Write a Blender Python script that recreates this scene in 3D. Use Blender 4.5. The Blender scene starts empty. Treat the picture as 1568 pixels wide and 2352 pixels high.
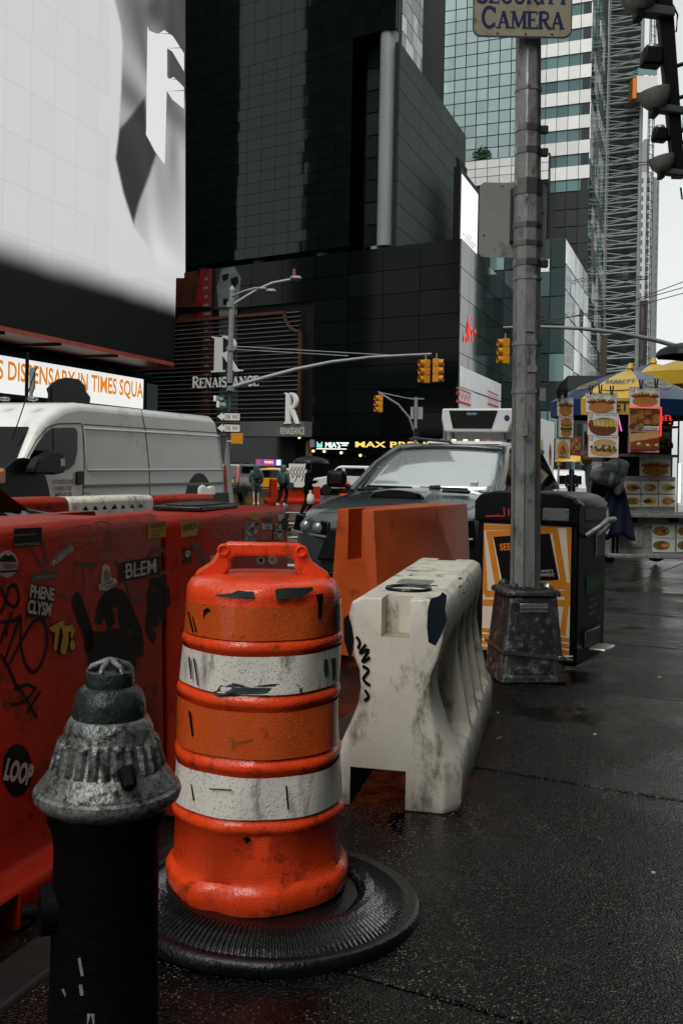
import bpy, bmesh, math, random
from mathutils import Vector, Matrix
R = math.radians
random.seed(7)
SC = bpy.context.scene
COL = SC.collection

# ------------------------------------------------------------------ camera
CAM_H = 1.27
FPX, CX, CY, ROLL = 2287.0, 784.0, 1063.0, R(1.1)      # focal length and principal point, photograph 1568 px wide
cam = bpy.data.cameras.new('camera'); camo = bpy.data.objects.new('camera', cam); COL.objects.link(camo)
cam.sensor_fit = 'HORIZONTAL'; cam.sensor_width = 24.0; cam.lens = 24.0 * FPX / 1568
cam.shift_y = -(2352 / 2 - CY) / 1568
cam.clip_start = 0.05; cam.clip_end = 3000
camo.matrix_world = Matrix.Translation((0, 0, CAM_H)) @ Matrix.Rotation(R(90), 4, 'X') @ Matrix.Rotation(ROLL, 4, 'Z')
cam.dof.use_dof = False
SC.camera = camo

# ------------------------------------------------------------------ sky, sun, exposure
SUN_EL, SUN_AZ = R(54), R(190)          # azimuth measured clockwise from +Y
world = bpy.data.worlds.new('World'); SC.world = world; world.use_nodes = True
wn = world.node_tree; wn.nodes.clear()
sky = wn.nodes.new('ShaderNodeTexSky'); sky.sky_type = 'NISHITA'; sky.sun_disc = False
sky.sun_elevation = SUN_EL; sky.sun_rotation = SUN_AZ; sky.air_density = 1.0; sky.dust_density = 2.5; sky.ozone_density = 1.0
hs = wn.nodes.new('ShaderNodeHueSaturation'); hs.inputs['Saturation'].default_value = 0.12
bg = wn.nodes.new('ShaderNodeBackground'); bg.inputs['Strength'].default_value = 0.13
wo = wn.nodes.new('ShaderNodeOutputWorld')
cl = wn.nodes.new('ShaderNodeMix'); cl.data_type = 'RGBA'; cl.inputs['Factor'].default_value = 0.7      # closed cloud cover
cl.inputs['B'].default_value = (2.82, 2.98, 2.86, 1)
wn.links.new(sky.outputs[0], hs.inputs['Color']); wn.links.new(hs.outputs[0], cl.inputs['A']); wn.links.new(cl.outputs['Result'], bg.inputs['Color']); wn.links.new(bg.outputs[0], wo.inputs[0])
sl = bpy.data.lights.new('sun', 'SUN'); sl.energy = 1.5; sl.angle = R(50); sl.color = (1, .97, .93)
so = bpy.data.objects.new('sun', sl); COL.objects.link(so)
so.rotation_euler = Vector((math.sin(SUN_AZ) * math.cos(SUN_EL), math.cos(SUN_AZ) * math.cos(SUN_EL), math.sin(SUN_EL))).to_track_quat('Z', 'Y').to_euler()
vs_ = SC.view_settings
vs_.view_transform = 'Standard'; vs_.look = 'None'; vs_.exposure = 0.95; vs_.gamma = 1.0; vs_.use_curve_mapping = False

# ------------------------------------------------------------------ places
def ray(px, py):
    dx, dy = px - CX, py - CY
    c, s = math.cos(ROLL), math.sin(ROLL)
    return Vector(((dx * c + dy * s) / FPX, 1.0, -(-dx * s + dy * c) / FPX))
CAMP = Vector((0, 0, CAM_H))
def W(px, py, D): return CAMP + ray(px, py) * D
def gs(y): return -0.012 * y                 # pavement height
def gr(y): return -0.10 - 0.012 * y          # road height
class Facade:
    """vertical plane through P (x, y) along the horizontal angle ang; local x along it, -y outward"""
    def __init__(s, P, ang):
        s.P = Vector((P[0], P[1], 0)); s.a = ang; s.d = Vector((math.cos(ang), math.sin(ang), 0)); s.n = Vector((-math.sin(ang), math.cos(ang), 0))
    def at(s, px, py, off=0.0):
        r = ray(px, py); P = s.P + s.n * off
        t = (P - CAMP).dot(s.n) / r.dot(s.n); q = CAMP + r * t
        return (q - s.P).dot(s.d), q.z
STREET = R(90 - 18.5)                         # direction the avenue runs

# ------------------------------------------------------------------ objects
def props(o, label=None, cat=None, group=None, kind=None):
    if label: o['label'] = label
    if cat: o['category'] = cat
    if group: o['group'] = group
    if kind: o['kind'] = kind
    return o
def root(name, label, cat, loc=(0, 0, 0), rz=0.0, group=None):
    o = bpy.data.objects.new(name, None); COL.objects.link(o); o.empty_display_size = .1
    o.location = loc; o.rotation_euler = (0, 0, rz)
    return props(o, label, cat, group)
def link(name, me, parent=None, loc=None, rot=None):
    o = bpy.data.objects.new(name, me); COL.objects.link(o)
    if parent: o.parent = parent
    if loc is not None: o.location = loc
    if rot is not None: o.rotation_euler = rot
    return o
def copy_tree(o, parent=None):
    c = o.copy(); COL.objects.link(c)
    if parent: c.parent = parent
    for ch in list(o.children): copy_tree(ch, c)
    return c
def wallpart(name, parent, mb, m, F_):
    """a part whose own frame is another facade's"""
    o = mb.build(name, m, parent)
    Pm = Matrix.Translation(parent.location) @ Matrix.Rotation(parent.rotation_euler.z, 4, 'Z')
    o.matrix_local = Pm.inverted() @ Matrix.Translation(F_.P) @ Matrix.Rotation(F_.a, 4, 'Z')
    return o
def bake(o):
    """apply an object's modifiers"""
    dg = bpy.context.evaluated_depsgraph_get(); dg.update()
    me = bpy.data.meshes.new_from_object(o.evaluated_get(dg))
    o.modifiers.clear(); o.data = me
    return o

class MB:
    def __init__(s): s.v = []; s.f = []; s.M = None
    def add(s, vs, fs):
        o = len(s.v)
        if s.M is not None: vs = [s.M @ Vector(p) for p in vs]
        s.v += [tuple(p) for p in vs]; s.f += [tuple(i + o for i in f) for f in fs]
        return s
    def box(s, x0, x1, y0, y1, z0, z1):
        return s.add([(x0,y0,z0),(x1,y0,z0),(x1,y1,z0),(x0,y1,z0),(x0,y0,z1),(x1,y0,z1),(x1,y1,z1),(x0,y1,z1)],
                     [(0,3,2,1),(4,5,6,7),(0,1,5,4),(1,2,6,5),(2,3,7,6),(3,0,4,7)])
    def cbox(s, c, sz, rot=None):
        vs = [Vector((i*sz[0]/2, j*sz[1]/2, k*sz[2]/2)) for k in (-1,1) for i, j in ((-1,-1),(1,-1),(1,1),(-1,1))]
        if rot is not None: vs = [rot @ v for v in vs]
        return s.add([v + Vector(c) for v in vs], [(0,3,2,1),(4,5,6,7),(0,1,5,4),(1,2,6,5),(2,3,7,6),(3,0,4,7)])
    def hexa(s, p):   # 8 points, bottom loop then top loop
        return s.add(p, [(0,3,2,1),(4,5,6,7),(0,1,5,4),(1,2,6,5),(2,3,7,6),(3,0,4,7)])
    def quad(s, a, b, c, d): return s.add([a, b, c, d], [(0,1,2,3)])
    def prism(s, pts, y0, y1):   # polygon in xz, extruded along y
        n = len(pts); vs = [(x, y0, z) for x, z in pts] + [(x, y1, z) for x, z in pts]
        return s.add(vs, [tuple(range(n)), tuple(range(2*n-1, n-1, -1))] + [(i, i+n, (i+1)%n+n, (i+1)%n) for i in range(n)])
    def prismz(s, pts, z0, z1):
        n = len(pts); vs = [(x, y, z0) for x, y in pts] + [(x, y, z1) for x, y in pts]
        return s.add(vs, [tuple(range(n-1,-1,-1)), tuple(range(n, 2*n))] + [(i, (i+1)%n, (i+1)%n+n, i+n) for i in range(n)])
    def lathe(s, prof, seg=32, c=(0,0,0), rad=None, cap=True):
        n = len(prof); vs = []
        for i in range(seg):
            a = 2*math.pi*i/seg
            for j, (r, z) in enumerate(prof):
                q = r if rad is None else rad(a, r, z)
                vs.append((c[0]+q*math.cos(a), c[1]+q*math.sin(a), c[2]+z))
        fs = []
        for i in range(seg):
            k = (i+1) % seg
            for j in range(n-1): fs.append((i*n+j, k*n+j, k*n+j+1, i*n+j+1))
        if cap:
            if prof[0][0] > 1e-6: fs.append(tuple(i*n for i in range(seg-1,-1,-1)))
            if prof[-1][0] > 1e-6: fs.append(tuple(i*n+n-1 for i in range(seg)))
        return s.add(vs, fs)
    def tube(s, path, r, seg=8, cap=True):
        path = [Vector(p) for p in path]; n = len(path); rs = r if isinstance(r, (list, tuple)) else [r]*n
        vs = []; up = Vector((0,0,1))
        for i, p in enumerate(path):
            t = (path[min(i+1,n-1)] - path[max(i-1,0)]).normalized()
            u = t.cross(up)
            if u.length < 1e-3: u = t.cross(Vector((0,1,0)))
            u.normalize(); w = u.cross(t)
            for k in range(seg):
                a = 2*math.pi*k/seg; vs.append(p + u*(rs[i]*math.cos(a)) + w*(rs[i]*math.sin(a)))
        fs = [(i*seg+k, i*seg+(k+1)%seg, (i+1)*seg+(k+1)%seg, (i+1)*seg+k) for i in range(n-1) for k in range(seg)]
        if cap: fs += [tuple(range(seg-1,-1,-1)), tuple((n-1)*seg+k for k in range(seg))]
        return s.add(vs, fs)
    def loft(s, rows, closed=False, cap=False):
        n = len(rows[0]); vs = [p for r in rows for p in r]; fs = []
        for i in range(len(rows)-1):
            for k in range(n if closed else n-1):
                fs.append((i*n+k, i*n+(k+1)%n, (i+1)*n+(k+1)%n, (i+1)*n+k))
        if cap: fs += [tuple(range(n-1,-1,-1)), tuple((len(rows)-1)*n+k for k in range(n))]
        return s.add(vs, fs)
    def ribbon(s, pts, w, y=0.0, th=None):   # flat stroke in the xz plane
        P = [Vector((p[0], p[1])) for p in pts]; n = len(P); L = []; Rr = []
        for i in range(n):
            t = (P[min(i+1,n-1)] - P[max(i-1,0)]); t = t.normalized() if t.length > 1e-9 else Vector((1,0))
            q = Vector((-t.y, t.x)); ww = w[i] if isinstance(w, (list, tuple)) else w
            L.append(P[i]+q*ww/2); Rr.append(P[i]-q*ww/2)
        vs = [(p.x, y, p.y) for p in L] + [(p.x, y, p.y) for p in Rr]
        return s.add(vs, [(i, i+n, i+n+1, i+1) for i in range(n-1)])
    def build(s, name, mat=None, parent=None, smooth=None, bevel=0, sub=0, seg=2, fix=True):
        me = bpy.data.meshes.new(name); me.from_pydata(s.v, [], s.f)
        if fix:
            bm = bmesh.new(); bm.from_mesh(me); bmesh.ops.recalc_face_normals(bm, faces=bm.faces); bm.to_mesh(me); bm.free()
        me.update()
        if mat is not None: me.materials.append(MAT[mat] if isinstance(mat, str) else mat)
        o = link(name, me, parent)
        if bevel:
            b = o.modifiers.new('b', 'BEVEL'); b.width = bevel; b.segments = seg; b.limit_method = 'ANGLE'; b.angle_limit = R(35)
            if smooth is None: smooth = 40
        if sub:
            b = o.modifiers.new('s', 'SUBSURF'); b.levels = sub; b.render_levels = sub
            if smooth is None: smooth = 180
        if smooth: shade(o, smooth)
        return o
def shade(o, ang=40):
    me = o.data
    me.polygons.foreach_set('use_smooth', [True]*len(me.polygons))
    if ang < 180:
        try: me.set_sharp_from_angle(angle=R(ang))
        except Exception: pass
    me.update()
def cut(o, cutters):
    """boolean difference with plain meshes, applied"""
    for c in cutters:
        co = c.build('cutter', None, o.parent)
        m = o.modifiers.new('c', 'BOOLEAN'); m.operation = 'DIFFERENCE'; m.solver = 'EXACT'; m.object = co
        bake(o); bpy.data.objects.remove(co)
    return o

# ------------------------------------------------------------------ lettering
_tc = {}
def glyphs(txt, bold=0.0):
    k = (txt, bold)
    if k not in _tc:
        cu = bpy.data.curves.new('t', 'FONT'); cu.body = txt; cu.resolution_u = 3; cu.offset = bold; cu.align_x = 'LEFT'
        o = bpy.data.objects.new('t', cu); COL.objects.link(o)
        dg = bpy.context.evaluated_depsgraph_get(); dg.update()
        me = bpy.data.meshes.new_from_object(o.evaluated_get(dg))
        V = [(v.co.x, v.co.y) for v in me.vertices]; Fc = [tuple(p.vertices) for p in me.polygons]
        bpy.data.objects.remove(o); bpy.data.curves.remove(cu); bpy.data.meshes.remove(me)
        xs = [p[0] for p in V]; ys = [p[1] for p in V]
        _tc[k] = (V, Fc, min(xs), max(xs), min(ys), max(ys))
    return _tc[k]
def text(mb, txt, x, z, w, h, y=-0.004, bold=0.0, th=0.0, rot=0.0, shear=0.0):
    """lettering in the xz plane, its lower left corner at x, z, fitted to w by h"""
    V, Fc, x0, x1, y0, y1 = glyphs(txt, bold)
    if w is None: w = h*(x1-x0)/(y1-y0)
    c, s = math.cos(rot), math.sin(rot)
    def T(p):
        a = (p[0]-x0)/(x1-x0)*w; b = (p[1]-y0)/(y1-y0)*h; a += shear*b
        return x + a*c - b*s, z + a*s + b*c
    P = [T(p) for p in V]
    mb.add([(a, y-th, b) for a, b in P], Fc)
    if th:
        n = {}
        for f in Fc:
            for i in range(len(f)):
                e = (f[i], f[(i+1)%len(f)])
                if (e[1], e[0]) in n: del n[(e[1], e[0])]
                else: n[e] = 1
        vs = []; fs = []
        for (i, j) in n:
            o = len(vs); vs += [(P[i][0], y-th, P[i][1]), (P[j][0], y-th, P[j][1]), (P[j][0], y, P[j][1]), (P[i][0], y, P[i][1])]
            fs.append((o, o+1, o+2, o+3))
        mb.add(vs, fs)
    return mb
def arc(cx, cy, rx, ry, a0, a1, n=10):
    return [(cx+rx*math.cos(R(a0+(a1-a0)*i/n)), cy+ry*math.sin(R(a0+(a1-a0)*i/n))) for i in range(n+1)]
# serif capitals: strokes (points, thick?) and feet (x, y)
SER = {
 'R': (.72, [([(.14,0),(.14,1)],1), ([(.14,.97),(.34,.97)]+arc(.34,.74,.22,.23,90,-90)+[(.14,.51)],.7), ([(.34,.5),(.52,.16),(.64,.03),(.74,.05)],.9)], [(.14,0),(.14,1)]),
 'E': (.64, [([(.14,0),(.14,1)],1), ([(.14,.97),(.56,.97),(.56,.8)],.45), ([(.14,.52),(.42,.52)],.45), ([(.42,.42),(.42,.62)],.4), ([(.14,.03),(.58,.03),(.6,.22)],.45)], [(.14,0),(.14,1)]),
 'N': (.82, [([(.14,0),(.14,1)],.5), ([(.14,.98),(.68,.02)],1), ([(.68,0),(.68,1)],.5)], [(.14,0),(.1,1),(.68,1)]),
 'A': (.78, [([(.12,0),(.38,1)],.5), ([(.37,1),(.66,0)],1), ([(.22,.34),(.55,.34)],.4)], [(.12,0),(.66,0)]),
 'I': (.32, [([(.16,0),(.16,1)],1)], [(.16,0),(.16,1)]),
 'S': (.6, [(arc(.3,.75,.2,.22,20,270,9)+arc(.3,.27,.22,.25,90,-160,9),.8), ([(.49,.78),(.5,.98)],.4), ([(.08,.02),(.09,.24)],.4)], []),
 'C': (.74, [(arc(.4,.5,.29,.47,42,318,14),.8), ([(.64,.7),(.65,.97)],.4), ([(.64,.06),(.64,.26)],.35)], []),
 'U': (.78, [([(.16,1),(.16,.3)]+arc(.39,.3,.23,.27,180,360,8)+[(.62,1)],.85)], [(.16,1),(.62,1)]),
 'T': (.68, [([(.34,0),(.34,1)],1), ([(.06,.78),(.07,.97),(.61,.97),(.62,.78)],.5)], [(.34,0)]),
 'Y': (.74, [([(.1,1),(.37,.48)],.9), ([(.64,1),(.37,.48)],.6), ([(.37,.5),(.37,0)],1)], [(.12,1),(.62,1),(.37,0)]),
 'M': (.96, [([(.14,0),(.16,1)],.55), ([(.16,1),(.48,.08)],1), ([(.48,.08),(.8,1)],.5), ([(.8,1),(.82,0)],1)], [(.14,0),(.12,1),(.84,1),(.82,0)]),
 ' ': (.3, [], []),
}
def serif(mb, txt, x, z, w, h, y=-0.004, wt=.15, caps=None):
    """serif lettering; caps: height factor for each letter (small capitals)"""
    caps = caps or [1]*len(txt); tot = sum(SER[c][0]*k for c, k in zip(txt, caps)); sx = w/tot; cx = x
    for c, k in zip(txt, caps):
        adv, st, ft = SER[c]; yy = y
        for pts, t in st:
            P = [(cx+p[0]*sx*k, z+p[1]*h*k) for p in pts]
            mb.ribbon(P, wt*t*k*min(h, sx*1.15), yy); yy -= 1.5e-4
        for fx, fy in ft:
            mb.ribbon([(cx+(fx-.15)*sx*k, z+(fy*.94+.03)*h*k), (cx+(fx+.15)*sx*k, z+(fy*.94+.03)*h*k)], .065*h*k, yy); yy -= 1.5e-4
        cx += adv*sx*k
    return mb

# ------------------------------------------------------------------ materials
MAT = {}
EXF = 2**-vs_.exposure                     # lit signs are set by how bright they look
def mat(name, col, rough=.5, metal=0., var=0., vs=4., dirt=0., dcol=(.012,.012,.011), ds=3., bump=0., bs=80., spec=.27, coat=0., emit=0., ecol=None, rand=0., ior=None, alpha=None, drops=0., stretch=None, rvar=0., trans=0., dstr=.35):
    m = bpy.data.materials.new(name); m.use_nodes = True; nt = m.node_tree; N = nt.nodes; L = nt.links
    b = N['Principled BSDF']
    b.inputs['Base Color'].default_value = (*col, 1); b.inputs['Roughness'].default_value = rough; b.inputs['Metallic'].default_value = metal
    b.inputs['Specular IOR Level'].default_value = spec
    if ior: b.inputs['IOR'].default_value = ior
    if trans: b.inputs['Transmission Weight'].default_value = trans
    if coat: b.inputs['Coat Weight'].default_value = coat; b.inputs['Coat Roughness'].default_value = .06
    if emit:
        b.inputs['Emission Color'].default_value = (*(ecol or col), 1); b.inputs['Emission Strength'].default_value = emit*EXF
    src = None; tc = None
    if var or dirt or bump or rand or drops or rvar:
        tc = N.new('ShaderNodeTexCoord'); src = tc.outputs['Object']
        if stretch:
            mp = N.new('ShaderNodeMapping'); mp.inputs['Scale'].default_value = stretch; L.new(src, mp.inputs[0]); src = mp.outputs[0]
        oi = N.new('ShaderNodeObjectInfo'); ad = N.new('ShaderNodeVectorMath'); ad.operation = 'ADD'
        sc_ = N.new('ShaderNodeVectorMath'); sc_.operation = 'SCALE'; sc_.inputs['Scale'].default_value = 37.
        cb = N.new('ShaderNodeCombineXYZ')
        for i in range(3): L.new(oi.outputs['Random'], cb.inputs[i])
        L.new(cb.outputs[0], sc_.inputs[0]); L.new(src, ad.inputs[0]); L.new(sc_.outputs[0], ad.inputs[1]); src = ad.outputs[0]
    cur = None
    if var or rand:
        hsv = N.new('ShaderNodeHueSaturation'); hsv.inputs['Color'].default_value = (*col, 1)
        if var:
            n = N.new('ShaderNodeTexNoise'); n.inputs['Scale'].default_value = vs; n.inputs['Detail'].default_value = 6; n.inputs['Roughness'].default_value = .62
            L.new(src, n.inputs['Vector'])
            mr = N.new('ShaderNodeMapRange'); mr.inputs[1].default_value = .25; mr.inputs[2].default_value = .75; mr.inputs[3].default_value = 1-var; mr.inputs[4].default_value = 1+var
            L.new(n.outputs[0], mr.inputs[0]); val = mr.outputs[0]
        if rand:
            m2 = N.new('ShaderNodeMapRange'); m2.inputs[3].default_value = 1-rand; m2.inputs[4].default_value = 1+rand; L.new(oi.outputs['Random'], m2.inputs[0])
            if var:
                mm = N.new('ShaderNodeMath'); mm.operation = 'MULTIPLY'; L.new(val, mm.inputs[0]); L.new(m2.outputs[0], mm.inputs[1]); val = mm.outputs[0]
            else: val = m2.outputs[0]
        L.new(val, hsv.inputs['Value']); cur = hsv.outputs[0]; L.new(cur, b.inputs['Base Color'])
    if dirt:
        n = N.new('ShaderNodeTexNoise'); n.inputs['Scale'].default_value = ds; n.inputs['Detail'].default_value = 9; n.inputs['Roughness'].default_value = .7
        L.new(src, n.inputs['Vector'])
        mr = N.new('ShaderNodeMapRange'); mr.inputs[1].default_value = .67-.32*dirt; mr.inputs[2].default_value = .83-.34*dirt; mr.inputs[4].default_value = .92; L.new(n.outputs[0], mr.inputs[0])
        mx = N.new('ShaderNodeMix'); mx.data_type = 'RGBA'; L.new(mr.outputs[0], mx.inputs['Factor'])
        if cur: L.new(cur, mx.inputs['A'])
        else: mx.inputs['A'].default_value = (*col, 1)
        mx.inputs['B'].default_value = (*dcol, 1); L.new(mx.outputs['Result'], b.inputs['Base Color']); cur = mx.outputs['Result']
    if emit and cur and ecol is None: L.new(cur, b.inputs['Emission Color'])
    if rvar:
        n = N.new('ShaderNodeTexNoise'); n.inputs['Scale'].default_value = vs*1.7; n.inputs['Detail'].default_value = 5; L.new(src, n.inputs['Vector'])
        mr = N.new('ShaderNodeMapRange'); mr.inputs[1].default_value = .3; mr.inputs[2].default_value = .7; mr.inputs[3].default_value = max(.02, rough-rvar); mr.inputs[4].default_value = rough+rvar
        L.new(n.outputs[0], mr.inputs[0]); L.new(mr.outputs[0], b.inputs['Roughness'])
    nm = None
    if bump:
        n = N.new('ShaderNodeTexNoise'); n.inputs['Scale'].default_value = bs; n.inputs['Detail'].default_value = 5; L.new(src, n.inputs['Vector'])
        bp = N.new('ShaderNodeBump'); bp.inputs['Strength'].default_value = bump; bp.inputs['Distance'].default_value = .01; L.new(n.outputs[0], bp.inputs['Height']); nm = bp.outputs[0]
    if drops:   # rain drops standing on the surface
        v = N.new('ShaderNodeTexVoronoi'); v.inputs['Scale'].default_value = drops*1.6; L.new(src, v.inputs['Vector'])
        mr = N.new('ShaderNodeMapRange'); mr.inputs[1].default_value = .12; mr.inputs[2].default_value = .34; mr.inputs[3].default_value = 1; mr.inputs[4].default_value = 0; L.new(v.outputs['Distance'], mr.inputs[0])
        bp = N.new('ShaderNodeBump'); bp.inputs['Strength'].default_value = dstr; bp.inputs['Distance'].default_value = .002; L.new(mr.outputs[0], bp.inputs['Height'])
        if nm: L.new(nm, bp.inputs['Normal'])
        nm = bp.outputs[0]
    if nm:
        L.new(nm, b.inputs['Normal'])
        if coat and drops: L.new(nm, b.inputs['Coat Normal'])
    MAT[name] = m
    return m
mat('kerb_stone', (.012,.012,.0115), .4, spec=.2, var=.3, vs=6, bump=.3, bs=40)
mat('orange_plastic', (.78,.058,.008), .34, spec=.35, var=.16, vs=7, dirt=.42, dcol=(.09,.018,.006), ds=14, bump=.12, bs=30, drops=120, coat=.35, dstr=.9)
mat('red_plastic', (.29,.015,.004), .45, spec=.12, var=.22, vs=3, dirt=.44, dcol=(.03,.006,.004), ds=9, bump=.15, bs=40, drops=110)
mat('amber_plastic', (.40,.062,.008), .42, var=.16, vs=4, dirt=.3, dcol=(.05,.015,.006), ds=6, bump=.12, bs=40, drops=90)
mat('amber_reflective', (.58,.085,.012), .3, var=.12, vs=8, dirt=.36, dcol=(.1,.02,.01), ds=16, drops=110, coat=.5, dstr=.9)
mat('white_reflective', (.72,.7,.62), .3, var=.12, vs=9, dirt=.44, dcol=(.14,.135,.115), ds=13, stretch=(1,1,.35), drops=130, coat=.4, dstr=.9)
mat('torn_backing', (.03,.048,.046), .5, var=.25, vs=20, bump=.3, bs=60)
mat('rubber', (.004,.0045,.005), .24, var=.3, vs=9, bump=.3, bs=90, spec=.42)
mat('white_plastic', (.62,.59,.50), .42, var=.16, vs=3, dirt=.46, dcol=(.10,.085,.055), ds=9, stretch=(1,1,.5), bump=.2, bs=35, drops=90)
mat('plastic_floor', (.3,.26,.18), .5, var=.3, vs=10)
mat('blue_paint', (.012,.07,.18), .6, var=.4, vs=16, dirt=.2, dcol=(.1,.16,.22), ds=30, spec=.1)
mat('black_paint', (.004,.004,.004), .5, spec=.15, var=.3, vs=10)
mat('maroon_paint', (.14,.02,.02), .5)
mat('chalk_marker', (.30,.16,.12), .55, var=.3, vs=12)
mat('grey_marker', (.12,.075,.06), .6, var=.3, vs=9)
mat('hydrant_silver', (.17,.18,.17), .3, .45, var=.3, vs=12, dirt=.62, dcol=(.008,.008,.0075), ds=45, bump=.45, bs=70, drops=130)
mat('hydrant_black', (.002,.0023,.0023), .55, var=.3, vs=12, bump=.4, bs=40, spec=.07)
mat('hydrant_green', (.022,.032,.03), .26, .2, var=.4, vs=14, dirt=.2, dcol=(.16,.17,.16), ds=30, bump=.5, bs=60, drops=140)
mat('galvanised', (.24,.25,.243), .42, .3, var=.3, vs=9, dirt=.42, dcol=(.018,.018,.016), ds=12, bump=.35, bs=50, stretch=(1,1,.45), rvar=.15)
mat('pole_base_paint', (.03,.034,.033), .36, .3, var=.6, vs=9, dirt=.42, dcol=(.22,.23,.22), ds=16, bump=.4, bs=60, rvar=.15)
mat('steel_band', (.3,.3,.29), .3, .9, var=.2, vs=14)
mat('hinge_steel', (.42,.42,.40), .3, .8, var=.2, vs=20)
mat('bin_black', (.004,.0045,.005), .35, var=.3, vs=8, bump=.1, bs=60, spec=.2)
mat('bin_cap', (.03,.032,.033), .35, var=.3, vs=12, bump=.3, bs=80, drops=120)
mat('poster_orange', (.58,.2,.018), .35, var=.07, vs=6, drops=70)
mat('poster_cream', (.66,.57,.44), .35, var=.06, vs=6, drops=70)
mat('poster_black', (.005,.005,.005), .4, spec=.2)
mat('print_white', (.6,.6,.56), .5)
mat('print_dim', (.3,.31,.3), .5, dirt=.3, ds=20)
mat('print_black', (.006,.006,.006), .5, spec=.2)
mat('print_orange', (.6,.17,.01), .5)
mat('print_red', (.42,.03,.03), .5)
mat('print_green', (.03,.13,.05), .5)
mat('print_blue', (.02,.05,.2), .5)
mat('print_navy', (.015,.03,.075), .5)
mat('sticker_white', (.58,.57,.52), .45, var=.15, vs=30, dirt=.2, ds=30)
mat('sticker_black', (.004,.004,.004), .45, spec=.2)
mat('sticker_yellow', (.5,.33,.02), .45, var=.12, vs=30, dirt=.15, ds=20)
mat('sticker_green', (.05,.1,.06), .45, var=.2, vs=30)
mat('sticker_grey', (.2,.21,.2), .45, var=.4, vs=60)
mat('brown_marks', (.13,.08,.03), .5, var=.3)
# ------------------------------------------------------------------ ground
def ground_mat(name, base, stone, scale, wetlo, wethi, thr=.62, bumps=.5):
    m = bpy.data.materials.new(name); m.use_nodes = True; nt = m.node_tree; N = nt.nodes; L = nt.links; b = N['Principled BSDF']
    g = N.new('ShaderNodeNewGeometry'); P = g.outputs['Position']
    def noise(sc, det=4, ro=.6):
        n = N.new('ShaderNodeTexNoise'); n.inputs['Scale'].default_value = sc; n.inputs['Detail'].default_value = det; n.inputs['Roughness'].default_value = ro; L.new(P, n.inputs['Vector']); return n.outputs[0]
    def rng(s, a, b_, c, d):
        r = N.new('ShaderNodeMapRange'); r.inputs[1].default_value = a; r.inputs[2].default_value = b_; r.inputs[3].default_value = c; r.inputs[4].default_value = d; L.new(s, r.inputs[0]); return r.outputs[0]
    def mix(f, a, b_):
        x = N.new('ShaderNodeMix'); x.data_type = 'RGBA'
        for k, v in (('A', a), ('B', b_)):
            if isinstance(v, tuple): x.inputs[k].default_value = (*v, 1)
            else: L.new(v, x.inputs[k])
        L.new(f, x.inputs['Factor']); return x.outputs['Result']
    def math_(op, a, b_):
        x = N.new('ShaderNodeMath'); x.operation = op
        for i, v in enumerate((a, b_)):
            if isinstance(v, (int, float)): x.inputs[i].default_value = v
            else: L.new(v, x.inputs[i])
        return x.outputs[0]
    v = N.new('ShaderNodeTexVoronoi'); v.inputs['Scale'].default_value = scale; L.new(P, v.inputs['Vector'])
    sep = N.new('ShaderNodeSeparateColor'); L.new(v.outputs['Color'], sep.inputs[0])
    big = noise(1.3, 6); mid = noise(9, 5); fine = noise(60, 4)
    c = mix(rng(big, .3, .7, 0, 1), tuple(x*.55 for x in base), tuple(x*1.35 for x in base))
    pick = math_('MULTIPLY', rng(sep.outputs[0], thr, thr+.05, 0, 1), rng(v.outputs['Distance'], .3, .5, 1, 0))
    tone = mix(rng(sep.outputs[1], 0, 1, 0, 1), tuple(x*.35 for x in stone), stone)
    pick2 = math_('MULTIPLY', math_('MULTIPLY', pick, rng(mid, .35, .6, .15, 1)), rng(noise(2.3, 3), .35, .62, .15, 1))
    c = mix(pick2, c, tone)
    gum = N.new('ShaderNodeTexVoronoi'); gum.inputs['Scale'].default_value = 4.2; L.new(P, gum.inputs['Vector'])
    gs_ = N.new('ShaderNodeSeparateColor'); L.new(gum.outputs['Color'], gs_.inputs[0])
    gm = math_('MULTIPLY', rng(gum.outputs['Distance'], .1, .15, 1, 0), rng(gs_.outputs[0], .45, .5, 0, 1))
    c = mix(gm, c, (.006, .007, .007))
    L.new(c, b.inputs['Base Color'])
    pud = rng(noise(.8, 5, .6), .45, .56, 0, 1)
    ro = math_('ADD', rng(mid, .3, .7, wetlo, wethi), math_('MULTIPLY', pud, -.1))
    L.new(ro, b.inputs['Roughness'])
    v2 = N.new('ShaderNodeTexVoronoi'); v2.inputs['Scale'].default_value = scale*1.9; L.new(P, v2.inputs['Vector'])
    h = math_('ADD', rng(v.outputs['Distance'], 0, .7, 1, 0), math_('MULTIPLY', rng(v2.outputs['Distance'], 0, .6, 1, 0), .45))
    h = math_('MULTIPLY', h, rng(pud, 0, 1, 1, .12))
    bp = N.new('ShaderNodeBump'); bp.inputs['Strength'].default_value = bumps; bp.inputs['Distance'].default_value = .007; L.new(h, bp.inputs['Height'])
    L.new(bp.outputs[0], b.inputs['Normal'])
    b.inputs['IOR'].default_value = 1.31
    MAT[name] = m
ground_mat('wet_pavement', (.002, .0021, .0018), (.24, .21, .155), 112, .05, .16, .7, .8)
ground_mat('wet_asphalt', (.005, .005, .0048), (.06, .06, .055), 90, .08, .22, .7, .5)
mat('joint_dirt', (.006, .006, .006), .5)
mat('road_paint', (.5, .5, .48), .35, var=.2, vs=3, dirt=.4, ds=2)
def sheet(name, pts, zf, m, off=0.0):
    mb = MB(); mb.add([(x, y, zf(y)+off) for x, y in pts], [tuple(range(len(pts)))])
    return mb.build(name, m)
sd = Vector((math.sin(R(18.5)), math.cos(R(18.5)))); sp = Vector((sd.y, -sd.x))     # along the avenue, across it to the right
def EN(e, n): q = sp*e + sd*n; return (q.x, q.y)
KE = -1.47
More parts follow.
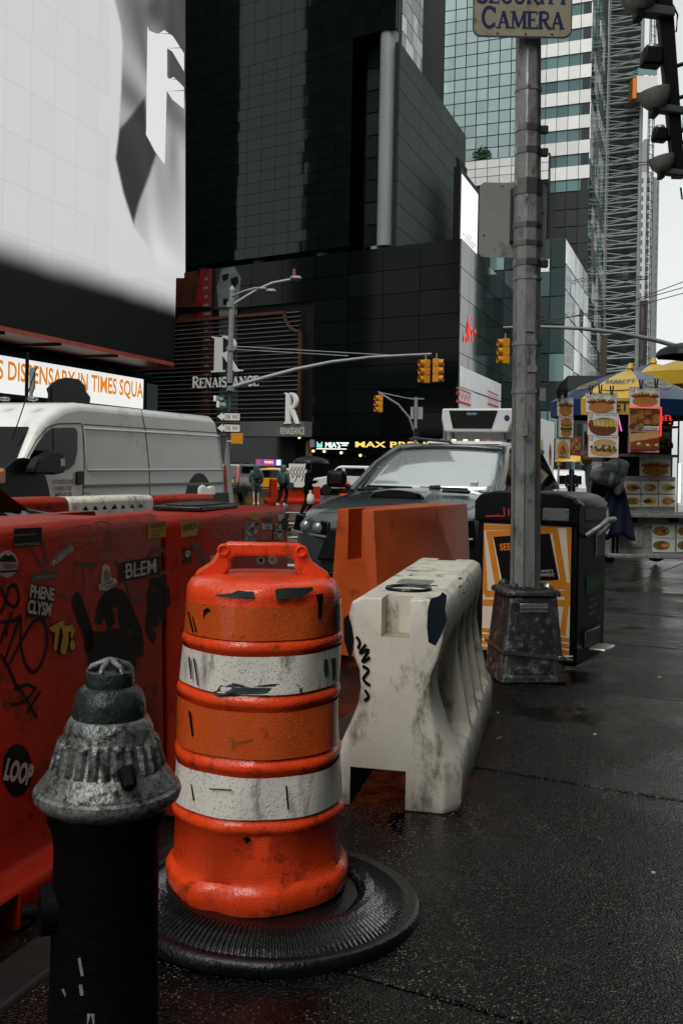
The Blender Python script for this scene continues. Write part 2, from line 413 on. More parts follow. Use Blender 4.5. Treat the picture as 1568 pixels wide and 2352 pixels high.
props(sheet('road', [(-600, -80), (600, -80), (600, 900), (-600, 900)], gr, 'wet_asphalt'), kind='structure')
sw = sheet('sidewalk', [EN(KE, -40), EN(60, -40), EN(60, 300), EN(KE, 300)], gs, 'joint_dirt', -.022); props(sw, kind='structure')
mb = MB()
A = [EN(KE-.16, -40), EN(KE, -40), EN(KE, 300), EN(KE-.16, 300)]
mb.hexa([(x, y, gr(y)-.1) for x, y in A] + [(x, y, gs(y)) for x, y in A]); props(mb.build('kerb', 'kerb_stone', bevel=.02), kind='structure')
# paving slabs
pd = Vector((math.sin(R(28)), math.cos(R(28)))); pp = Vector((pd.y, -pd.x))
def clip(poly, f):
    out = []
    for i in range(len(poly)):
        a, b = poly[i], poly[(i+1) % len(poly)]; fa, fb = f(a), f(b)
        if fa >= 0: out.append(a)
        if (fa >= 0) != (fb >= 0): out.append(a + (b-a)*(fa/(fa-fb)))
    return out
eb = [-9.6, -7.25, -4.9, -2.55, -.2, 2.15, 4.5, 6.85]
nb = [-1.48+1.87*k for k in range(15)]
for i in range(len(eb)-1):
    for j in range(len(nb)-1):
        g = .009
        q = [pp*e + pd*n for e, n in ((eb[i]+g, nb[j]+g), (eb[i+1]-g, nb[j]+g), (eb[i+1]-g, nb[j+1]-g), (eb[i]+g, nb[j+1]-g))]
        q = clip(q, lambda p: p.dot(sp) - KE - .008); q = clip(q, lambda p: p.y - .6) if q else q
        if len(q) < 3: continue
        c = sum(q, Vector((0, 0)))/len(q)
        if abs(c.x) > .45*c.y + 2.2: continue
        t = [random.uniform(-.0025, .0025) for _ in range(3)]
        mb = MB(); n = len(q); dz = lambda p: gs(p.y) + t[0] + t[1]*(p.x-c.x)
        mb.add([(p.x, p.y, dz(p)-.05) for p in q] + [(p.x, p.y, dz(p)) for p in q], [tuple(range(n, 2*n))] + [(k, (k+1) % n, (k+1) % n+n, k+n) for k in range(n)])
        mb.build('paving_slab', 'wet_pavement', sw, bevel=.006, seg=1)
sheet('paving', [EN(KE+.01, 19), EN(40, 19), EN(40, 290), EN(KE+.01, 290)], gs, 'wet_pavement', -.004).parent = sw
# crosswalk
road = bpy.data.objects['road']
for k in range(9):
    y0 = 13.2*1.13**k; w = .34+.03*k
    x0 = -.085*y0 - 3.2; x1 = .02*y0 + .8
    o = sheet('crosswalk_stripe', [(x0, y0), (x1, y0-.35), (x1, y0-.35+w), (x0, y0+w)], gr, 'road_paint', .006); o.parent = road

# ------------------------------------------------------------------ facade helpers
mat('hotel_black', (.0025, .004, .0041), .05, rand=.12, spec=.36).node_tree.nodes['Principled BSDF'].inputs['Specular Tint'].default_value = (.8, 1, .98, 1)
mat('hotel_wall', (.004, .005, .005), .5, spec=.15)
mat('hotel_joint', (.05, .06, .06), .4)
mat('podium_black', (.003, .004, .0042), .12, rand=.4, spec=.18)
mat('podium_grey', (.014, .017, .0175), .07, rand=.25, spec=.6)
mat('concrete_green', (.036, .050, .044), .7, spec=.2, var=.15, vs=.6, rand=.12, bump=.2, bs=4)
mat('concrete_dark', (.006, .0075, .0075), .7, spec=.15)
mat('column_grey', (.16, .19, .18), .4, var=.15, vs=.7, stretch=(1, 1, .2))
mat('recess_glass', (.014, .018, .018), .14, var=.3, vs=1, rand=.5)
mat('bronze', (.1, .045, .025), .4, .5, var=.2, vs=2)
mat('louvre', (.085, .10, .097), .4, .2, rand=.3)
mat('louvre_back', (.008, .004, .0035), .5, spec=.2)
mat('sign_white', (.62, .63, .6), .4, emit=.12)
mat('canopy_stone', (.11, .11, .105), .6, var=.15, vs=2)
mat('shop_glass', (.004, .005, .005), .08, spec=.3)
mat('shop_light', (.8, .6, .3), .5, emit=1.6, ecol=(1, .62, .25))
mat('neon_white', (.8, .85, .85), .5, emit=.9, ecol=(.85, 1, .97))
mat('neon_amber', (.8, .5, .1), .5, emit=.75, ecol=(1, .62, .12))
mat('neon_teal', (.2, .6, .55), .5, emit=.5, ecol=(.3, .9, .8))
mat('reflected_red', (.6, .02, .02), .5, emit=.6, ecol=(1, .03, .02))
mat('reflected_white', (.4, .42, .42), .3, emit=.2, ecol=(.85, .88, .88), var=.2, vs=1)
mat('ad_grey', (.12, .13, .13), .3, var=.5, vs=1.5)
mat('reflected_script_red', (.4, .03, .04), .4, emit=.1, ecol=(.8, .05, .08))
mat('led_white', (.5, .5, .5), .5, emit=.78, ecol=(.95, .93, 1))
mat('led_ink', (.02, .05, .05), .5)
mat('ticker_white', (.5, .5, .5), .5, emit=.8, ecol=(.98, .98, .97), var=.03, vs=30)
mat('ticker_orange', (.6, .25, .02), .5, emit=.55, ecol=(1, .36, .02))
mat('block_black', (.004, .0045, .0045), .5, spec=.1)
mat('soffit_red', (.06, .016, .01), .4, var=.5, vs=1.5, dirt=.3, ds=1)
mat('trim_red', (.28, .045, .025), .4, var=.4, vs=2)
mat('pale_panel', (.72, .73, .71), .45, var=.06, vs=1, rand=.1)
mat('pale_glass', (.78, .82, .82), .1, .4, rand=.12)
mat('teal_glass', (.52, .68, .68), .1, .3, rand=.1)
mat('deep_glass', (.035, .06, .06), .06, .3, rand=.5)
mat('ribbon_glass', (.17, .27, .275), .08, .3, rand=.35)
mat('mullion', (.03, .034, .034), .5, spec=.2)
mat('green_glass', (.02, .042, .04), .07, .2, rand=.5)
mat('steel_pale', (.25, .27, .255), .5, .2, var=.2, vs=1)
mat('steel_dark', (.03, .036, .035), .5)
mat('net_teal', (.014, .026, .026), .6, rand=.4)
mat('white_tower', (.42, .43, .42), .6)
mat('grey_tower', (.2, .215, .215), .6)
mat('tower_window', (.09, .105, .11), .15, rand=.3)
mat('brown_brick', (.065, .045, .038), .8, var=.2, vs=1)
mat('shrub_leaf', (.03, .075, .03), .6, var=.4, vs=3)
mat('unseen_block_and_board', (.012, .014, .014), .4, rand=.3, spec=.2)
mat('office_mid', (.11, .125, .125), .2, rand=.3)
_pm = {}
def panels(parent, name, mats, s0, s1, z0, z1, nx, nz, gap=.04, y=0.0, th=.06, tilt=0.0, skip=None, clipf=None, bevel=0):
    """separate cladding panels on a facade, alike ones sharing a mesh"""
    w = (s1-s0)/nx; h = (z1-z0)/nz
    for i in range(nx):
        for j in range(nz):
            cs = s0+w*(i+.5); cz = z0+h*(j+.5)
            if skip and skip(cs, cz, w, h): continue
            m = random.choice(mats) if isinstance(mats, (list, tuple)) else mats
            k = (name, m, round(w, 3), round(h, 3), gap, th)
            if k not in _pm:
                me = bpy.data.meshes.new(name); b = MB().box(-w/2+gap/2, w/2-gap/2, -th, 0, -h/2+gap/2, h/2-gap/2)
                me.from_pydata(b.v, [], b.f); me.materials.append(MAT[m]); me.update(); _pm[k] = me
            link(name, _pm[k], parent, (cs, y, cz), (random.gauss(0, tilt), 0, random.gauss(0, tilt)) if tilt else None)

# ------------------------------------------------------------------ dark hotel: podium and tower
C0 = Vector((8.05, 70.0)); AL, AR = R(-34), R(90-19.3)
dl = Vector((math.cos(AL), math.sin(AL))); SL = 52.0
FL = Facade(C0 - dl*SL, AL); FR = Facade(C0, AR)
ZP = FL.at(1046, 548)[1]; G0 = gr(75)-.3
hotel = root('hotel', 'black glass hotel with a dark tower over a dark podium and a white R sign', 'hotel', (FL.P.x, FL.P.y, 0), AL)
MB().prismz([(0, .12), (SL-.3, .12), (SL-.3-5.2, 20), (0, 20)], G0, ZP-.1).build('podium_wall', 'hotel_wall', hotel)
z1 = FL.at(760, 1002)[1]
sR0, sR1 = FL.at(415, 900)[0], FL.at(694, 850)[0]; zR0, zR1 = FL.at(640, 985)[1], FL.at(640, 716)[1]
panels(hotel, 'cladding_panel', ['podium_black'], 2, SL, z1, ZP, 16, 8, .05, 0, .1, .0012, skip=lambda s, z, w, h: s < sR1+.2 and zR0-.4 < z < zR1)
# louvred sign field
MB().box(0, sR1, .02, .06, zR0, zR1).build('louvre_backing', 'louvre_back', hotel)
mat('reflection_brown', (.05, .016, .01), .3, var=.5, vs=.8, dirt=.3, ds=.7); mat('reflection_red', (.13, .008, .01), .3, var=.3, vs=1); mat('reflection_grey', (.1, .112, .11), .35, var=.4, vs=1.2)  # coloured shapes paint a street reflection onto the black podium glass
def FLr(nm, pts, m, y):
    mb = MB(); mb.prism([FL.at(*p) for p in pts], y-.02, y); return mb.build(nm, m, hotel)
for pts, m in (([(408,628),(458,622),(458,985),(408,985)], 'reflection_brown'), ([(462,620),(490,617),(488,700),(490,830),(480,985),(455,985),(462,800),(452,700)], 'reflection_red'), ([(512,618),(540,612),(556,640),(552,680),(545,705),(548,960),(505,975),(504,720),(500,660)], 'reflection_grey')):
    FLr('reflection_panel', pts, m, -.02 if m != 'reflection_brown' else .012)
    up_ = [(x, min(y, 705)) for x, y in pts]; FLr('reflection_panel', up_, m, -.11 if m != 'reflection_brown' else -.104)
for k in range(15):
    yy = 640+k*20; a = FL.at(466, yy, -.14)[0]; b = FL.at(483, yy, -.14)[0]; z_ = FL.at(475, yy, -.14)[1]; random.seed(k); MB().box(a+random.random()*.2, b-random.random()*.3, -.14, -.132, z_-.13, z_+.1).build('reflection_stroke', 'reflection_grey', hotel)
for pts in ([(512,632),(528,628),(526,640),(516,646)], [(532,640),(548,634),(550,648),(540,662),(534,654)], [(514,688),(524,684),(526,700),(516,700)]): FLr('reflection_mark', pts, 'block_black', -.135)
nl = 26
for k in range(nl):
    z = zR0 + (zR1-zR0)*(k+.6)/nl
    mb = MB(); mb.hexa([(3, -.22, z-.05), (sR1-.25, -.22, z-.05), (sR1-.25, .0, z+.02), (3, .0, z+.02), (3, -.22, z-.02), (sR1-.25, -.22, z-.02), (sR1-.25, 0, z+.06), (3, 0, z+.06)])
    mb.build('slat', 'louvre', hotel)
MB().box(sR1-.22, sR1, -.28, .0, zR0, zR1-1.6).build('sign_frame', 'bronze', hotel)
MB().box(3, sR1-1.6, -.28, 0, zR1-.22, zR1).build('sign_frame', 'bronze', hotel)
mb = MB(); ar = arc(sR1, zR1, 1.6, 1.6, 180, 270, 10); ar2 = arc(sR1, zR1, 1.82, 1.82, 180, 270, 10)
mb.prism(ar + ar2[::-1], -.28, 0); mb.build('sign_frame', 'bronze', hotel)
# stone canopy at the entrance
s0, s1 = FL.at(505, 985, -1.2)[0], FL.at(697, 985, -1.2)[0]; zc0, zc1 = FL.at(690, 1003, -1.2)[1], FL.at(690, 968, -1.2)[1]
MB().box(s0-6, s1, -1.2, .0, zc0, zc1).build('canopy', 'canopy_stone', hotel, bevel=.03)
MB().box(s0-6, s1-1.4, -.4, -.02, G0, zc0).build('entrance_wall', 'podium_grey', hotel)
def bigR(mb, x, z, w, h, y, th=.12):
    X = lambda p: (x+p[0]*w, z+p[1]*h)
    def pr(pts): mb.prism([X(p) for p in pts], y-th, y)
    pr([(.0,0),(.46,0),(.46,.035),(.36,.055),(.36,.945),(.0,1),(.0,.965),(.1,.94),(.1,.055),(.0,.035)])
    o = arc(.36, .73, .46, .27, 90, -90, 12); i = arc(.36, .73, .26, .21, -90, 90, 12)
    pr([(.36,1.0)] + o[1:-1] + [(.36,.46)] + [(.36,.52)] + i[1:-1] + [(.36,.94)])
    pr([(.36,.47),(.58,.47),(.86,.08),(.93,.04),(1.05,.035),(1.05,.0),(.8,-.01),(.7,.06)])
x0, zb = FL.at(484, 855, -.45); x1, zt = FL.at(556, 767, -.45)
mb = MB(); bigR(mb, x0, zb, (x1-x0)*.98, zt-zb, -.32); mb.build('letter', 'sign_white', hotel)
x0, zb = FL.at(441, 889, -.3); x1, zt = FL.at(595, 866, -.3); zt = FL.at(520, 866, -.3)[1]; zb = FL.at(520, 888, -.3)[1]
mb = MB(); serif(mb, 'RENAISSANCE', x0, zb, x1-x0, zt-zb, -.3, .24, [1.18]+[1]*10); mb.build('lettering', 'sign_white', hotel)
x0, zb = FL.at(651, 973, -1.3); x1, zt = FL.at(688, 900, -1.3)
mb = MB(); bigR(mb, x0, zb, (x1-x0)*.98, zt-zb, -1.0, .3); mb.build('letter', 'sign_white', hotel)
x0, zb = FL.at(643, 999, -1.25); x1, zt = FL.at(699, 983, -1.25)
mb = MB(); text(mb, 'RENAISSANCE', x0, zb+.05, x1-x0, zt-zb, -1.24, .0); mb.build('lettering', 'sign_white', hotel)
# ground floor shops
panels(hotel, 'shop_window', 'shop_glass', FL.at(700, 1040)[0], SL, gr(72), z1-1.4, 8, 1, .12, 0, .05)
MB().box(FL.at(700, 1040)[0], SL, -.25, 0, z1-1.38, z1-.06).build('shop_fascia', 'podium_black', hotel)
def shop_text(t, px0, px1, py0, py1, m, bold=.0, y=-.3):
    a, zb = FL.at(px0, py1, y); b, _ = FL.at(px1, py1, y); zt = FL.at(px0, py0, y)[1]
    mb = MB(); text(mb, t, a, zb, b-a, zt-zb, y+.04, bold, .06); return mb.build('lettering', m, hotel)
shop_text("MIA'S", 747, 781, 1015, 1028, 'neon_white', .0)
shop_text("BROOKLYN", 783, 800, 1016, 1019, 'neon_white', 0); shop_text("BAKERY", 785, 798, 1021, 1024, 'neon_white', 0)
a, zb = FL.at(732, 1033); b, zt = FL.at(800, 1030); MB().box(a, b, -.34, -.26, FL.at(760, 1032)[1], FL.at(760, 1030)[1]).build('sign_bar', 'neon_white', hotel)
a, zb = FL.at(732, 1028); b, zt = FL.at(745, 1014)
mb = MB(); mb.prism([(a, zb), (b, zb), (b, zt), ((a+b)/2, (zb+zt)/2), (a, zt)], -.3, -.26); mb.build('sign_emblem', 'neon_teal', hotel)
shop_text("MAX BRENNER", 816, 1046, 1014, 1027, 'neon_amber', .01)
a, zb = FL.at(720, 1027); b, zt = FL.at(728, 1010); MB().box(a, b, -.5, -.3, zb, zt).build('menu_case', 'sticker_grey', hotel)
for px, py in ((747, 1037), (690, 1005), (786, 1040), (830, 1046), (722, 1036)):
    a, zb = FL.at(px, py, -.2); MB().lathe([(0, -.12), (.1, -.06), (.12, 0), (.1, .06), (0, .12)], 10, (a, -.36, zb)).build('shop_lamp', 'shop_light', hotel)
for px in (708, 716):
    a, zb = FL.at(px, 1052, -.1); zt = FL.at(px, 1012, -.1)[1]; MB().box(a-.12, a+.12, -.3, -.1, zb, zt).build('lit_glass_strip', 'brown_marks', hotel)
# right face of the podium
LR = 22.0
hr = wallpart('side_wall', hotel, MB().box(.15, LR, .08, .5, G0, ZP-.12), 'hotel_wall', FR)
panels(hr, 'cladding_panel', ['podium_grey'], .0, LR, gr(80)+2.2, ZP, 7, 8, .05, 0.02, .1, .003)
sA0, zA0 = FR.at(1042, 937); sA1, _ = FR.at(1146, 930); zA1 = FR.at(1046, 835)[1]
panels(hr, 'reflected_ad', ['reflected_white'], max(sA0, .1), sA1, zA0, zA1, 4, 2, .12, -.1, .05)  # glowing panels paint billboards reflected in the side glass
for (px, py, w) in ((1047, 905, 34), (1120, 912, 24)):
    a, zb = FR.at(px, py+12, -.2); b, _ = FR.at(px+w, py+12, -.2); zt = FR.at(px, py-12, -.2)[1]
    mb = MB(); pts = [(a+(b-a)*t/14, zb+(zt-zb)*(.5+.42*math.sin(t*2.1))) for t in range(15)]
    mb.ribbon(pts, .16, -.2); mb.ribbon([(a, zt+.1), (b, zt+.02)], .12, -.2); mb.ribbon([(a, zb-.1), (b, zb-.12)], .2, -.21); mb.build('reflected_script', 'reflected_script_red', hr)  # red script of the reflected billboard, painted as strokes
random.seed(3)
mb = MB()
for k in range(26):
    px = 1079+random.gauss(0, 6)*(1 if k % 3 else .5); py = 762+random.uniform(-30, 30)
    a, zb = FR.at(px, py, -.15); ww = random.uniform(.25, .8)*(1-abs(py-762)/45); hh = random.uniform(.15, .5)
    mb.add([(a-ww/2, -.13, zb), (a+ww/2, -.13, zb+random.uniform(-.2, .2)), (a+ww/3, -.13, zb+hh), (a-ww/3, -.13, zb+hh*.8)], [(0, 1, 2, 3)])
props(mb.build('reflected_red_sign', 'reflected_red', hr), kind='stuff')  # glowing red shapes stand for a red sign mirrored in the glass
# tower above
OT = 1.3
sT1 = FL.at(806, 300, OT)[0]; sT2 = FL.at(868, 300, OT)[0]; sT3 = FL.at(910, 300, OT)[0]
zT0 = FL.at(700, 586, OT)[1] + .3; zcut = FL.at(890, 66, OT)[1]; ZT = 78
tw = root('hotel_tower', 'dark glass hotel tower rising over the black podium', 'tower', (FL.P.x, FL.P.y, 0), AL)
MB().prismz([(-6, OT+.16), (sT1-.1, OT+.16), (sT1-24, 28), (-6, 28)], zT0, ZT).build('tower_wall', 'hotel_wall', tw)
MB().prismz([(sT1-.1, OT+.16), (sT3-.3, OT+.16), (sT3-24, 28), (sT1-24, 28)], zcut, ZT).build('tower_wall', 'hotel_wall', tw)
MB().prismz([(sT1-.1, OT+2.2), (sT2+.4, OT+2.2), (sT2-18, 22), (sT1-18, 22)], zT0, zcut).build('recess_wall', 'hotel_wall', tw)
sV = FL.at(400, 300, OT)[0]
panels(tw, 'cladding_panel', ['hotel_black'], sV-2, sT1, zT0, zcut, 14, 18, .035, OT+.1, .1, .0035)
panels(tw, 'cladding_panel', ['hotel_black'], sV-2, sT3-.2, zcut, zcut+14, 18, 8, .035, OT+.1, .1, .0035)
panels(tw, 'recess_panel', ['recess_glass', 'recess_glass', 'concrete_dark'], sT1+.1, sT2+.3, zT0+.2, zcut, 1, 9, .1, OT+2.1, .1, .004)
MB().lathe([(.68, zT0-.2), (.68, zcut)], 28, (FL.at(890, 300, OT+.8)[0], OT+.8, 0)).build('corner_column', 'column_grey', tw, smooth=40)
for px in (462, 590, 735, 860):
    a = FL.at(px, 585, OT+1)[0]; MB().lathe([(.55, ZP-.2), (.55, zT0)], 20, (a, OT+1.4, 0)).build('column', 'column_grey', tw, smooth=40)
# wing with concrete panels
q = FL.P + FL.d*sT3 + FL.n*(OT+.1); FW = Facade((q.x, q.y), R(90-19.8))
wing = root('hotel_wing', 'grey green concrete panelled wing beside the round grey column', 'building', (q.x, q.y, 0), FW.a)
sW1 = FW.at(1069, 330)[0]; zW = FW.at(923, 102)[1]; zW0 = ZP+.2
MB().box(.3, sW1-.02, .1, .3, zW0, zW-.05).build('wall', 'concrete_dark', wing)
MB().box(.05, .28, .02, .3, zW0, zW-.1).build('edge_strip', 'concrete_dark', wing)
sWm = FW.at(1046, 450)[0]
panels(wing, 'concrete_panel', 'concrete_green', .35, sWm, zW0, zW, 3, 9, .05, .08, .1)
panels(wing, 'concrete_panel', 'concrete_green', sWm+.04, sW1, FW.at(1068, 385)[1], zW, 1, 2, .05, .08, .1)
MB().box(sWm+.3, sW1, -.2, .06, zW0, FW.at(1068, 388)[1]).build('recess', 'concrete_dark', wing)
# coffee company screen
FS = Facade(W(1058, 500, 84).xy, R(90-19.5))
sc_ = root('led_screen', 'tall white lit screen with small green lettering on the hotel corner', 'screen', (FS.P.x, FS.P.y, 0), FS.a)
b, zt = FS.at(1097, 460); z0 = FS.at(1060, 572)[1]; zt = FS.at(1059, 397)[1]
MB().box(-.35, b+.3, .02, .6, z0-.4, zt+.5).build('casing', 'block_black', sc_)
MB().box(0, b, -.02, .0, z0, zt).build('display', 'led_white', sc_)
mb = MB()
for k, t in enumerate(('THE', 'STARBUCKS', 'COFFEE', 'COMPANY')):
    w = b*.09*len(t); text(mb, t, b*.5-w/2, z0+(zt-z0)*(.26-.05*k), w, (zt-z0)*.028, -.03)
mb.build('lettering', 'led_ink', sc_)
MB().box(.2, .5, .3, .6, ZP-.3, z0-.38).build('mast', 'block_black', sc_)

# ------------------------------------------------------------------ LED billboard building on the left
FBp = W(0, 800, 45); FB = Facade(FBp.xy, STREET)
led = root('led_billboard', 'giant curved white screen with a dark face and a white letter F', 'billboard', (FB.P.x, FB.P.y, 0), STREET)
sE = FB.at(397, 500)[0]; zB = FB.at(0, 746)[1]; RC = 2.2; ZL = 38
path = [(-26, 0)] + [(sE, 0)] + [(sE+RC*math.sin(R(a)), RC-RC*math.cos(R(a))) for a in range(12, 85, 12)] + [(sE+RC, 9)]
m = bpy.data.materials.new('led_picture'); m.use_nodes = True; nt = m.node_tree; N = nt.nodes; L = nt.links; bs = N['Principled BSDF']
tc = N.new('ShaderNodeTexCoord'); sx = N.new('ShaderNodeSeparateXYZ'); L.new(tc.outputs['Object'], sx.inputs[0])
nz = N.new('ShaderNodeTexNoise'); nz.inputs['Scale'].default_value = .16; nz.inputs['Detail'].default_value = 2; L.new(tc.outputs['Object'], nz.inputs['Vector'])
ad = N.new('ShaderNodeMath'); ad.operation = 'MULTIPLY_ADD'; L.new(nz.outputs[0], ad.inputs[0]); ad.inputs[1].default_value = .5; L.new(sx.outputs['Z'], ad.inputs[2])
mr = N.new('ShaderNodeMapRange'); mr.interpolation_type = 'SMOOTHSTEP'; mr.inputs[1].default_value = 10.0; mr.inputs[2].default_value = 11.9; L.new(ad.outputs[0], mr.inputs[0])
br = N.new('ShaderNodeTexBrick'); br.offset = 0; br.inputs['Color1'].default_value = (1, 1, 1, 1); br.inputs['Color2'].default_value = (.955, .955, .955, 1); br.inputs['Mortar'].default_value = (.84, .84, .84, 1)
br.inputs['Scale'].default_value = 1; br.inputs['Brick Width'].default_value = 1.9; br.inputs['Row Height'].default_value = 2.3; br.inputs['Mortar Size'].default_value = .02
cmb = N.new('ShaderNodeCombineXYZ'); L.new(sx.outputs['X'], cmb.inputs[0]); L.new(sx.outputs['Z'], cmb.inputs[1]); L.new(cmb.outputs[0], br.inputs['Vector'])
mx = N.new('ShaderNodeMix'); mx.data_type = 'RGBA'; mx.blend_type = 'MULTIPLY'; mx.inputs['Factor'].default_value = 1
L.new(br.outputs['Color'], mx.inputs['A']); mx.inputs['B'].default_value = (.93, .94, .92, 1); L.new(mx.outputs['Result'], bs.inputs['Emission Color'])
mu = N.new('ShaderNodeMath'); mu.operation = 'MULTIPLY'; mu.inputs[1].default_value = .66*EXF; L.new(mr.outputs[0], mu.inputs[0]); L.new(mu.outputs[0], bs.inputs['Emission Strength'])
bs.inputs['Base Color'].default_value = (.008, .009, .009, 1); bs.inputs['Roughness'].default_value = .5; bs.inputs['Specular IOR Level'].default_value = .08
MAT['led_picture'] = m
rows = [[(x, y, z) for x, y in path] for z in (zB, ZL)]
MB().loft(rows).build('display', 'led_picture', led, smooth=30)
mb = MB(); mb.loft([[(x, y, zB-.02) for x, y in path], [(x, y, zB-.25) for x, y in path]]); mb.build('bottom_trim', 'trim_red', led)
mb = MB(); mb.prismz([(x, y+.02) for x, y in path] + [(-26, 9)], zB-.2, zB-.1); mb.build('soffit', 'soffit_red', led)
MB().box(-26, sE-4, 9, 30, gr(50)-1, ZL).build('building_wall', 'block_black', led)
MB().box(-26, sE+1.5, 9.0, 9.4, zB-.1, ZL).build('back_wall', 'block_black', led)
for px in (20, 150, 280):   # soffit ribs
    a = FB.at(px, 800)[0]; MB().box(a, a+.12, .3, 8.9, zB-.34, zB-.2).build('soffit_rib', 'soffit_red', led)
def led_hit(px, py, off=-.03):
    P = ray(px, py)
    best = None
    for (a, b) in zip(path[:-1], path[1:]):
        p0 = FB.P + FB.d*a[0] + FB.n*a[1]; p1 = FB.P + FB.d*b[0] + FB.n*b[1]
        dd = (p1-p0); n = Vector((dd.y, -dd.x, 0)).normalized()
        if abs(P.dot(n)) < 1e-6: continue
        t = (p0-CAMP).dot(n)/P.dot(n); q = CAMP+P*t; u = (q-p0).dot(dd)/dd.length_squared
        if -.04 <= u <= 1.04 and t > 0:
            q = q + n*(-off)
            if best is None or t < best[0]: best = (t, ((q-FB.P).dot(FB.d), (q-FB.P).dot(FB.n), q.z))
    return best[1] if best else None
def scan(mb, poly, hit, ystep=6, xsub=4):
    """fill a polygon by strips, each corner carried onto a curved surface by hit()"""
    ys = [p[1] for p in poly]; y0, y1 = min(ys), max(ys); n = max(1, int((y1-y0)/ystep)); rows = []
    def cross(y):
        xs = []
        for i in range(len(poly)):
            a, b = poly[i], poly[(i+1) % len(poly)]
            if (a[1] <= y) != (b[1] <= y): xs.append(a[0]+(b[0]-a[0])*(y-a[1])/(b[1]-a[1]))
        return sorted(xs)
    e = 1e-3
    for k in range(n):
        ya = y0+(y1-y0)*k/n+e; yb = y0+(y1-y0)*(k+1)/n-e; A_, B_ = cross(ya), cross(yb)
        for i in range(0, min(len(A_), len(B_))-1, 2):
            for j in range(xsub):
                f0, f1 = j/xsub, (j+1)/xsub
                ps = [hit(A_[i]+(A_[i+1]-A_[i])*f0, ya), hit(A_[i]+(A_[i+1]-A_[i])*f1, ya), hit(B_[i]+(B_[i+1]-B_[i])*f1, yb), hit(B_[i]+(B_[i+1]-B_[i])*f0, yb)]
                if all(p is not None for p in ps): mb.add(ps, [(0, 1, 2, 3)])
mat('led_shape_white', (.3, .3, .3), .4, emit=.62, ecol=(.93, .94, .92))
def sdist(poly, x, y):
    """signed distance to a polygon, inside positive"""
    ins = False; d2 = 1e18; n = len(poly)
    for i in range(n):
        ax, ay = poly[i]; bx_, by = poly[(i+1) % n]
        if (ay > y) != (by > y) and x < (bx_-ax)*(y-ay)/(by-ay)+ax: ins = not ins
        ex, ey = bx_-ax, by-ay; t = max(0, min(1, ((x-ax)*ex+(y-ay)*ey)/(ex*ex+ey*ey))); dx, dy = x-ax-ex*t, y-ay-ey*t; d2 = min(d2, dx*dx+dy*dy)
    return math.sqrt(d2) if ins else -math.sqrt(d2)
def sst(a, b, v): t = max(0., min(1., (v-a)/(b-a))); return t*t*(3-2*t)
FIG = [(30,-140),(42,0),(70,110),(78,200),(72,400),(60,600),(45,720),(80,880),(130,1035),(200,1130),(250,1240),(268,1400),(480,1400),(480,-140)]
LOZ = [(60,590),(120,520),(180,440),(188,600),(232,700),(200,800),(155,915),(127,1022),(82,880),(46,720)]
def picture(px, py):
    x, y = (px-241.1)/.5044, py/.5044
    q = x*.9-y*.32; fold = .5+.5*math.sin(q*.045+1.3*math.sin(y*.007)+.6*math.sin(x*.03))
    v = .13+.2*fold; v *= 1-.8*math.exp(-((x-215)/60)**2-((y-40)/120)**2)-.5*math.exp(-((x-130)/45)**2-((y-330)/150)**2)*0
    v *= 1-.85*sst(250, 300, x)*sst(520, 400, y)*(.75+.25*fold)
    low = .30+.12*fold+.25*sst(850, 1250, y)-.22*math.exp(-((x-300-.05*(y-560))/28)**2)*sst(980, 620, y)
    v = v+(low-v)*sst(560, 760, y+.35*(x-200))
    v = v+(.022+.012*fold-v)*sst(-9, 9, sdist(LOZ, x, y))
    v = v+(.57-v)*sst(1150, 1260, y)
    f = sst(-6, 6, sdist(FIG, x, y))
    return .57+(v-.57)*f
gx = [252+2.5*i for i in range(70)]; gy = [-30+4*j for j in range(168)]; vid = {}; vv = []; cc = []; ff = []
for j, y in enumerate(gy):
    for i, x in enumerate(gx):
        h_ = led_hit(x, y, -.03)
        if h_ is not None: vid[(i, j)] = len(vv); vv.append(h_); cc.append(picture(x, y)*sst(10.0, 11.9, h_[2]+.25))
for j in range(len(gy)-1):
    for i in range(len(gx)-1):
        k = [vid.get(t) for t in ((i, j), (i+1, j), (i+1, j+1), (i, j+1))]
        if None not in k and max(abs(vv[k[0]][0]-vv[k[1]][0]), abs(vv[k[0]][2]-vv[k[3]][2])) < 1.5: ff.append(tuple(k))
me = bpy.data.meshes.new('picture'); me.from_pydata(vv, [], ff); at_ = me.color_attributes.new('pic', 'FLOAT_COLOR', 'POINT')
for k, c in enumerate(cc): at_.data[k].color = (c*1.07, c*1.085, c*1.068, 1)
m = mat('led_figure', (.01, .012, .012), .5, spec=.08, emit=1, ecol=(1, 1, 1)); an = m.node_tree.nodes.new('ShaderNodeAttribute'); an.attribute_name = 'pic'; m.node_tree.links.new(an.outputs['Color'], m.node_tree.nodes['Principled BSDF'].inputs['Emission Color'])
me.materials.append(m); link('picture', me, led)
mb = MB(); scan(mb, [(336,60),(340,70),(360,78),(374,68),(394,82),(420,122),(420,164),(393,118),(381,110),(381,176),(386,181),(396,176),(420,200),(420,250),(393,228),(380,208),(376,375),(372,374),(352,345),(332,308),(333,300),(334,180)], lambda a, b: led_hit(a, b, -.08), 2, 24); mb.build('letter', 'led_shape_white', led)
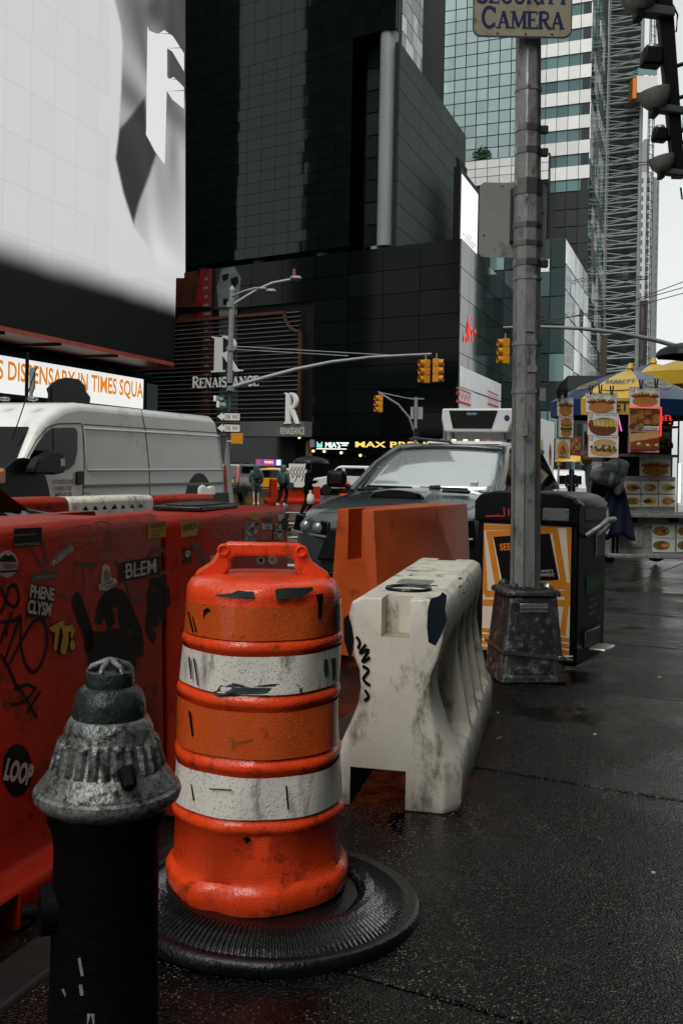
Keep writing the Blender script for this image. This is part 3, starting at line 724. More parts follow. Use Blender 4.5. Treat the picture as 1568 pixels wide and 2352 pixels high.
# ticker below
offT = 3.0
tk = root('ticker_screen', 'long white lit ticker with orange lettering under the big screen', 'screen', (FB.P.x, FB.P.y, 0), STREET)
t0 = FB.at(-60, 860, offT)[0]; t1, zk1 = FB.at(328, 871, offT); zk0 = FB.at(328, 939, offT)[1]
MB().box(t0, t1, offT-.05, offT, zk0, zk1).build('display', 'ticker_white', tk)
MB().box(t0, t1+.1, offT+.01, offT+.5, zk0-.25, zk1+.2).build('casing', 'block_black', tk)
mb = MB(); x0 = FB.at(-16, 880, offT)[0]; text(mb, 'IS DISPENSARY IN TIMES SQUA', x0, zk0+(zk1-zk0)*.26, t1-.05-x0, (zk1-zk0)*.62, offT-.07, .022); mb.build('lettering', 'ticker_orange', tk)
base = root('storefront_block', 'dark shop front block under the ticker screen', 'building', (FB.P.x, FB.P.y, 0), STREET)
MB().box(t0-12, t1+2.5, offT+.6, 20, gr(50)-1, zB-.4).build('wall', 'block_black', base)
panels(base, 'shop_window', 'shop_glass', t0, t1+2.4, gr(50), zk0-.4, 8, 1, .2, offT+.6, .06)
MB().box(t1+.9, t1+2.3, offT+.2, offT+.58, zk0-.2, zk0+1.7).build('service_box', 'office_mid', base)

# ------------------------------------------------------------------ buildings up the avenue
def block(name, label, px, pytop, D, ang, depth, wall, z0=-2, cat='building', left=0.0):
    """right/left corner of a block at px, depth D; returns facade and root"""
    P = W(px, 1060, D); F_ = Facade(P.xy, ang); r = root(name, label, cat, (P.x, P.y, 0), ang)
    return F_, r
# pale lattice building
F_, r = block('lattice_building', 'pale glass building with white panes behind the hotel wing', 905, 0, 112, R(90-19.5), 20, 'mullion')
w = F_.at(1003, 100)[0]
MB().box(-1.2, w, .15, 2, 0, 75).build('wall', 'mullion', r)
panels(r, 'glass_panel', ['pale_glass', 'pale_glass', 'pale_panel'], 0, w, 34, 66, 10, 16, .16, 0.08, .1, .006)
F_, r = block('mesh_building', 'dark grey mesh covered building behind the lattice building', 985, 0, 150, R(-20), 20, 'mullion')
w = F_.at(1030, 100)[0]; MB().box(-1, w, .1, 12, 0, 90).build('wall', 'steel_dark', r)
panels(r, 'glass_panel', ['deep_glass', 'mullion', 'ribbon_glass'], -1, w, 52, 84, 4, 24, .12, 0.05, .06, .01)
# big teal glass tower
AG = R(-23); Pg = W(1341, 1060, 112); dg_ = Vector((math.cos(AG), math.sin(AG))); FG = Facade(Pg.xy - dg_*30, AG)
gt = root('glass_tower', 'tall pale teal glass tower with white banded corner bay', 'tower', (FG.P.x, FG.P.y, 0), AG)
sg0 = FG.at(1018, 200)[0]; sg1 = FG.at(1226, 200)[0]; zg0 = FG.at(1120, 366)[1]; ztop = FG.at(1200, -60)[1]
MB().prismz([(sg0-8, .2), (29.9, .2), (27.8, 22), (sg0-8, 22)], 0, ztop+20).build('wall', 'mullion', gt)
panels(gt, 'glass_panel', ['teal_glass'], sg0, sg1, zg0, ztop, 8, 15, .12, .12, .08, .006)
nb_ = 9; hb = (ztop-FG.at(1290, 440)[1])/nb_; zbb = FG.at(1290, 440)[1]
for k in range(nb_):
    panels(gt, 'ribbon_window', ['ribbon_glass'], sg1+.1, 30, zbb+k*hb, zbb+k*hb+hb*.46, 5, 1, .08, .16, .06, .006)
    panels(gt, 'white_panel', ['pale_panel'], sg1+.1, 30, zbb+k*hb+hb*.46, zbb+(k+1)*hb, 5, 1, .07, .12, .14)
panels(gt, 'white_panel', ['pale_panel'], FG.at(1068, 400)[0], FG.at(1262, 400)[0], FG.at(1120, 428)[1], zg0-.2, 7, 3, .08, -.6, .12)
MB().box(FG.at(1066, 400)[0], FG.at(1264, 400)[0], -.58, .2, FG.at(1120, 600)[1], zg0-.1).build('podium_wall', 'mullion', gt)
panels(gt, 'louvre_panel', ['steel_dark', 'mullion'], FG.at(1272, 480)[0], 30, FG.at(1300, 600)[1], zbb-.1, 3, 4, .1, .1, .08)
panels(gt, 'grey_panel', ['podium_grey'], FG.at(1068, 500)[0], FG.at(1262, 500)[0], FG.at(1120, 640)[1], FG.at(1120, 432)[1], 7, 5, .08, -.6, .08)
FG2 = Facade(Pg.xy, R(90-19.5))
w2 = FG2.at(1392, 300)[0]
gs2 = wallpart('side_wall', gt, MB().box(.1, w2, .15, 1, 0, ztop+20), 'mullion', FG2)
panels(gs2, 'glass_panel', ['deep_glass', 'ribbon_glass', 'pale_glass', 'mullion'], .0, w2, 14, ztop, 6, 20, .1, .1, .08, .012)
# terrace shrub
random.seed(11)
P = FG.P + FG.d*FG.at(1108, 350, -.3)[0] + FG.n*-.3
tr = root('terrace_shrub', 'small green shrub on the ledge of the glass tower', 'shrub', (P.x, P.y, zg0-.1), 0)
mb = MB()
for k in range(260):
    a = random.uniform(0, 6.28); rr = random.random()**.5; c = Vector((math.cos(a)*rr*1.1, math.sin(a)*rr*.35, .15+random.random()*1.7*(1-.5*rr)))
    n = Vector((random.gauss(0,1), random.gauss(0,1), random.gauss(0,1))).normalized(); u = n.orthogonal().normalized()*random.uniform(.1, .2); v = n.cross(u)*.7
    mb.add([c-u, c-v, c+u, c+v], [(0, 1, 2, 3)])
mb.build('foliage', 'shrub_leaf', tr, fix=False)
MB().tube([(0, 0, 0), (.05, 0, .9)], .05, 6).build('stem', 'brown_brick', tr)
# tower under construction with its scaffold
ct = root('unfinished_tower', 'dark teal unfinished tower behind the steel scaffold', 'tower', (0, 0, 0), 0)
p0 = W(1386, 600, 134); p1 = W(1466, 600, 134)
FC = Facade((p0.x, p0.y), R(-12)); ct.location = (p0.x, p0.y, 0); ct.rotation_euler.z = R(-12); wc = FC.at(1462, 600)[0]
MB().box(-.5, wc, .3, 12, 0, 90).build('core', 'steel_dark', ct)
panels(ct, 'floor_panel', ['net_teal', 'deep_glass', 'net_teal', 'green_glass'], -.5, wc, 12, 70, 5, 24, .1, .25, .1, .006)
sf = root('scaffold', 'pale steel hoist scaffold with crossed braces on the unfinished tower', 'scaffold', (p0.x, p0.y, 0), R(-12))
for s in (0, wc):
    MB().tube([(s, -1.2, 8), (s, -1.2, 76)], .16, 6).build('post', 'steel_pale', sf)
    MB().tube([(s+.3, -.2, 8), (s+.3, -.2, 76)], .12, 6).build('post', 'steel_pale', sf)
z = 14; k = 0
while z < 68:
    for dz0, dz1, rr in ((0, .35, .11), (.5, .85, .08), (.1, 1.2, .075), (1.15, .55, .075)):
        MB().tube([(0, -1.2, z+dz0+random.uniform(-.12, .12)), (wc, -1.2, z+dz1+random.uniform(-.15, .15))], rr, 5).build('brace', 'steel_pale', sf)
    z += random.uniform(1.45, 1.8); k += 1
ms = root('hoist_mast', 'thin lattice hoist mast standing beside the scaffold against the sky', 'mast', W(1480, 1060, 130).xy.to_3d(), 0)
mb = MB(); zz = 0
for sx_, sy_ in ((-.3, -.3), (.3, -.3), (.3, .3), (-.3, .3)): mb.tube([(sx_, sy_, 4), (sx_, sy_, 74)], .06, 4)
for k in range(116):
    z = 4+.6*k; mb.tube([(-.3, -.3, z), (.3, -.3, z+(.3 if k % 2 else -.3))], .035, 4); mb.tube([(-.3, .3, z), (.3, .3, z)], .03, 4)
props(mb.build('lattice', 'steel_dark', ms), kind='stuff')
for z in (26, 41, 54, 62): MB().tube([(-2.2, .6, z), (-.3, 0, z), (-.3, -.1, z+.3), (-2.2, .6, z+.4)], .07, 5).build('tie', 'steel_dark', ms)
hc = root('hoist_cabin', 'white and orange hoist cabin on the lattice mast', 'cabin', W(1478, 196, 130), 0)
MB().box(-1.2, 1.5, -1, 1, -1.3, .9).build('body', 'print_white', hc, bevel=.05); MB().box(-1.7, -1.22, -.9, .9, -2, .6).build('side_panel', 'print_orange', hc); MB().box(-1.1, 1.4, -1.02, -1.0, 1.0, 1.9).build('railing', 'ribbon_glass', hc)
# far white tower
Pw = W(1452, 1060, 250); Fw = Facade(Pw.xy, R(-8)); wt = root('white_tower', 'slim pale tower with rows of windows far behind the hoist mast', 'tower', (Pw.x, Pw.y, 0), R(-8))
ww = Fw.at(1498, 500)[0]; zt = Fw.at(1470, 395)[1]
MB().box(-2, ww, .1, 14, 0, zt).build('wall', 'white_tower', wt)
MB().prism([(-2, zt), (1.4, zt+8.5), (2.6, zt+8.5), (2.6, zt)], .5, 10).build('crown', 'grey_tower', wt)
panels(wt, 'window', ['tower_window'], .3, ww-.3, 26, zt-1, 2, 22, 1.0, .08, .06)
Pw2 = W(1494, 1060, 262); Fw2 = Facade(Pw2.xy, R(35)); w3 = root('grey_tower', 'far pale grey tower at the edge of the sky', 'tower', (Pw2.x, Pw2.y, 0), R(35))
ww = Fw2.at(1513, 500)[0]; zt = Fw2.at(1500, 405)[1]
MB().box(-3, ww, .1, 12, 0, zt).build('wall', 'grey_tower', w3)
panels(w3, 'window_band', ['tower_window'], .2, ww-.2, 26, zt-2, 1, 20, .9, .08, .06)
# green glass building
AN = R(-20); Pn = W(1291, 1060, 92); dn = Vector((math.cos(AN), math.sin(AN))); FN = Facade(Pn.xy - dn*8, AN)
gn = root('green_glass_building', 'dark green glass corner building right of the pole', 'building', (FN.P.x, FN.P.y, 0), AN)
zn = FN.at(1280, 546)[1]
MB().box(-2, 7.9, .2, 9, -2, zn).build('wall', 'mullion', gn)
panels(gn, 'glass_panel', ['green_glass', 'green_glass', 'deep_glass', 'green_glass', 'ribbon_glass'], -.6, 8, 1.2, zn-.1, 6, 8, .12, .12, .08, .004)
panels(gn, 'lit_window', ['pale_panel'], FN.at(1240, 620)[0], FN.at(1262, 620)[0], FN.at(1250, 625)[1], FN.at(1250, 594)[1], 1, 1, .1, .02, .03)
FN2 = Facade(Pn.xy, R(90-20)); wn2 = FN2.at(1386, 760)[0]
g2 = wallpart('side_wall', gn, MB().box(.1, wn2, .15, 1, -2, zn-.1), 'mullion', FN2)
panels(g2, 'glass_panel', ['deep_glass', 'pale_glass', 'ribbon_glass', 'green_glass'], .0, wn2, 1.5, zn-.1, 10, 9, .14, .1, .08, .012)
def lowblock(name, label, px0, px1, pyt, D, ang, m, pm, nx, nzz, z0=-3):
    P = W(px0, 1060, D); F_ = Facade(P.xy, ang); r = root(name, label, 'building', (P.x, P.y, 0), ang)
    w = F_.at(px1, 900)[0]; zt = F_.at(px0, pyt)[1]
    MB().box(0, w, .1, 10, z0, zt).build('wall', m, r)
    if nx: panels(r, 'window', pm, .3, w-.3, z0+3, zt-.8, nx, nzz, .7, .08, .05)
    return r
lowblock('brick_building', 'brown brick building far up the avenue by the pale tower', 1392, 1484, 690, 165, R(-10), 'brown_brick', ['tower_window'], 5, 6)
lowblock('dark_building', 'dark low building with balconies behind the green glass building', 1300, 1392, 770, 125, R(-10), 'brown_brick', ['deep_glass', 'office_mid'], 6, 4)
lowblock('teal_building', 'dark teal glass block behind the food cart', 1300, 1440, 862, 75, R(-8), 'mullion', ['green_glass', 'deep_glass', 'ribbon_glass'], 9, 3)
# unseen blocks added to shade the street and shape reflections in the glass
def tall(name, label, e0, e1, n0, n1, h, m, pm):
    P = EN(e0, n0); r = root(name, label, 'building', (P[0], P[1], 0), STREET)
    MB().box(0, n1-n0, -(e1-e0), 0, -3, h).build('wall', m, r)
    return r
tall('unseen_tower', 'dark office tower behind the giant curved screen', -58, -40, 32, 51, 80, 'unseen_block_and_board', None)  # unseen tower added to darken the hotel glass
tall('unseen_slab', 'dark slab tower standing past a gap behind the giant screen', -60, -44.5, 69.5, 96, 80, 'unseen_block_and_board', None)  # unseen slab added past a gap left for a hotel glass reflection
tall('unseen_block', 'dark office block behind the near end of the giant screen', -80, -38, -40, 33, 30, 'unseen_block_and_board', None)  # unseen block added for shade
tall('unseen_block', 'dark office block along the pavement out of the picture on the right', 6.5, 40, -45, 24, 48, 'unseen_block_and_board', None)  # unseen block added to shade the pavement
tall('unseen_block', 'dark office block behind the viewer', -30, 6.4, -120, -75, 30, 'unseen_block_and_board', None)  # unseen block added to shape the light
# ------------------------------------------------------------------ traffic drum
BP = W(603, 1300, 3.0); bz = gs(3.0)
drum = root('traffic_drum', 'orange and white striped traffic drum with a moulded handle on a rubber base', 'traffic drum', (BP.x, 3.0, bz), 0)
def drumrad(z): return .252-.026*z/.95
prof = [(.0, .055), (.270, .055), (.275, .075), (.273, .105), (.266, .118), (.252, .128), (.250, .15)]
def ring(z, bulge=.011, h=.02):
    r = drumrad(z); return [(r, z-h), (r+bulge*.75, z-h*.6), (r+bulge, z), (r+bulge*.6, z+h*.6), (r-.002, z+h)]
rings = [.285, .452, .632, .785]
for z in rings: prof += ring(z)
prof += [(drumrad(.93)+.004, .915), (drumrad(.93), .935), (.215, .952), (.19, .962), (.1, .968), (0, .97)]
def dent(a, r, z):
    return r + .004*math.sin(3*a+z*9)+.003*math.sin(7*a-z*14) + (-.012*math.exp(-((a-4.35)/.12)**2) if z < .14 and r > .25 else 0)
mb = MB(); mb.lathe(prof, 72, rad=dent); mb.build('body', 'orange_plastic', drum, smooth=50)
def band(z0, z1, m, nm='reflective_band'):
    mb = MB(); rr = [(drumrad(z)+.0045, z) for z in (z0, (z0+z1)/2, z1)]
    mb.lathe(rr, 72, rad=lambda a, r, z: dent(a, r, z)+.001, cap=False); return mb.build(nm, m, drum, smooth=60)
band(.806, .90, 'amber_reflective'); band(.657, .762, 'white_reflective'); band(.478, .608, 'amber_reflective'); band(.311, .427, 'white_reflective')
# handle
yaw_h = R(2)
mb = MB(); hw = .165
P_ = [(-.205, .955), (-.195, .975), (-.15, 1.005), (-.125, 1.05), (-.105, 1.062), (.105, 1.062), (.125, 1.05), (.15, 1.005), (.195, .975), (.205, .955),
      (.12, .955), (.103, .972), (.095, .985), (.098, 1.008), (.082, 1.022), (-.082, 1.022), (-.098, 1.008), (-.095, .985), (-.103, .972), (-.12, .955)]
mb.prism(P_, -.026, .026); hd = mb.build('handle', 'orange_plastic', drum, bevel=.009, seg=3)
hd.rotation_euler = (0, 0, yaw_h)
for s in (-1, 1):
    mb = MB(); mb.M = Matrix.Translation((s*.116, -.026, 1.04)) @ Matrix.Rotation(R(90), 4, 'X')
    mb.lathe([(.017, 0), (.019, .006), (.013, .008), (.010, .001), (0, .001)], 16); mb.build('bolt_hole', 'orange_plastic', hd, smooth=40)
# worn patches, carried onto the round surface
def drum_hit(px, py, off=.009):
    r = ray(px, py); o = CAMP - Vector((BP.x, 3.0, bz))
    z = .6
    for _ in range(8):
        rad = drumrad(z)+off; a = r.x**2+r.y**2; b = o.x*r.x+o.y*r.y; c = o.x**2+o.y**2-rad*rad; d = b*b-a*c
        if d < 0: return None
        t = (-b-math.sqrt(d))/a; z = o.z+r.z*t
    return o+r*t
def worn(poly, m='torn_backing', nm='torn_patch'):
    mb = MB(); scan(mb, poly, drum_hit, 3, 5)
    if mb.v: mb.build(nm, m, drum)
worn([(632,1352),(718,1348),(720,1356),(708,1363),(690,1374),(660,1377),(634,1378)])
worn([(490,1366),(530,1364),(545,1356),(583,1357),(584,1375),(540,1373),(492,1370)])
worn([(486,1590),(497,1588),(505,1575),(530,1568),(556,1573),(569,1580),(600,1574),(632,1570),(660,1569),(680,1572),(694,1580),(694,1592),(640,1595),(610,1600),(575,1594),(500,1600)])
worn([(724,1365),(742,1363),(738,1420),(730,1422),(730,1385)], 'black_paint', 'scuff')
worn([(770,1395),(781,1385),(781,1450),(772,1458),(768,1430)], 'sticker_black', 'sticker')
worn([(430,1405),(434,1404),(445,1452),(441,1453)], 'black_paint', 'scuff'); worn([(437,1403),(440,1402),(452,1452),(449,1453)], 'black_paint', 'scuff')
worn([(432,1510),(436,1508),(441,1560),(438,1560)], 'black_paint', 'scuff'); worn([(443,1512),(447,1511),(456,1575),(453,1576)], 'black_paint', 'scuff')
worn([(467,1400),(478,1396),(484,1404),(474,1408),(466,1420)], 'black_paint', 'scuff')
worn([(744,1515),(752,1513),(756,1545),(748,1560),(743,1540)], 'torn_backing', 'scuff'); worn([(760,1512),(771,1510),(770,1560),(764,1566)], 'torn_backing', 'scuff')
worn([(432,1632),(437,1634),(444,1690),(440,1692)], 'black_paint', 'scuff'); worn([(530,1695),(533,1694),(536,1722),(533,1723)], 'brown_marks', 'scuff'); worn([(535,1707),(582,1697),(583,1699),(536,1710)], 'brown_marks', 'scuff')
worn([(480,1811),(532,1814),(533,1817),(480,1814)], 'black_paint', 'scuff'); worn([(655,1805),(659,1804),(664,1860),(660,1861)], 'black_paint', 'scuff'); worn([(437,1800),(440,1802),(446,1838),(443,1840)], 'black_paint', 'scuff')
worn([(556,1926),(570,1922),(578,1930),(566,1940)], 'black_paint', 'scuff')
# rubber base: a ribbed tyre side wall
mb = MB(); NR = 150; prof = []
for (r, z) in ((.262, .05), (.28, .072), (.305, .078), (.34, .07), (.38, .052), (.412, .034)): prof.append((r, z))
def ribs(a, r, z):
    k = (a*NR/(2*math.pi)) % 1.0
    return r
seg = NR*4; vs = []; fs = []
for i in range(seg):
    a = 2*math.pi*i/seg; up = .0045 if i % 4 in (0, 1) else 0
    for (r, z) in prof: vs.append((r*math.cos(a), r*math.sin(a), z+up*(1 if r > .27 and r < .405 else 0)))
n = len(prof)
for i in range(seg):
    k = (i+1) % seg
    for j in range(n-1): fs.append((i*n+j, k*n+j, k*n+j+1, i*n+j+1))
mb.add(vs, fs)
tyre = mb.build('rubber_base', 'rubber', drum); tyre.location = (.045, -.07, -.01); tyre.rotation_euler = (R(-1.2), R(1.5), 0)
mb = MB(); mb.lathe([(.410, .036), (.424, .042), (.437, .036), (.442, .02), (.439, .004), (.427, .0), (.26, .0), (.255, .05)], 96)
o = mb.build('base_rim', 'rubber', drum, smooth=50); o.location = (.045, -.07, -.002); o.rotation_euler = (R(-1.2), R(1.5), 0)

# ------------------------------------------------------------------ hydrant
HD = 2.05; HP = W(250, 1700, HD); hz = gs(HD)
hyd = root('fire_hydrant', 'silver topped black fire hydrant in front of the red barrier', 'fire hydrant', (HP.x, HD, hz), 0)
zb = .615-hz*0
def flut(a, r, z):
    if .665 < z < .722: return r+.005*(1 if math.sin(a*26) > -.2 else -.8)
    if .655 > z > .64: return r+.0012*math.sin(a*60)
    return r
prof = [(.112, .575), (.132, .588), (.146, .600), (.1495, .611), (.147, .621), (.140, .626), (.1385, .632), (.132, .637), (.130, .645), (.124, .650), (.121, .656), (.114, .663), (.112, .670), (.098, .718), (.094, .724), (.091, .730), (.0895, .742), (.081, .760), (.072, .767)]
MB().lathe(prof, 120, rad=flut).build('bonnet', 'hydrant_silver', hyd, smooth=40)
mb = MB(); mb.lathe([(.074, .752), (.0745, .775), (.073, .795), (.066, .815), (.055, .826), (.048, .829)], 48); mb.build('cap', 'hydrant_green', hyd, smooth=40)
mb = MB(); mb.lathe([(.048, .826), (.049, .832), (.049, .850), (.047, .857), (.040, .860), (.038, .853), (0, .853)], 48); nut = mb.build('cap_collar', 'hydrant_green', hyd, smooth=40)
mb = MB()
for k in range(6):
    a = k*math.pi/3+.3; mb.tube([(math.cos(a)*.044, math.sin(a)*.044, .856), (math.cos(a)*.036, math.sin(a)*.036, .868), (math.cos(a)*.012, math.sin(a)*.012, .876), (0, 0, .877)], [.006, .0065, .007, .009], 8)
mb.build('operating_nut', 'hydrant_silver', hyd, smooth=50)
mb = MB(); mb.lathe([(.17, 0), (.17, .03), (.125, .04), (.112, .06), (.108, .3), (.106, .5), (.112, .54), (.122, .56), (.118, .58)], 48); mb.build('barrel', 'hydrant_black', hyd, smooth=40)
for (ang, r0, zc, ln) in ((R(200), .042, .38, .135),):
    mb = MB(); mb.M = Matrix.Translation((0, 0, zc)) @ Matrix.Rotation(ang, 4, 'Z') @ Matrix.Rotation(R(90), 4, 'Y')
    mb.lathe([(r0*.9, .08), (r0*.9, ln-.05), (r0*1.15, ln-.045), (r0*1.15, ln-.005), (r0*.5, ln), (r0*.34, ln), (r0*.34, ln+.03), (0, ln+.03)], 28); mb.build('outlet_cap', 'hydrant_black', hyd, smooth=40)
MB().cbox((.062, -.105, .672), (.03, .016, .045), Matrix.Rotation(R(-28), 3, 'X') @ Matrix.Rotation(R(-18), 3, 'Y')).build('hinge_lug', 'hydrant_black', hyd, bevel=.006)
for (x, z, w, h) in ((-.022, .30, .008, .05), (-.02, .255, .01, .03), (.0, .2, .02, .03), (-.055, .24, .006, .03)):
    a = math.asin(max(-1, min(1, x/.11))); MB().cbox((x, -math.cos(a)*.1085, z), (w*.7, .002, h*.7), Matrix.Rotation(x*9, 3, 'Y')).build('paint_chip', 'sticker_grey', hyd)

# ------------------------------------------------------------------ red water filled barriers
RD = Vector((.312, .95, 0)).normalized(); RA = math.atan2(RD.y, RD.x)
R0 = Vector((-1.015, 2.96, 0))
def red_barrier(label, t0, t1, m='red_plastic', H=1.18, grp='red graffitied barriers', name='water_barrier'):
    P = R0 + RD*t0; zg = gr(P.y)
    r = root(name, label, 'barrier', (P.x, P.y, zg), RA, grp); L_ = t1-t0
    prof = [(-.10, .0), (-.10, .105), (-.085, .125), (-.012, .132), (.0, .15), (.035, H-.05), (.05, H-.012), (.075, H), (.42, H), (.445, H-.02), (.45, .15), (.55, .13), (.55, 0)]
    mb = MB(); mb.loft([[(x, y, z) for y, z in prof] for x in (0, L_)], closed=True, cap=True)
    o = mb.build('body', m, r, bevel=.012, seg=2)
    return r, o, L_
def barrier_face(px, py, P, H=1.18):
    """pixel on a red barrier's front face -> local x, z"""
    ang = RA; d = Vector((math.cos(ang), math.sin(ang), 0)); n = Vector((-math.sin(ang), math.cos(ang), 0)); zg = P.z
    sl = .035/(H-.2); nn = Vector((n.x, n.y, -sl*1.0)).normalized(); p0 = Vector((P.x, P.y, zg+.15))
    rr = ray(px, py); t = (p0-CAMP).dot(nn)/rr.dot(nn); q = CAMP+rr*t-p0
    return q.dot(d), q.z+.15
rb1, body1, L1 = red_barrier('dark red plastic barrier covered in stickers and black graffiti beside the hydrant', -.75, 1.07)
rb2, body2, L2 = red_barrier('red plastic barrier with a yellow sticker and chalk tag behind the traffic drum', 1.10, 2.46)
bake(body1); bake(body2)
cut(body1, [MB().box(L1-.4, L1-.06, -.2, .10, -.05, .30), MB().box(L1-.30, L1+.1, .14, .34, 1.09, 1.3), MB().box(.35, .75, -.2, .3, -.05, .11)])
cut(body2, [MB().box(-.1, .16, .14, .34, 1.09, 1.3), MB().box(.35, .75, -.2, .3, -.05, .11)])
shade(body1, 40); shade(body2, 40)
FY = lambda z: (z-.15)*.035/.98
class OnFace:
    """places flat prints on a red barrier's front, given pixels of the photograph"""
    def __init__(s, r): s.r = r; s.P = r.location; s.k = 0
    def xz(s, px, py): return barrier_face(px, py, s.P)
    def tilt(s, mb, lift):
        mb.v = [(x, FY(z)-lift+y, z) for x, y, z in mb.v]; return mb
    def poly(s, name, pts, m, lift=.002, parent=None, label=None):
        P = [s.xz(*p) for p in pts]; mb = MB(); mb.add([(x, 0, z) for x, z in P], [tuple(range(len(P)))])
        o = s.tilt(mb, lift).build(name, m, parent or s.r, fix=False)
        if label: o['label'] = label
        return o
    def stroke(s, name, lines, w, m, lift=.0015, parent=None):
        mb = MB()
        for i, l in enumerate(lines):
            P = smooth_line([s.xz(*p) for p in l]); n = len(P)
            q = MB(); q.ribbon(P, [w*(.55+.45*math.sin(math.pi*(k+.5)/n)**.5) for k in range(n)]); mb.add([(x, -i*.0001, z) for x, y, z in q.v], q.f)
        return s.tilt(mb, lift).build(name, m, parent or s.r, fix=False)
    def text(s, txt, px0, py0, px1, py1, hpx, m, lift=.0045, parent=None, bold=.01):
        """baseline from px0,py0 to px1,py1, letters hpx tall"""
        a = s.xz(px0, py0); b = s.xz(px1, py1); c = s.xz(px0, py0-hpx)
        rot = math.atan2(b[1]-a[1], b[0]-a[0]); mb = MB()
        text(mb, txt, a[0], a[1], math.hypot(b[0]-a[0], b[1]-a[1]), c[1]-a[1], 0, bold, rot=rot)
        return s.tilt(mb, lift).build('lettering', m, parent or s.r, fix=False)
def smooth_line(P, sub=5):
    if len(P) < 3: return P
    out = []
    for i in range(len(P)-1):
        p0, p1, p2, p3 = P[max(i-1, 0)], P[i], P[i+1], P[min(i+2, len(P)-1)]
        for k in range(sub):
            t = k/sub
            out.append(tuple(.5*((2*p1[j])+(-p0[j]+p2[j])*t+(2*p0[j]-5*p1[j]+4*p2[j]-p3[j])*t*t+(-p0[j]+3*p1[j]-3*p2[j]+p3[j])*t**3) for j in (0, 1)))
    return out+[P[-1]]
def Z3(x, y): return (x*.25632, 1136.8+y*.25632)      # a crop of the photograph back to its 1568 px frame
def Z4(x, y): return (373.2+x*.2197, 1119.6+y*.2197)
b1, b2 = OnFace(rb1), OnFace(rb2)
def ell(cx, cy, rx, ry, n=24, rot=0): return [(cx+rx*math.cos(a)*math.cos(rot)-ry*math.sin(a)*math.sin(rot), cy+rx*math.cos(a)*math.sin(rot)+ry*math.sin(a)*math.cos(rot)) for a in [2*math.pi*k/n for k in range(n)]]
z3 = lambda l: [Z3(*p) for p in l]
z4 = lambda l: [Z4(*p) for p in l]
# black paint clouds and tags
for w_, ls in ((.062, [[(660,900),(690,960),(730,1080),(790,1250),(820,1480)]]), (.07, [[(880,1150),(910,1010),(980,930),(1060,925),(1120,980),(1170,1100),(1240,1260),(1260,1450)]]), (.085, [[(760,1300),(900,1330),(1050,1300),(1220,1360)], [(800,1450),(1000,1480),(1220,1480)]]), (.05, [[(1340,800),(1420,790),(1490,780)], [(1330,850),(1350,1000),(1330,1180),(1390,1300)], [(1440,830),(1440,1000),(1470,1120)], [(1390,860),(1395,1180)], [(1490,830),(1500,1000)]]), (.06, [[(960,1010),(1000,1180)], [(1080,1000),(1130,1240)]])):
    b1.stroke('graffiti', [z3(l) for l in ls], w_, 'black_paint', .0012)
b1.stroke('graffiti', [z3(l) for l in ([(0,820),(60,960),(130,1000),(165,930),(140,820),(80,830),(40,980),(0,1060)], [(0,1140),(120,1130),(180,1090),(120,1250),(40,1480)], [(190,1100),(180,1300),(220,1500),(300,1590),(380,1480),(420,1280),(390,1140),(320,1120),(240,1220),(140,1400),(60,1560)], [(0,1430),(60,1530),(120,1660),(160,1760)], [(0,1330),(30,1240),(110,1040)], [(60,1150),(50,1270)])], .014, 'black_paint')
b1.stroke('graffiti', [z3(l) for l in ([(120,1750),(240,1700),(320,1750)], [(330,1720),(220,1850),(100,1880)], [(150,1700),(330,2000)], [(360,1760),(230,1960)])], .012, 'black_paint')
b1.stroke('marker_tag', [z3(l) for l in ([(530,410),(620,320),(740,275),(790,300),(830,400),(850,420)], [(530,412),(700,405),(860,405)], [(655,455),(720,450),(830,530),(860,440)], [(790,260),(830,400),(840,440)], [(870,290),(880,420),(930,490),(960,470),(970,300),(950,260)], [(1000,330),(990,400),(1000,520)], [(1030,340),(990,410),(1110,425)], [(880,525),(980,520),(890,565),(980,560)], [(830,260),(900,240),(980,260),(970,290)])], .0055, 'chalk_marker')
b1.stroke('marker_tag', [z3(l) for l in ([(1060,400),(1100,300),(1180,240),(1260,270),(1300,390),(1270,520),(1180,555),(1090,530)], [(1040,510),(1060,470),(1100,540)])], .0045, 'chalk_marker')
b1.stroke('marker_tag', [z3(l) for l in ([(1500,550),(1450,490),(1380,490),(1340,560),(1330,780)], [(1030,590),(1090,660),(1130,780),(1180,900),(1250,940),(1290,860)], [(1440,700),(1500,690)])], .016, 'grey_marker')
b1.stroke('marker_tag', [z3(l) for l in ([(650,620),(860,640)], [(660,600),(850,620)], [(740,640),(755,800)], [(670,640),(668,800)], [(825,640),(820,710)], [(750,800),(740,900)])], .009, 'grey_marker')
b1.stroke('marker_tag', [z3(l) for l in ([(290,480),(340,600),(400,620),(400,500),(390,400)], [(495,870),(560,890),(605,920)])], .012, 'grey_marker')
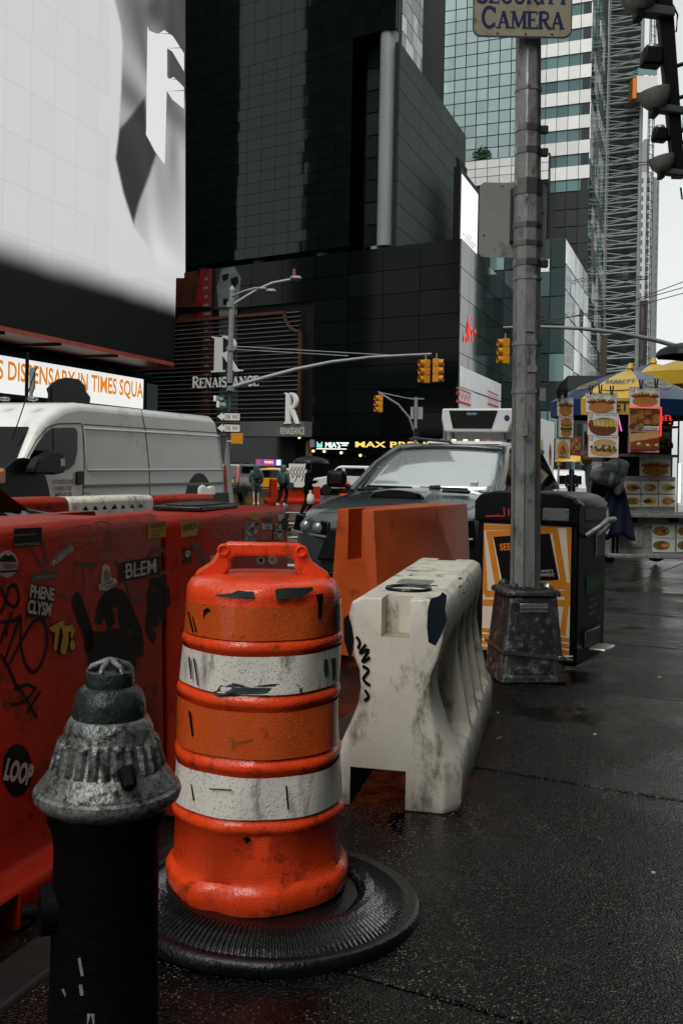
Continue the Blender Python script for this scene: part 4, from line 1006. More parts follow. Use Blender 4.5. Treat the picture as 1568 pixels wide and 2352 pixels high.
# stickers on the first barrier
o = b1.poly('sticker', z3([(120,300),(370,290),(368,455),(115,475)]), 'sticker_black', label='torn black sticker with a word'); b1.text('evertonia', *Z3(122,460), *Z3(345,448), 8, 'print_dim', parent=o)
o = b1.poly('sticker', z3([(120,352),(320,340),(322,360),(122,372)]), 'brown_marks', .003)
o = b1.poly('sticker', [Z3(*p) for p in ell(60, 620, 96, 122)], 'sticker_white', label='round sticker with a mountain'); b1.text('Nature', *Z3(18,665), *Z3(142,655), 14, 'sticker_black', parent=o)
b1.poly('emblem', z3([(-40,600),(0,560),(40,530),(60,545),(100,535),(140,590),(130,600)]), 'sticker_black', .0045, o); b1.poly('emblem', z3([(-20,680),(145,670),(140,690),(-20,700)]), 'sticker_black', .0045, o)
o = b1.poly('sticker', z3([(440,590),(620,430),(655,470),(600,540),(470,645),(445,640)]), 'sticker_grey'); b1.text('FUENTES', *Z3(470,640), *Z3(650,495), 13, 'sticker_white', parent=o, bold=.03)
o = b1.poly('sticker', z3([(272,708),(506,682),(506,755),(272,782)]), 'sticker_green'); b1.text('SESMAN HATTAN', *Z3(288,760), *Z3(494,738), 9, 'print_dim', parent=o); b1.poly('emblem', z3([(360,700),(375,665),(400,657),(425,670),(430,690)]), 'sticker_green', .003, o)
o = b1.poly('sticker', z3([(272,795),(495,822),(442,1112),(222,1085)]), 'sticker_black'); b1.text('PHENE', *Z3(256,920), *Z3(470,948), 30, 'sticker_white', parent=o, bold=.03); b1.text('CLYSM', *Z3(232,1060), *Z3(440,1090), 32, 'sticker_white', parent=o, bold=.03)
o = b1.poly('sticker', z3([(1068,607),(1435,543),(1432,712),(1062,783)]), 'sticker_black', label='black sticker with angular white letters'); b1.text('BLEM', *Z3(1118,750), *Z3(1390,697), 34, 'sticker_white', parent=o); b1.stroke('strike', [z3([(1100,690),(1400,630)])], .0035, 'sticker_white', .005, o)
o = b1.poly('sticker', z3([(1326,240),(1490,228),(1482,375),(1320,392)]), 'sticker_yellow', label='yellow sticker with black handwriting'); b1.text('SWICH', *Z3(1345,305), *Z3(1472,285), 12, 'print_black', parent=o, bold=.02); b1.text('IS U SAN??', *Z3(1358,335), *Z3(1465,322), 5, 'print_black', parent=o); b1.text('SANDO', *Z3(1345,378), *Z3(1425,366), 7, 'print_black', parent=o)
o = b1.poly('sticker', z3([(915,640),(945,620),(975,640),(990,720),(1000,750),(1030,745),(1050,800),(960,855),(885,850),(880,805),(905,790),(900,740)]), 'sticker_white'); b1.text('Garage', *Z3(890,838), *Z3(1005,785), 8, 'sticker_black', parent=o); b1.text('Kidds', *Z3(950,850), *Z3(1045,802), 8, 'sticker_black', parent=o); b1.poly('emblem', z3([(920,690),(950,660),(975,700),(975,760),(925,770)]), 'sticker_grey', .0045, o)
o = b1.poly('sticker', z3([(425,1185),(548,1115),(590,1160),(650,1155),(665,1230),(668,1390),(640,1405),(600,1400),(560,1440),(520,1430),(500,1400),(470,1395),(460,1230)]), 'sticker_black')
b1.poly('emblem', z3([(430,1190),(548,1122),(575,1160),(525,1200),(500,1390),(478,1395),(470,1370),(485,1230),(450,1225)]), 'sticker_yellow', .0045, o); b1.poly('emblem', z3([(540,1180),(640,1160),(660,1220),(640,1290),(625,1280),(625,1225),(605,1225),(600,1340),(575,1430),(540,1430),(530,1380),(555,1260)]), 'sticker_yellow', .0045, o); b1.poly('emblem', [Z3(*p) for p in ell(640, 1345, 22, 45)], 'sticker_yellow', .0045, o)
o = b1.poly('sticker', [Z3(*p) for p in ell(150, 2470, 135, 238)], 'sticker_black', label='round black sticker with a word of blocky letters')
b1.text('LOOP', *Z3(15,2555), *Z3(260,2610), 50, 'sticker_white', parent=o, bold=.05)
# stickers on the second barrier
o = b2.poly('sticker', z4([(190,360),(362,325),(372,430),(355,500),(192,522)]), 'sticker_yellow'); b2.text('SWICH', *Z4(205,470), *Z4(350,430), 16, 'print_black', parent=o, bold=.02)
b2.stroke('marker_tag', [z4(l) for l in ([(385,410),(470,340),(560,345),(590,410),(620,425)], [(385,412),(620,420)], [(480,465),(520,450),(590,525),(620,430)], [(560,300),(590,420)], [(600,310),(640,330),(710,300),(660,280),(600,310)], [(630,330),(640,470),(690,520),(700,420),(690,330)], [(720,380),(700,540)], [(740,330),(700,450),(820,450)], [(620,560),(720,550),(640,590),(720,580)], [(860,330),(800,340),(790,440),(760,520),(830,560)])], .006, 'chalk_marker')
b2.stroke('marker_tag', [z4(l) for l in ([(290,540),(330,640),(400,760),(440,790),(455,740),(400,660),(330,590)], [(590,590),(610,700)])], .02, 'grey_marker')
o = b2.poly('sticker', z4([(215,620),(235,640),(275,640),(300,598),(315,620),(290,670),(285,710),(312,740),(295,790),(265,770),(240,785),(215,815),(190,790),(215,735),(220,690),(190,660)]), 'sticker_black'); b2.poly('emblem', z4([(230,665),(275,660),(280,690),(262,730),(240,730),(228,700)]), 'sticker_white', .0045, o); b2.poly('emblem', [Z4(*p) for p in ell(242, 690, 7, 10, 12)], 'sticker_black', .006, o); b2.poly('emblem', [Z4(*p) for p in ell(264, 688, 7, 10, 12)], 'sticker_black', .006, o)
o = b2.poly('sticker', z4([(862,347),(1000,355),(970,615),(838,615)]), 'sticker_grey', label='grey comic style sticker')
for k in range(14):
    random.seed(k+40); cx_, cy_ = random.uniform(865, 975), random.uniform(370, 600); b2.poly('emblem', [Z4(*p) for p in ell(cx_, cy_, random.uniform(10, 22), random.uniform(10, 24), 10, random.random()*3)], random.choice(['sticker_white', 'sticker_black', 'sticker_white']), .004+.0003*k, o)
o = b2.poly('sticker', z4([(905,258),(1016,290),(998,350),(895,318)]), 'sticker_yellow')
o = b2.poly('sticker', z4([(1035,365),(1145,375),(1140,440),(1032,435)]), 'sticker_white'); b2.text('HENRY', *Z4(1045,385), *Z4(1145,388), 16, 'sticker_black', parent=o); b2.text('78', *Z4(1070,435), *Z4(1115,438), 7, 'sticker_black', parent=o)
o = b2.poly('sticker', z4([(1162,375),(1265,385),(1262,552),(1148,540)]), 'sticker_black'); b2.text('DR.', *Z4(1168,455), *Z4(1255,462), 17, 'sticker_white', parent=o, bold=.02); b2.text('DMS', *Z4(1155,540), *Z4(1255,548), 17, 'sticker_white', parent=o, bold=.02)
o = b2.poly('sticker', z4([(1205,285),(1385,278),(1382,340),(1205,352)]), 'sticker_white'); b2.poly('emblem', [Z4(*p) for p in ell(1270, 380, 40, 62)], 'sticker_black', .0045, o); b2.poly('emblem', [Z4(*p) for p in ell(1290, 300, 24, 30)], 'sticker_black', .0048, o)
o = b2.poly('sticker', z4([(1290,415),(1350,405),(1345,512),(1288,522)]), 'sticker_white'); b2.poly('emblem', z4([(1295,425),(1340,418),(1338,455),(1293,462)]), 'sticker_black', .0045, o); b2.text('ENE', *Z4(1294,510), *Z4(1340,503), 7, 'sticker_black', parent=o)
o = b2.poly('sticker', z4([(992,548),(1160,560),(1155,622),(978,612)]), 'sticker_black'); b2.text('AGONY', *Z4(990,612), *Z4(1150,615), 11, 'print_red', parent=o, bold=.03)
o = b2.poly('sticker', z4([(1235,602),(1345,602),(1345,660),(1235,660)]), 'sticker_white'); b2.text('CADE', *Z4(1242,640), *Z4(1338,640), 6, 'sticker_black', parent=o)
b2.poly('sticker', z4([(498,715),(612,700),(560,790),(498,795)]), 'sticker_white'); o = b2.poly('sticker', [Z4(*p) for p in ell(1020, 765, 40, 42)], 'sticker_white'); b2.poly('emblem', [Z4(*p) for p in ell(1018, 760, 24, 26, 12)], 'sticker_black', .0045, o); o = b2.poly('sticker', [Z4(*p) for p in ell(1145, 760, 48, 46)], 'sticker_white'); b2.poly('emblem', [Z4(*p) for p in ell(1140, 750, 26, 20, 12)], 'sticker_grey', .0045, o)
# black lids lying on top
for (t, l, w, lab) in ((-.16, .62, .22, 'flat black plastic tray lying on the dark red barrier at the left edge'), (1.86, .5, .24, 'flat black plastic tray lying on the red barrier behind the drum')):
    P = R0+RD*t; n = Vector((-RD.y, RD.x, 0)); P = P+n*.27
    r = root('black_tray', lab, 'tray', (P.x, P.y, gr(R0.y)+1.18+.012-.012*t), RA+R(4))
    MB().box(-l/2, l/2, -w/2, w/2, 0, .022).build('plate', 'rubber', r, bevel=.006); MB().box(-l/2+.05, l/2-.05, -w/2+.04, w/2-.04, .0225, .03).build('raised_panel', 'rubber', r, bevel=.004)

# ------------------------------------------------------------------ amber barrier in front of the grey car
OA = math.atan2(8.55-6.95, W(1083, 1160, 8.55).x-W(862, 1172, 6.95).x)
P = W(858, 1172, 6.95); zg = gr(6.95)
ob = root('amber_barrier', 'plain orange barrier with a slot in its end standing before the grey car', 'barrier', (P.x, P.y, zg), OA)
HO = W(858, 1172, 6.95).z-zg
LO = (W(1083, 1158, 8.6)-P).xy.length-.12
prof = [(-.16, 0), (-.16, .13), (-.085, .145), (-.07, .17), (.0, HO), (.29, HO), (.35, .17), (.365, .145), (.42, .13), (.42, 0)]
mb = MB(); mb.loft([[(x, y, z) for y, z in prof] for x in (0, LO)], closed=True, cap=True); o = mb.build('body', 'amber_plastic', ob, bevel=.01)
bake(o); cut(o, [MB().box(-.2, .24, .09, .20, HO-.36, HO+.2), MB().box(LO*.62, LO*.62+.03, -.3, .12, HO-.16, HO+.2), MB().box(-.2, .1, .05, .25, -.1, .09)]); shade(o, 35)

# ------------------------------------------------------------------ white barrier
WA = R(90-12.7); P = W(905, 1600, 3.78); zg = gs(3.7)
wb = root('white_barrier', 'dirty white plastic water barrier with notched ends standing on the wet pavement', 'barrier', (P.x, P.y, zg), WA)
LW, HW = 1.72, .80
zl = [0, .03, .15, .19, .225, .30, .38, .45, .52, .58, .66, .74, .78, .80]
rib = [.245, .258, .258, .245, .215, .182, .150, .134, .138, .162, .184, .184, .172, .14]
rec = [.245, .258, .258, .245, .115, .075, .06, .06, .09, .15, .184, .184, .172, .14]
endw = [.190, .196, .196, .19, .182, .15, .130, .122, .128, .155, .172, .172, .162, .13]
rbl = [.245, .262, .262, .250, .240, .225, .208, .193, .180, .178, .186, .186, .172, .14]
xs = [(0, endw), (.012, [w+.012 for w in endw]), (.06, rib), (.24, rib)]
x = .29
for k in range(4):
    xs += [(x, rec), (x+.19, rec), (x+.225, rbl), (x+.275, rbl)]; x += .31
xs += [(LW-.06, rib), (LW-.012, [w+.012 for w in endw]), (LW, endw)]
xs = sorted(xs, key=lambda p: p[0]); rows = []; last = -1
for x, wv in xs:
    if x <= last: continue
    last = x
    sec = [(x, -w, z) for w, z in zip(wv, zl)] + [(x, w, z) for w, z in zip(wv[::-1], zl[::-1])]
    rows.append(sec)
mb = MB(); mb.loft(rows, closed=True, cap=True); o = mb.build('body', 'white_plastic', wb, bevel=.01, seg=2)
bake(o)
cutl = [MB().box(-.1, .11, -.055, .055, .655, .9), MB().box(LW-.1, LW+.1, -.05, .05, .70, .9), MB().box(.80, .93, -.08, .08, .755, .9), MB().box(-.1, .8, -.05, .165, -.05, .15)]
for kx in (1.35,): cutl.append(MB().box(kx, kx+.1, -.03, .2, .785, .9))
cut(o, cutl); shade(o, 32)
for nm_, q in (('slot_shade', (.004, .79, -.0585, .1635, .1475, .1495)), ('slot_shade', (.004, .79, -.0595, -.0575, .001, .147)), ('slot_shade', (.004, .79, .1625, .1645, .001, .147)), ('slot_shade', (.792, .797, -.0585, .1635, .001, .147))): MB().box(*q).build(nm_, 'black_paint', wb)  # black sheets stand for the shade inside the slot
MB().box(.002, .1085, -.0545, .0545, .655, .657).build('notch_floor', 'plastic_floor', wb)
mb = MB(); mb.lathe([(.0, .796), (.075, .796), (.085, .806), (.092, .812), (.096, .806), (.096, .798)], 40, (.31, 0, 0)); mb.build('fill_cap', 'rubber', wb, smooth=40)
for k in range(2): MB().box(.30, .32, -.07, .07, .7965+.001*k, .8005+.001*k).build('cap_grip', 'rubber', wb)
MB().box(.50, .66, -.06, .085, .8015, .8025).build('label_plate', 'sticker_grey', wb)
MB().box(.46, .475, -.10, .02, .8015, .8025).build('black_mark', 'black_paint', wb)
def wface(px, py, off=.0):   # right flank of the top bar
    n = Vector((-math.sin(WA), math.cos(WA), 0)); d = Vector((math.cos(WA), math.sin(WA), 0)); p0 = wb.location-n*(.186+off); rr = ray(px, py); t = (p0-CAMP).dot(n)/rr.dot(n); q = CAMP+rr*t-wb.location
    return (q.dot(d), -(.186+off), q.z)
def weface(px, py, off=.0):  # near end
    d = Vector((math.cos(WA), math.sin(WA), 0)); n = Vector((-math.sin(WA), math.cos(WA), 0)); p0 = wb.location-d*off; rr = ray(px, py); t = (p0-CAMP).dot(d)/rr.dot(d); q = CAMP+rr*t-wb.location
    return (-off, q.dot(n), q.z)
mb = MB(); scan(mb, [(988,1376),(998,1372),(1007,1372),(1016,1360),(1026,1368),(1022,1400),(1026,1425),(1012,1462),(1000,1484),(984,1480),(980,1440),(982,1400)], lambda a, b: wface(a, b, .006), 8, 2); mb.build('blue_spray', 'blue_paint', wb, fix=False)
mb = MB()
for l in ([(1052,1330),(1054,1372)], [(1052,1330),(1060,1328),(1060,1345),(1052,1350)], [(1063,1325),(1062,1362),(1068,1360)], [(1070,1320),(1070,1352)], [(1070,1335),(1077,1318)], [(1073,1330),(1079,1345)]):
    pts = [wface(*p, .006) for p in l]; q = MB(); q.ribbon([(p[0], p[2]) for p in pts], .008); mb.add([(x, -.193, z) for x, y, z in q.v], q.f)
mb.build('maroon_tag', 'maroon_paint', wb, fix=False)
mb = MB()
for l in ([(818,1462),(826,1475),(822,1490)], [(840,1480),(826,1500),(846,1492),(832,1520),(850,1510)], [(832,1530),(846,1540),(834,1560),(850,1575)], [(838,1585),(846,1600),(836,1610)]):
    pts = smooth_line([(lambda c: (c[1], c[2]))(weface(*p, .004)) for p in l]); q = MB(); q.ribbon(pts, .011); mb.add([(-.005, x, z) for x, y, z in q.v], q.f)
mb.build('black_tag', 'black_paint', wb, fix=False)
mb = MB(); scan(mb, [(789,1420),(800,1412),(808,1440),(812,1470),(806,1520),(798,1500),(790,1470)], lambda a, b: weface(a, b, .006), 8, 2); mb.build('black_spray', 'black_paint', wb, fix=False)

# ------------------------------------------------------------------ lamp pole with its base
PD = 6.35; PP = W(1205, 1400, PD); pz = gs(PD)
pole = root('street_pole', 'weathered eight sided steel pole with clamps rising from a tapered base', 'pole', (PP.x, PD, pz), R(8))
def octa(r0, r1, z0, z1, x0=0, x1=0):
    mb = MB(); mb.loft([[(x+r*math.cos(math.pi*(k+.5)/4), r*math.sin(math.pi*(k+.5)/4), z) for k in range(8)] for r, z, x in ((r0, z0, x0), (r1, z1, x1))], closed=True, cap=True); return mb
zB_ = .57
octa(.098, .074, zB_-.05, 5.6, 0, -.07).build('shaft', 'galvanised', pole, bevel=.006, seg=1)
bx = lambda w, d, z: [(-w, -d, z), (w, -d, z), (w, d, z), (-w, d, z)]
mb = MB(); mb.loft([bx(.215, .215, 0), bx(.215, .215, .04), bx(.2, .2, .06), bx(.158, .158, zB_-.03)], closed=True, cap=True); mb.build('base', 'pole_base_paint', pole, bevel=.025, seg=3)
mb = MB(); mb.loft([bx(.172, .172, zB_-.035), bx(.177, .177, zB_-.02), bx(.168, .168, zB_), bx(.135, .135, zB_+.012)], closed=True, cap=True); mb.build('base_cap', 'pole_base_paint', pole, bevel=.012)
MB().tube([(-.13,-.13,zB_+.014),(.13,-.13,zB_+.014),(.13,.13,zB_+.014),(-.13,.13,zB_+.014),(-.13,-.13,zB_+.014)], .012, 6).build('base_bead', 'pole_base_paint', pole)
for sx_, sy_ in ((-1, -1), (1, -1), (-1, 1), (1, 1)):
    MB().lathe([(.03, zB_+.01), (.028, zB_+.03), (.014, zB_+.045), (0, zB_+.047)], 12, (sx_*.11, sy_*.11, 0)).build('bolt', 'hinge_steel' if sx_ > 0 else 'pole_base_paint', pole, smooth=40)
tl = math.atan2(.05, .47)
def onbase(mb): # tilt onto the front of the tapered base
    mb.v = [(x, -.2+(z-.06)*.089+y, z) for x, y, z in mb.v]; return mb
onbase(MB().box(-.12, .12, -.006, .004, .06, .44)).build('access_door', 'pole_base_paint', pole, bevel=.004)
h_ = onbase(MB().box(-.09, .09, -.012, -.007, .44, .495)).build('hinge', 'hinge_steel', pole, bevel=.002)
mb = MB(); mb.tube([(-.09, -.014, .467), (.09, -.014, .467)], .005, 8); onbase(mb).build('hinge_pin', 'steel_band', h_)
for k in range(4):
    for zz in (.452, .483): mb = MB(); mb.cbox((-.065+.043*k, -.0135, zz), (.008, .004, .008)); onbase(mb).build('rivet', 'steel_band', h_)
st = [(.207-(z-.06)*.089) for z in (.2, .16)]
mb = MB(); p = [(-st[0]-.004, st[0]+.004), (-st[0]-.004, -st[0]-.004), (st[1]+.004, -st[1]-.004), (st[1]+.004, st[1]+.004)]; zz = [.21, .20, .155, .16]
vs = []; 
for (x, y), z in zip(p, zz): vs += [(x, y, z-.011), (x, y, z+.011)]
mb.add(vs, [(0,1,3,2),(2,3,5,4),(4,5,7,6)]); o = mb.build('strap', 'steel_band', pole, fix=False); sm = o.modifiers.new('s', 'SOLIDIFY'); sm.thickness = .003
MB().cbox((st[1]-.03, -st[1]-.012, .16), (.035, .018, .03)).build('strap_buckle', 'steel_band', pole, bevel=.004)
MB().tube([(st[1], -st[1], .165), (st[1]+.035, -st[1]-.03, .175), (st[1]+.05, -st[1]-.015, .15), (st[1]+.02, -st[1]+.01, .145)], .008, 6).build('strap_tail', 'steel_band', pole)
def px_z(py): return W(1200, py, PD).z-pz
for py, hh in ((298, .02), (350, .02), (432, .05), (520, .016), (562, .016), (605, .02), (640, .012), (208, .012), (790, .012), (900, .012)):
    z = px_z(py); f = (z-zB_)/(5.6-zB_); r0 = .098-.024*f+.004; octa(r0, r0, z-hh, z+hh, -.07*f, -.07*f).build('band', 'steel_band' if hh > .012 else 'galvanised', pole)
    if hh == .02: MB().cbox((-.07*f+r0+.015, -.02, z), (.04, .04, .05)).build('clamp_lug', 'steel_dark', pole, bevel=.005)
for (px, py, w, h) in ((1192, 745, 24, 30), (1226, 905, 14, 28), (1200, 846, 22, 14), (1186, 980, 12, 40)):   # remains of paper bills
    q = W(px, py, PD-.105); z = q.z-pz; f = (z-zB_)/(5.6-zB_); MB().cbox(((px-1205)/FPX*PD, -.0985+.024*f*1.0, z), (w/FPX*PD, .003, h/FPX*PD)).build('paper_scrap', 'sticker_grey', pole)
# signs on the pole
def pole_sign(name, label, px0, py0, px1, py1, D, m, th=.006, rad=.05):
    a, b = W(px0, py1, D), W(px1, py0, D); r = root(name, label, 'sign', ((a.x+b.x)/2, D, (a.z+b.z)/2), 0); w, h = b.x-a.x, b.z-a.z
    c = []; 
    for cx_, cy_, a0 in ((w/2-rad, h/2-rad, 0), (-w/2+rad, h/2-rad, 90), (-w/2+rad, -h/2+rad, 180), (w/2-rad, -h/2+rad, 270)): c += arc(cx_, cy_, rad, rad, a0, a0+90, 5)
    MB().prism(c, -th, 0).build('plate', m, r); return r, w, h, c
mat('sign_cream', (.30,.27,.19), .4, var=.12, vs=4, dirt=.32, dcol=(.07,.055,.03), ds=6)
mat('sign_back', (.24,.245,.225), .5, .1, var=.12, vs=3, dirt=.15, ds=5)
mat('sign_blue', (.02,.022,.09), .4)
sg, w, h, c = pole_sign('security_sign', 'cream sign with navy serif lettering about a security camera at the top of the pole', 1084, -62, 1315, 84, PD-.13, 'sign_cream')
mb = MB(); inner = [(x*.975, z*.955) for x, z in c]; outer = [(x*.993, z*.985) for x, z in c]; n = len(c)
mb.add([(x, -.0075, z) for x, z in outer]+[(x, -.0075, z) for x, z in inner], [(i, (i+1) % n, (i+1) % n+n, i+n) for i in range(n)]); mb.build('border', 'sign_blue', sg)
mb = MB(); serif(mb, 'CAMERA', -w*.42, -h*.36, w*.84, h*.26, -.008, .2, [1.25,1,1,1,1,1]); serif(mb, 'SECURITY', -w*.47, h*.02, w*.94, h*.26, -.008, .2, [1.2]+[1]*7); mb.build('lettering', 'sign_blue', sg)
for x in (-w*.25, .02, w*.3): MB().lathe([(.007, 0), (0, .002)], 10).build('rivet', 'steel_dark', sg).location = (x, -.009, -h*.44)
MB().box(-.03, .03, .0, .1, -h*.3, h*.3).build('bracket', 'steel_dark', sg)
sb, w, h, c = pole_sign('sign_back_panel', 'blank grey back of a metal sign strapped behind the pole', 1098, 421, 1256, 590, PD+.13, 'sign_back', .004, .04)
for x, z in ((-w*.17, h*.46), (w*.44, h*.1), (-w*.43, -h*.2), (w*.44, -h*.3)): MB().lathe([(.008, 0), (0, .003)], 8).build('rivet', 'print_white', sb).location = (x, -.006, z)
MB().box(-.02, .02, -.05, .0, -h*.3, h*.4).build('bracket', 'steel_dark', sb)

# ------------------------------------------------------------------ solar bin
BA = R(-31); Pb = W(1322, 1510, 6.72); zg = gs(6.8)
bn = root('litter_bin', 'tall black litter bin with an orange and cream striped poster and a side foot pedal', 'litter bin', (0, 0, 0), BA)
bw, bd, bh = .735, .66, 1.12
cr = Matrix.Rotation(BA, 3, 'Z') @ Vector((bw/2, -bd/2, 0)); bn.location = (Pb.x-cr.x, Pb.y-cr.y, zg)
FBN = Facade((bn.location.x+(Matrix.Rotation(BA, 3, 'Z') @ Vector((0, -bd/2, 0))).x, bn.location.y+(Matrix.Rotation(BA, 3, 'Z') @ Vector((0, -bd/2, 0))).y), BA)
MB().box(-bw/2, bw/2, -bd/2, bd/2, .0, bh-.02).build('cabinet', 'bin_black', bn, bevel=.02)
cap = [(-bw/2-.012, bh-.16), (bw/2+.012, bh-.16), (bw/2+.012, bh-.02), (bw/2-.03, bh+.03), (bw/2-.14, bh+.055), (-bw/2+.14, bh+.055), (-bw/2+.03, bh+.03), (-bw/2-.012, bh-.02)]
MB().prism(cap, -bd/2-.03, -bd/2+.10).build('hood', 'bin_black', bn, bevel=.012)
MB().prism([(x*.985, z-.004 if z > bh else z) for x, z in cap], -bd/2+.101, bd/2+.01).build('lid', 'bin_cap', bn, bevel=.03)
p0, p1 = -bw/2+.055, bw/2-.045; q0, q1 = .045, bh-.175; yF = -bd/2-.004
ps = MB().box(p0, p1, yF-.004, yF, q0, q1).build('poster', 'poster_cream', bn)
def pst(u, v): return (p0+(p1-p0)*u, q1-(q1-q0)*v)
def band_poly(pts, wd, m, k):
    P = [pst(*p) for p in pts]; mb = MB(); n = len(P)
    L_, R_ = [], []
    for i in range(n):
        a = Vector(P[i]) - Vector(P[i-1]) if i else None; b = Vector(P[i+1]) - Vector(P[i]) if i < n-1 else None
        na = Vector((-a.y, a.x)).normalized() if a else None; nb2 = Vector((-b.y, b.x)).normalized() if b else None
        if na is None: nn = nb2
        elif nb2 is None: nn = na
        else: nn = (na+nb2); nn = nn/nn.length_squared*2*1.0; 
        L_.append(Vector(P[i])+nn*wd/2); R_.append(Vector(P[i])-nn*wd/2)
    cl_ = lambda p: (min(max(p.x, p0), p1), yF-.0055-.0004*k, min(max(p.y, q0), q1))
    mb.add([cl_(p) for p in L_]+[cl_(p) for p in R_], [(i, i+1, i+1+n, i+n) for i in range(n-1)]); mb.build('printed_stripe', m, ps, fix=False)
# stripes running round the tilted black square, then the lower set
t = .034*(p1-p0)/.575*1.0
for k, d in enumerate((.06, .23, .40)):
    tl_, tr_, br_, bl_ = (.115-d*.86, .105-d*.30), (.765+d*.9, .055-d*.42), (.875+d*.9, .40+d*.42), (.235-d*.9, .46+d*.42)
    band_poly([bl_, tl_, tr_, br_, bl_], .043, 'poster_orange', k)
k = 4
for i in range(8):
    y0 = .985-i*.048; xk = .97-.052*i
    if i < 4: band_poly([(.0, y0), (.62, y0-.012+.004*i), (1.0, y0+.005)], .024, 'poster_orange', k)
for i, (xa, ya, yb) in enumerate(((.985, .50, .79), (.84, .46, .735), (.70, .43, .68))):
    band_poly([(1.02, ya-.03+.01*i) if i < 2 else (xa, ya), (xa-.005, ya-.012), (xa-.055, yb), (.2, yb-.06)], .04, 'poster_orange', k+i)
mb = MB(); sq = [pst(.115, .105), pst(.765, .055), pst(.875, .40), pst(.235, .46)]; mb.add([(x, yF-.0085, z) for x, z in sq], [(0, 1, 2, 3)]); blk = mb.build('black_square', 'poster_black', ps, fix=False)
mb = MB(); sq = [pst(.33, .475), pst(.72, .485), pst(.69, .60), pst(.33, .62)]; mb.add([(x, yF-.0085, z) for x, z in sq], [(0, 1, 2, 3)]); mb.build('black_square', 'poster_black', ps, fix=False)
def ptxt(s, u0, v0, u1, v1, h, m, bold=0):
    a, b = pst(u0, v0), pst(u1, v1); mb = MB(); text(mb, s, a[0], a[1], math.hypot(b[0]-a[0], b[1]-a[1]), h, yF-.0095, bold, rot=math.atan2(b[1]-a[1], b[0]-a[0])); return mb.build('lettering', m, ps, fix=False)
ptxt("TIMES SQUARE'S", .45, .372, .81, .35, .022, 'print_white'); ptxt('AND ENTERTAINMENT.', .45, .40, .835, .378, .022, 'print_white')
ptxt('THIS', .36, .295, .635, .272, .055, 'print_dim', .03); ptxt('PLACE', .34, .355, .635, .333, .052, 'print_dim', .03); ptxt('THE', .40, .165, .605, .147, .05, 'print_orange', .03); ptxt('SEE', .20, .21, .33, .20, .05, 'print_orange', .03)
# hood details
hb_ = MB().box(bw/2-.24, bw/2-.055, -bd/2-.038, -bd/2-.031, bh-.135, bh-.05).build('metal_plate', 'steel_dark', bn, bevel=.012)
hb_.data.materials.clear(); hb_.data.materials.append(MAT['office_mid'])
for x in (bw/2-.225, bw/2-.07):
    for z in (bh-.12, bh-.065): MB().cbox((x, -bd/2-.04, z), (.012, .006, .012)).build('screw', 'steel_band', hb_)
nt_ = MB().box(-.06, .10, -bd/2-.036, -bd/2-.031, bh-.135, bh-.02).build('notice', 'print_navy', bn)
mb = MB(); text(mb, 'ing?', .0, bh-.045, .035, .016, -bd/2-.037); text(mb, 'ing.', .0, bh-.065, .033, .016, -bd/2-.037); mb.build('lettering', 'print_dim', nt_)
mb = MB()
for l in ([(-.21, bh-.11), (-.20, bh-.12), (-.15, bh-.118), (-.155, bh-.06)], [(-.12, bh-.065), (-.118, bh-.115)], [(-.09, bh-.115), (-.085, bh-.065), (-.05, bh-.11), (-.045, bh-.06)], [(-.29, bh-.125), (-.21, bh-.12)]): mb.ribbon(l, .011, -bd/2-.033)
mb.build('red_graffiti', 'print_red', bn, fix=False)
# right side: handle, labels, pedal
xs_ = bw/2
MB().tube([(xs_+.0, -.16, bh-.24), (xs_+.09, -.10, bh-.17), (xs_+.115, -.06, bh-.135), (xs_+.12, .10, bh-.13), (xs_+.09, .14, bh-.16), (xs_+.0, .12, bh-.25)], .02, 10).build('handle', 'hydrant_green', bn, smooth=50).data.materials[0] = MAT['galvanised']
MB().box(xs_+.001, xs_+.005, -.12, .30, .47, .60).build('green_label', 'print_green', bn)
def stxt(s, y0, z0, w, h, m):
    mb = MB(); text(mb, s, 0, 0, w, h, 0, .01); mb.v = [(xs_+.007, y0+x, z0+z) for x, y, z in mb.v]; mb.build('lettering', m, bn, fix=False)
stxt('TIMES SQUARE', -.09, .505, .37, .06, 'print_dim')
for i, s in enumerate(("EXPLORE NYC'S", 'MOST ICONIC', 'NEIGHBORHOOD')): stxt(s, -.08, .42-.05*i, .2, .022, 'print_dim')
stxt('BITS', .14, .26, .07, .025, 'print_dim'); stxt("TSQ.ORG", .1, .2, .12, .025, 'print_dim')
mb = MB(); mb.ribbon([(.15, .44), (.2, .42), (.21, .36), (.2, .31)], .008); mb.v = [(xs_+.006, x, z) for x, y, z in mb.v]; mb.build('arrow', 'print_dim', bn, fix=False)
MB().box(xs_+.001, xs_+.006, .08, .28, .72, .88).build('notice', 'sticker_grey', bn)
MB().box(xs_, xs_+.02, -.16, .16, .10, .22).build('pedal_bracket', 'bin_cap', bn, bevel=.01)
MB().box(xs_+.02, xs_+.14, -.12, .12, .085, .105).build('pedal', 'hinge_steel', bn, bevel=.01)

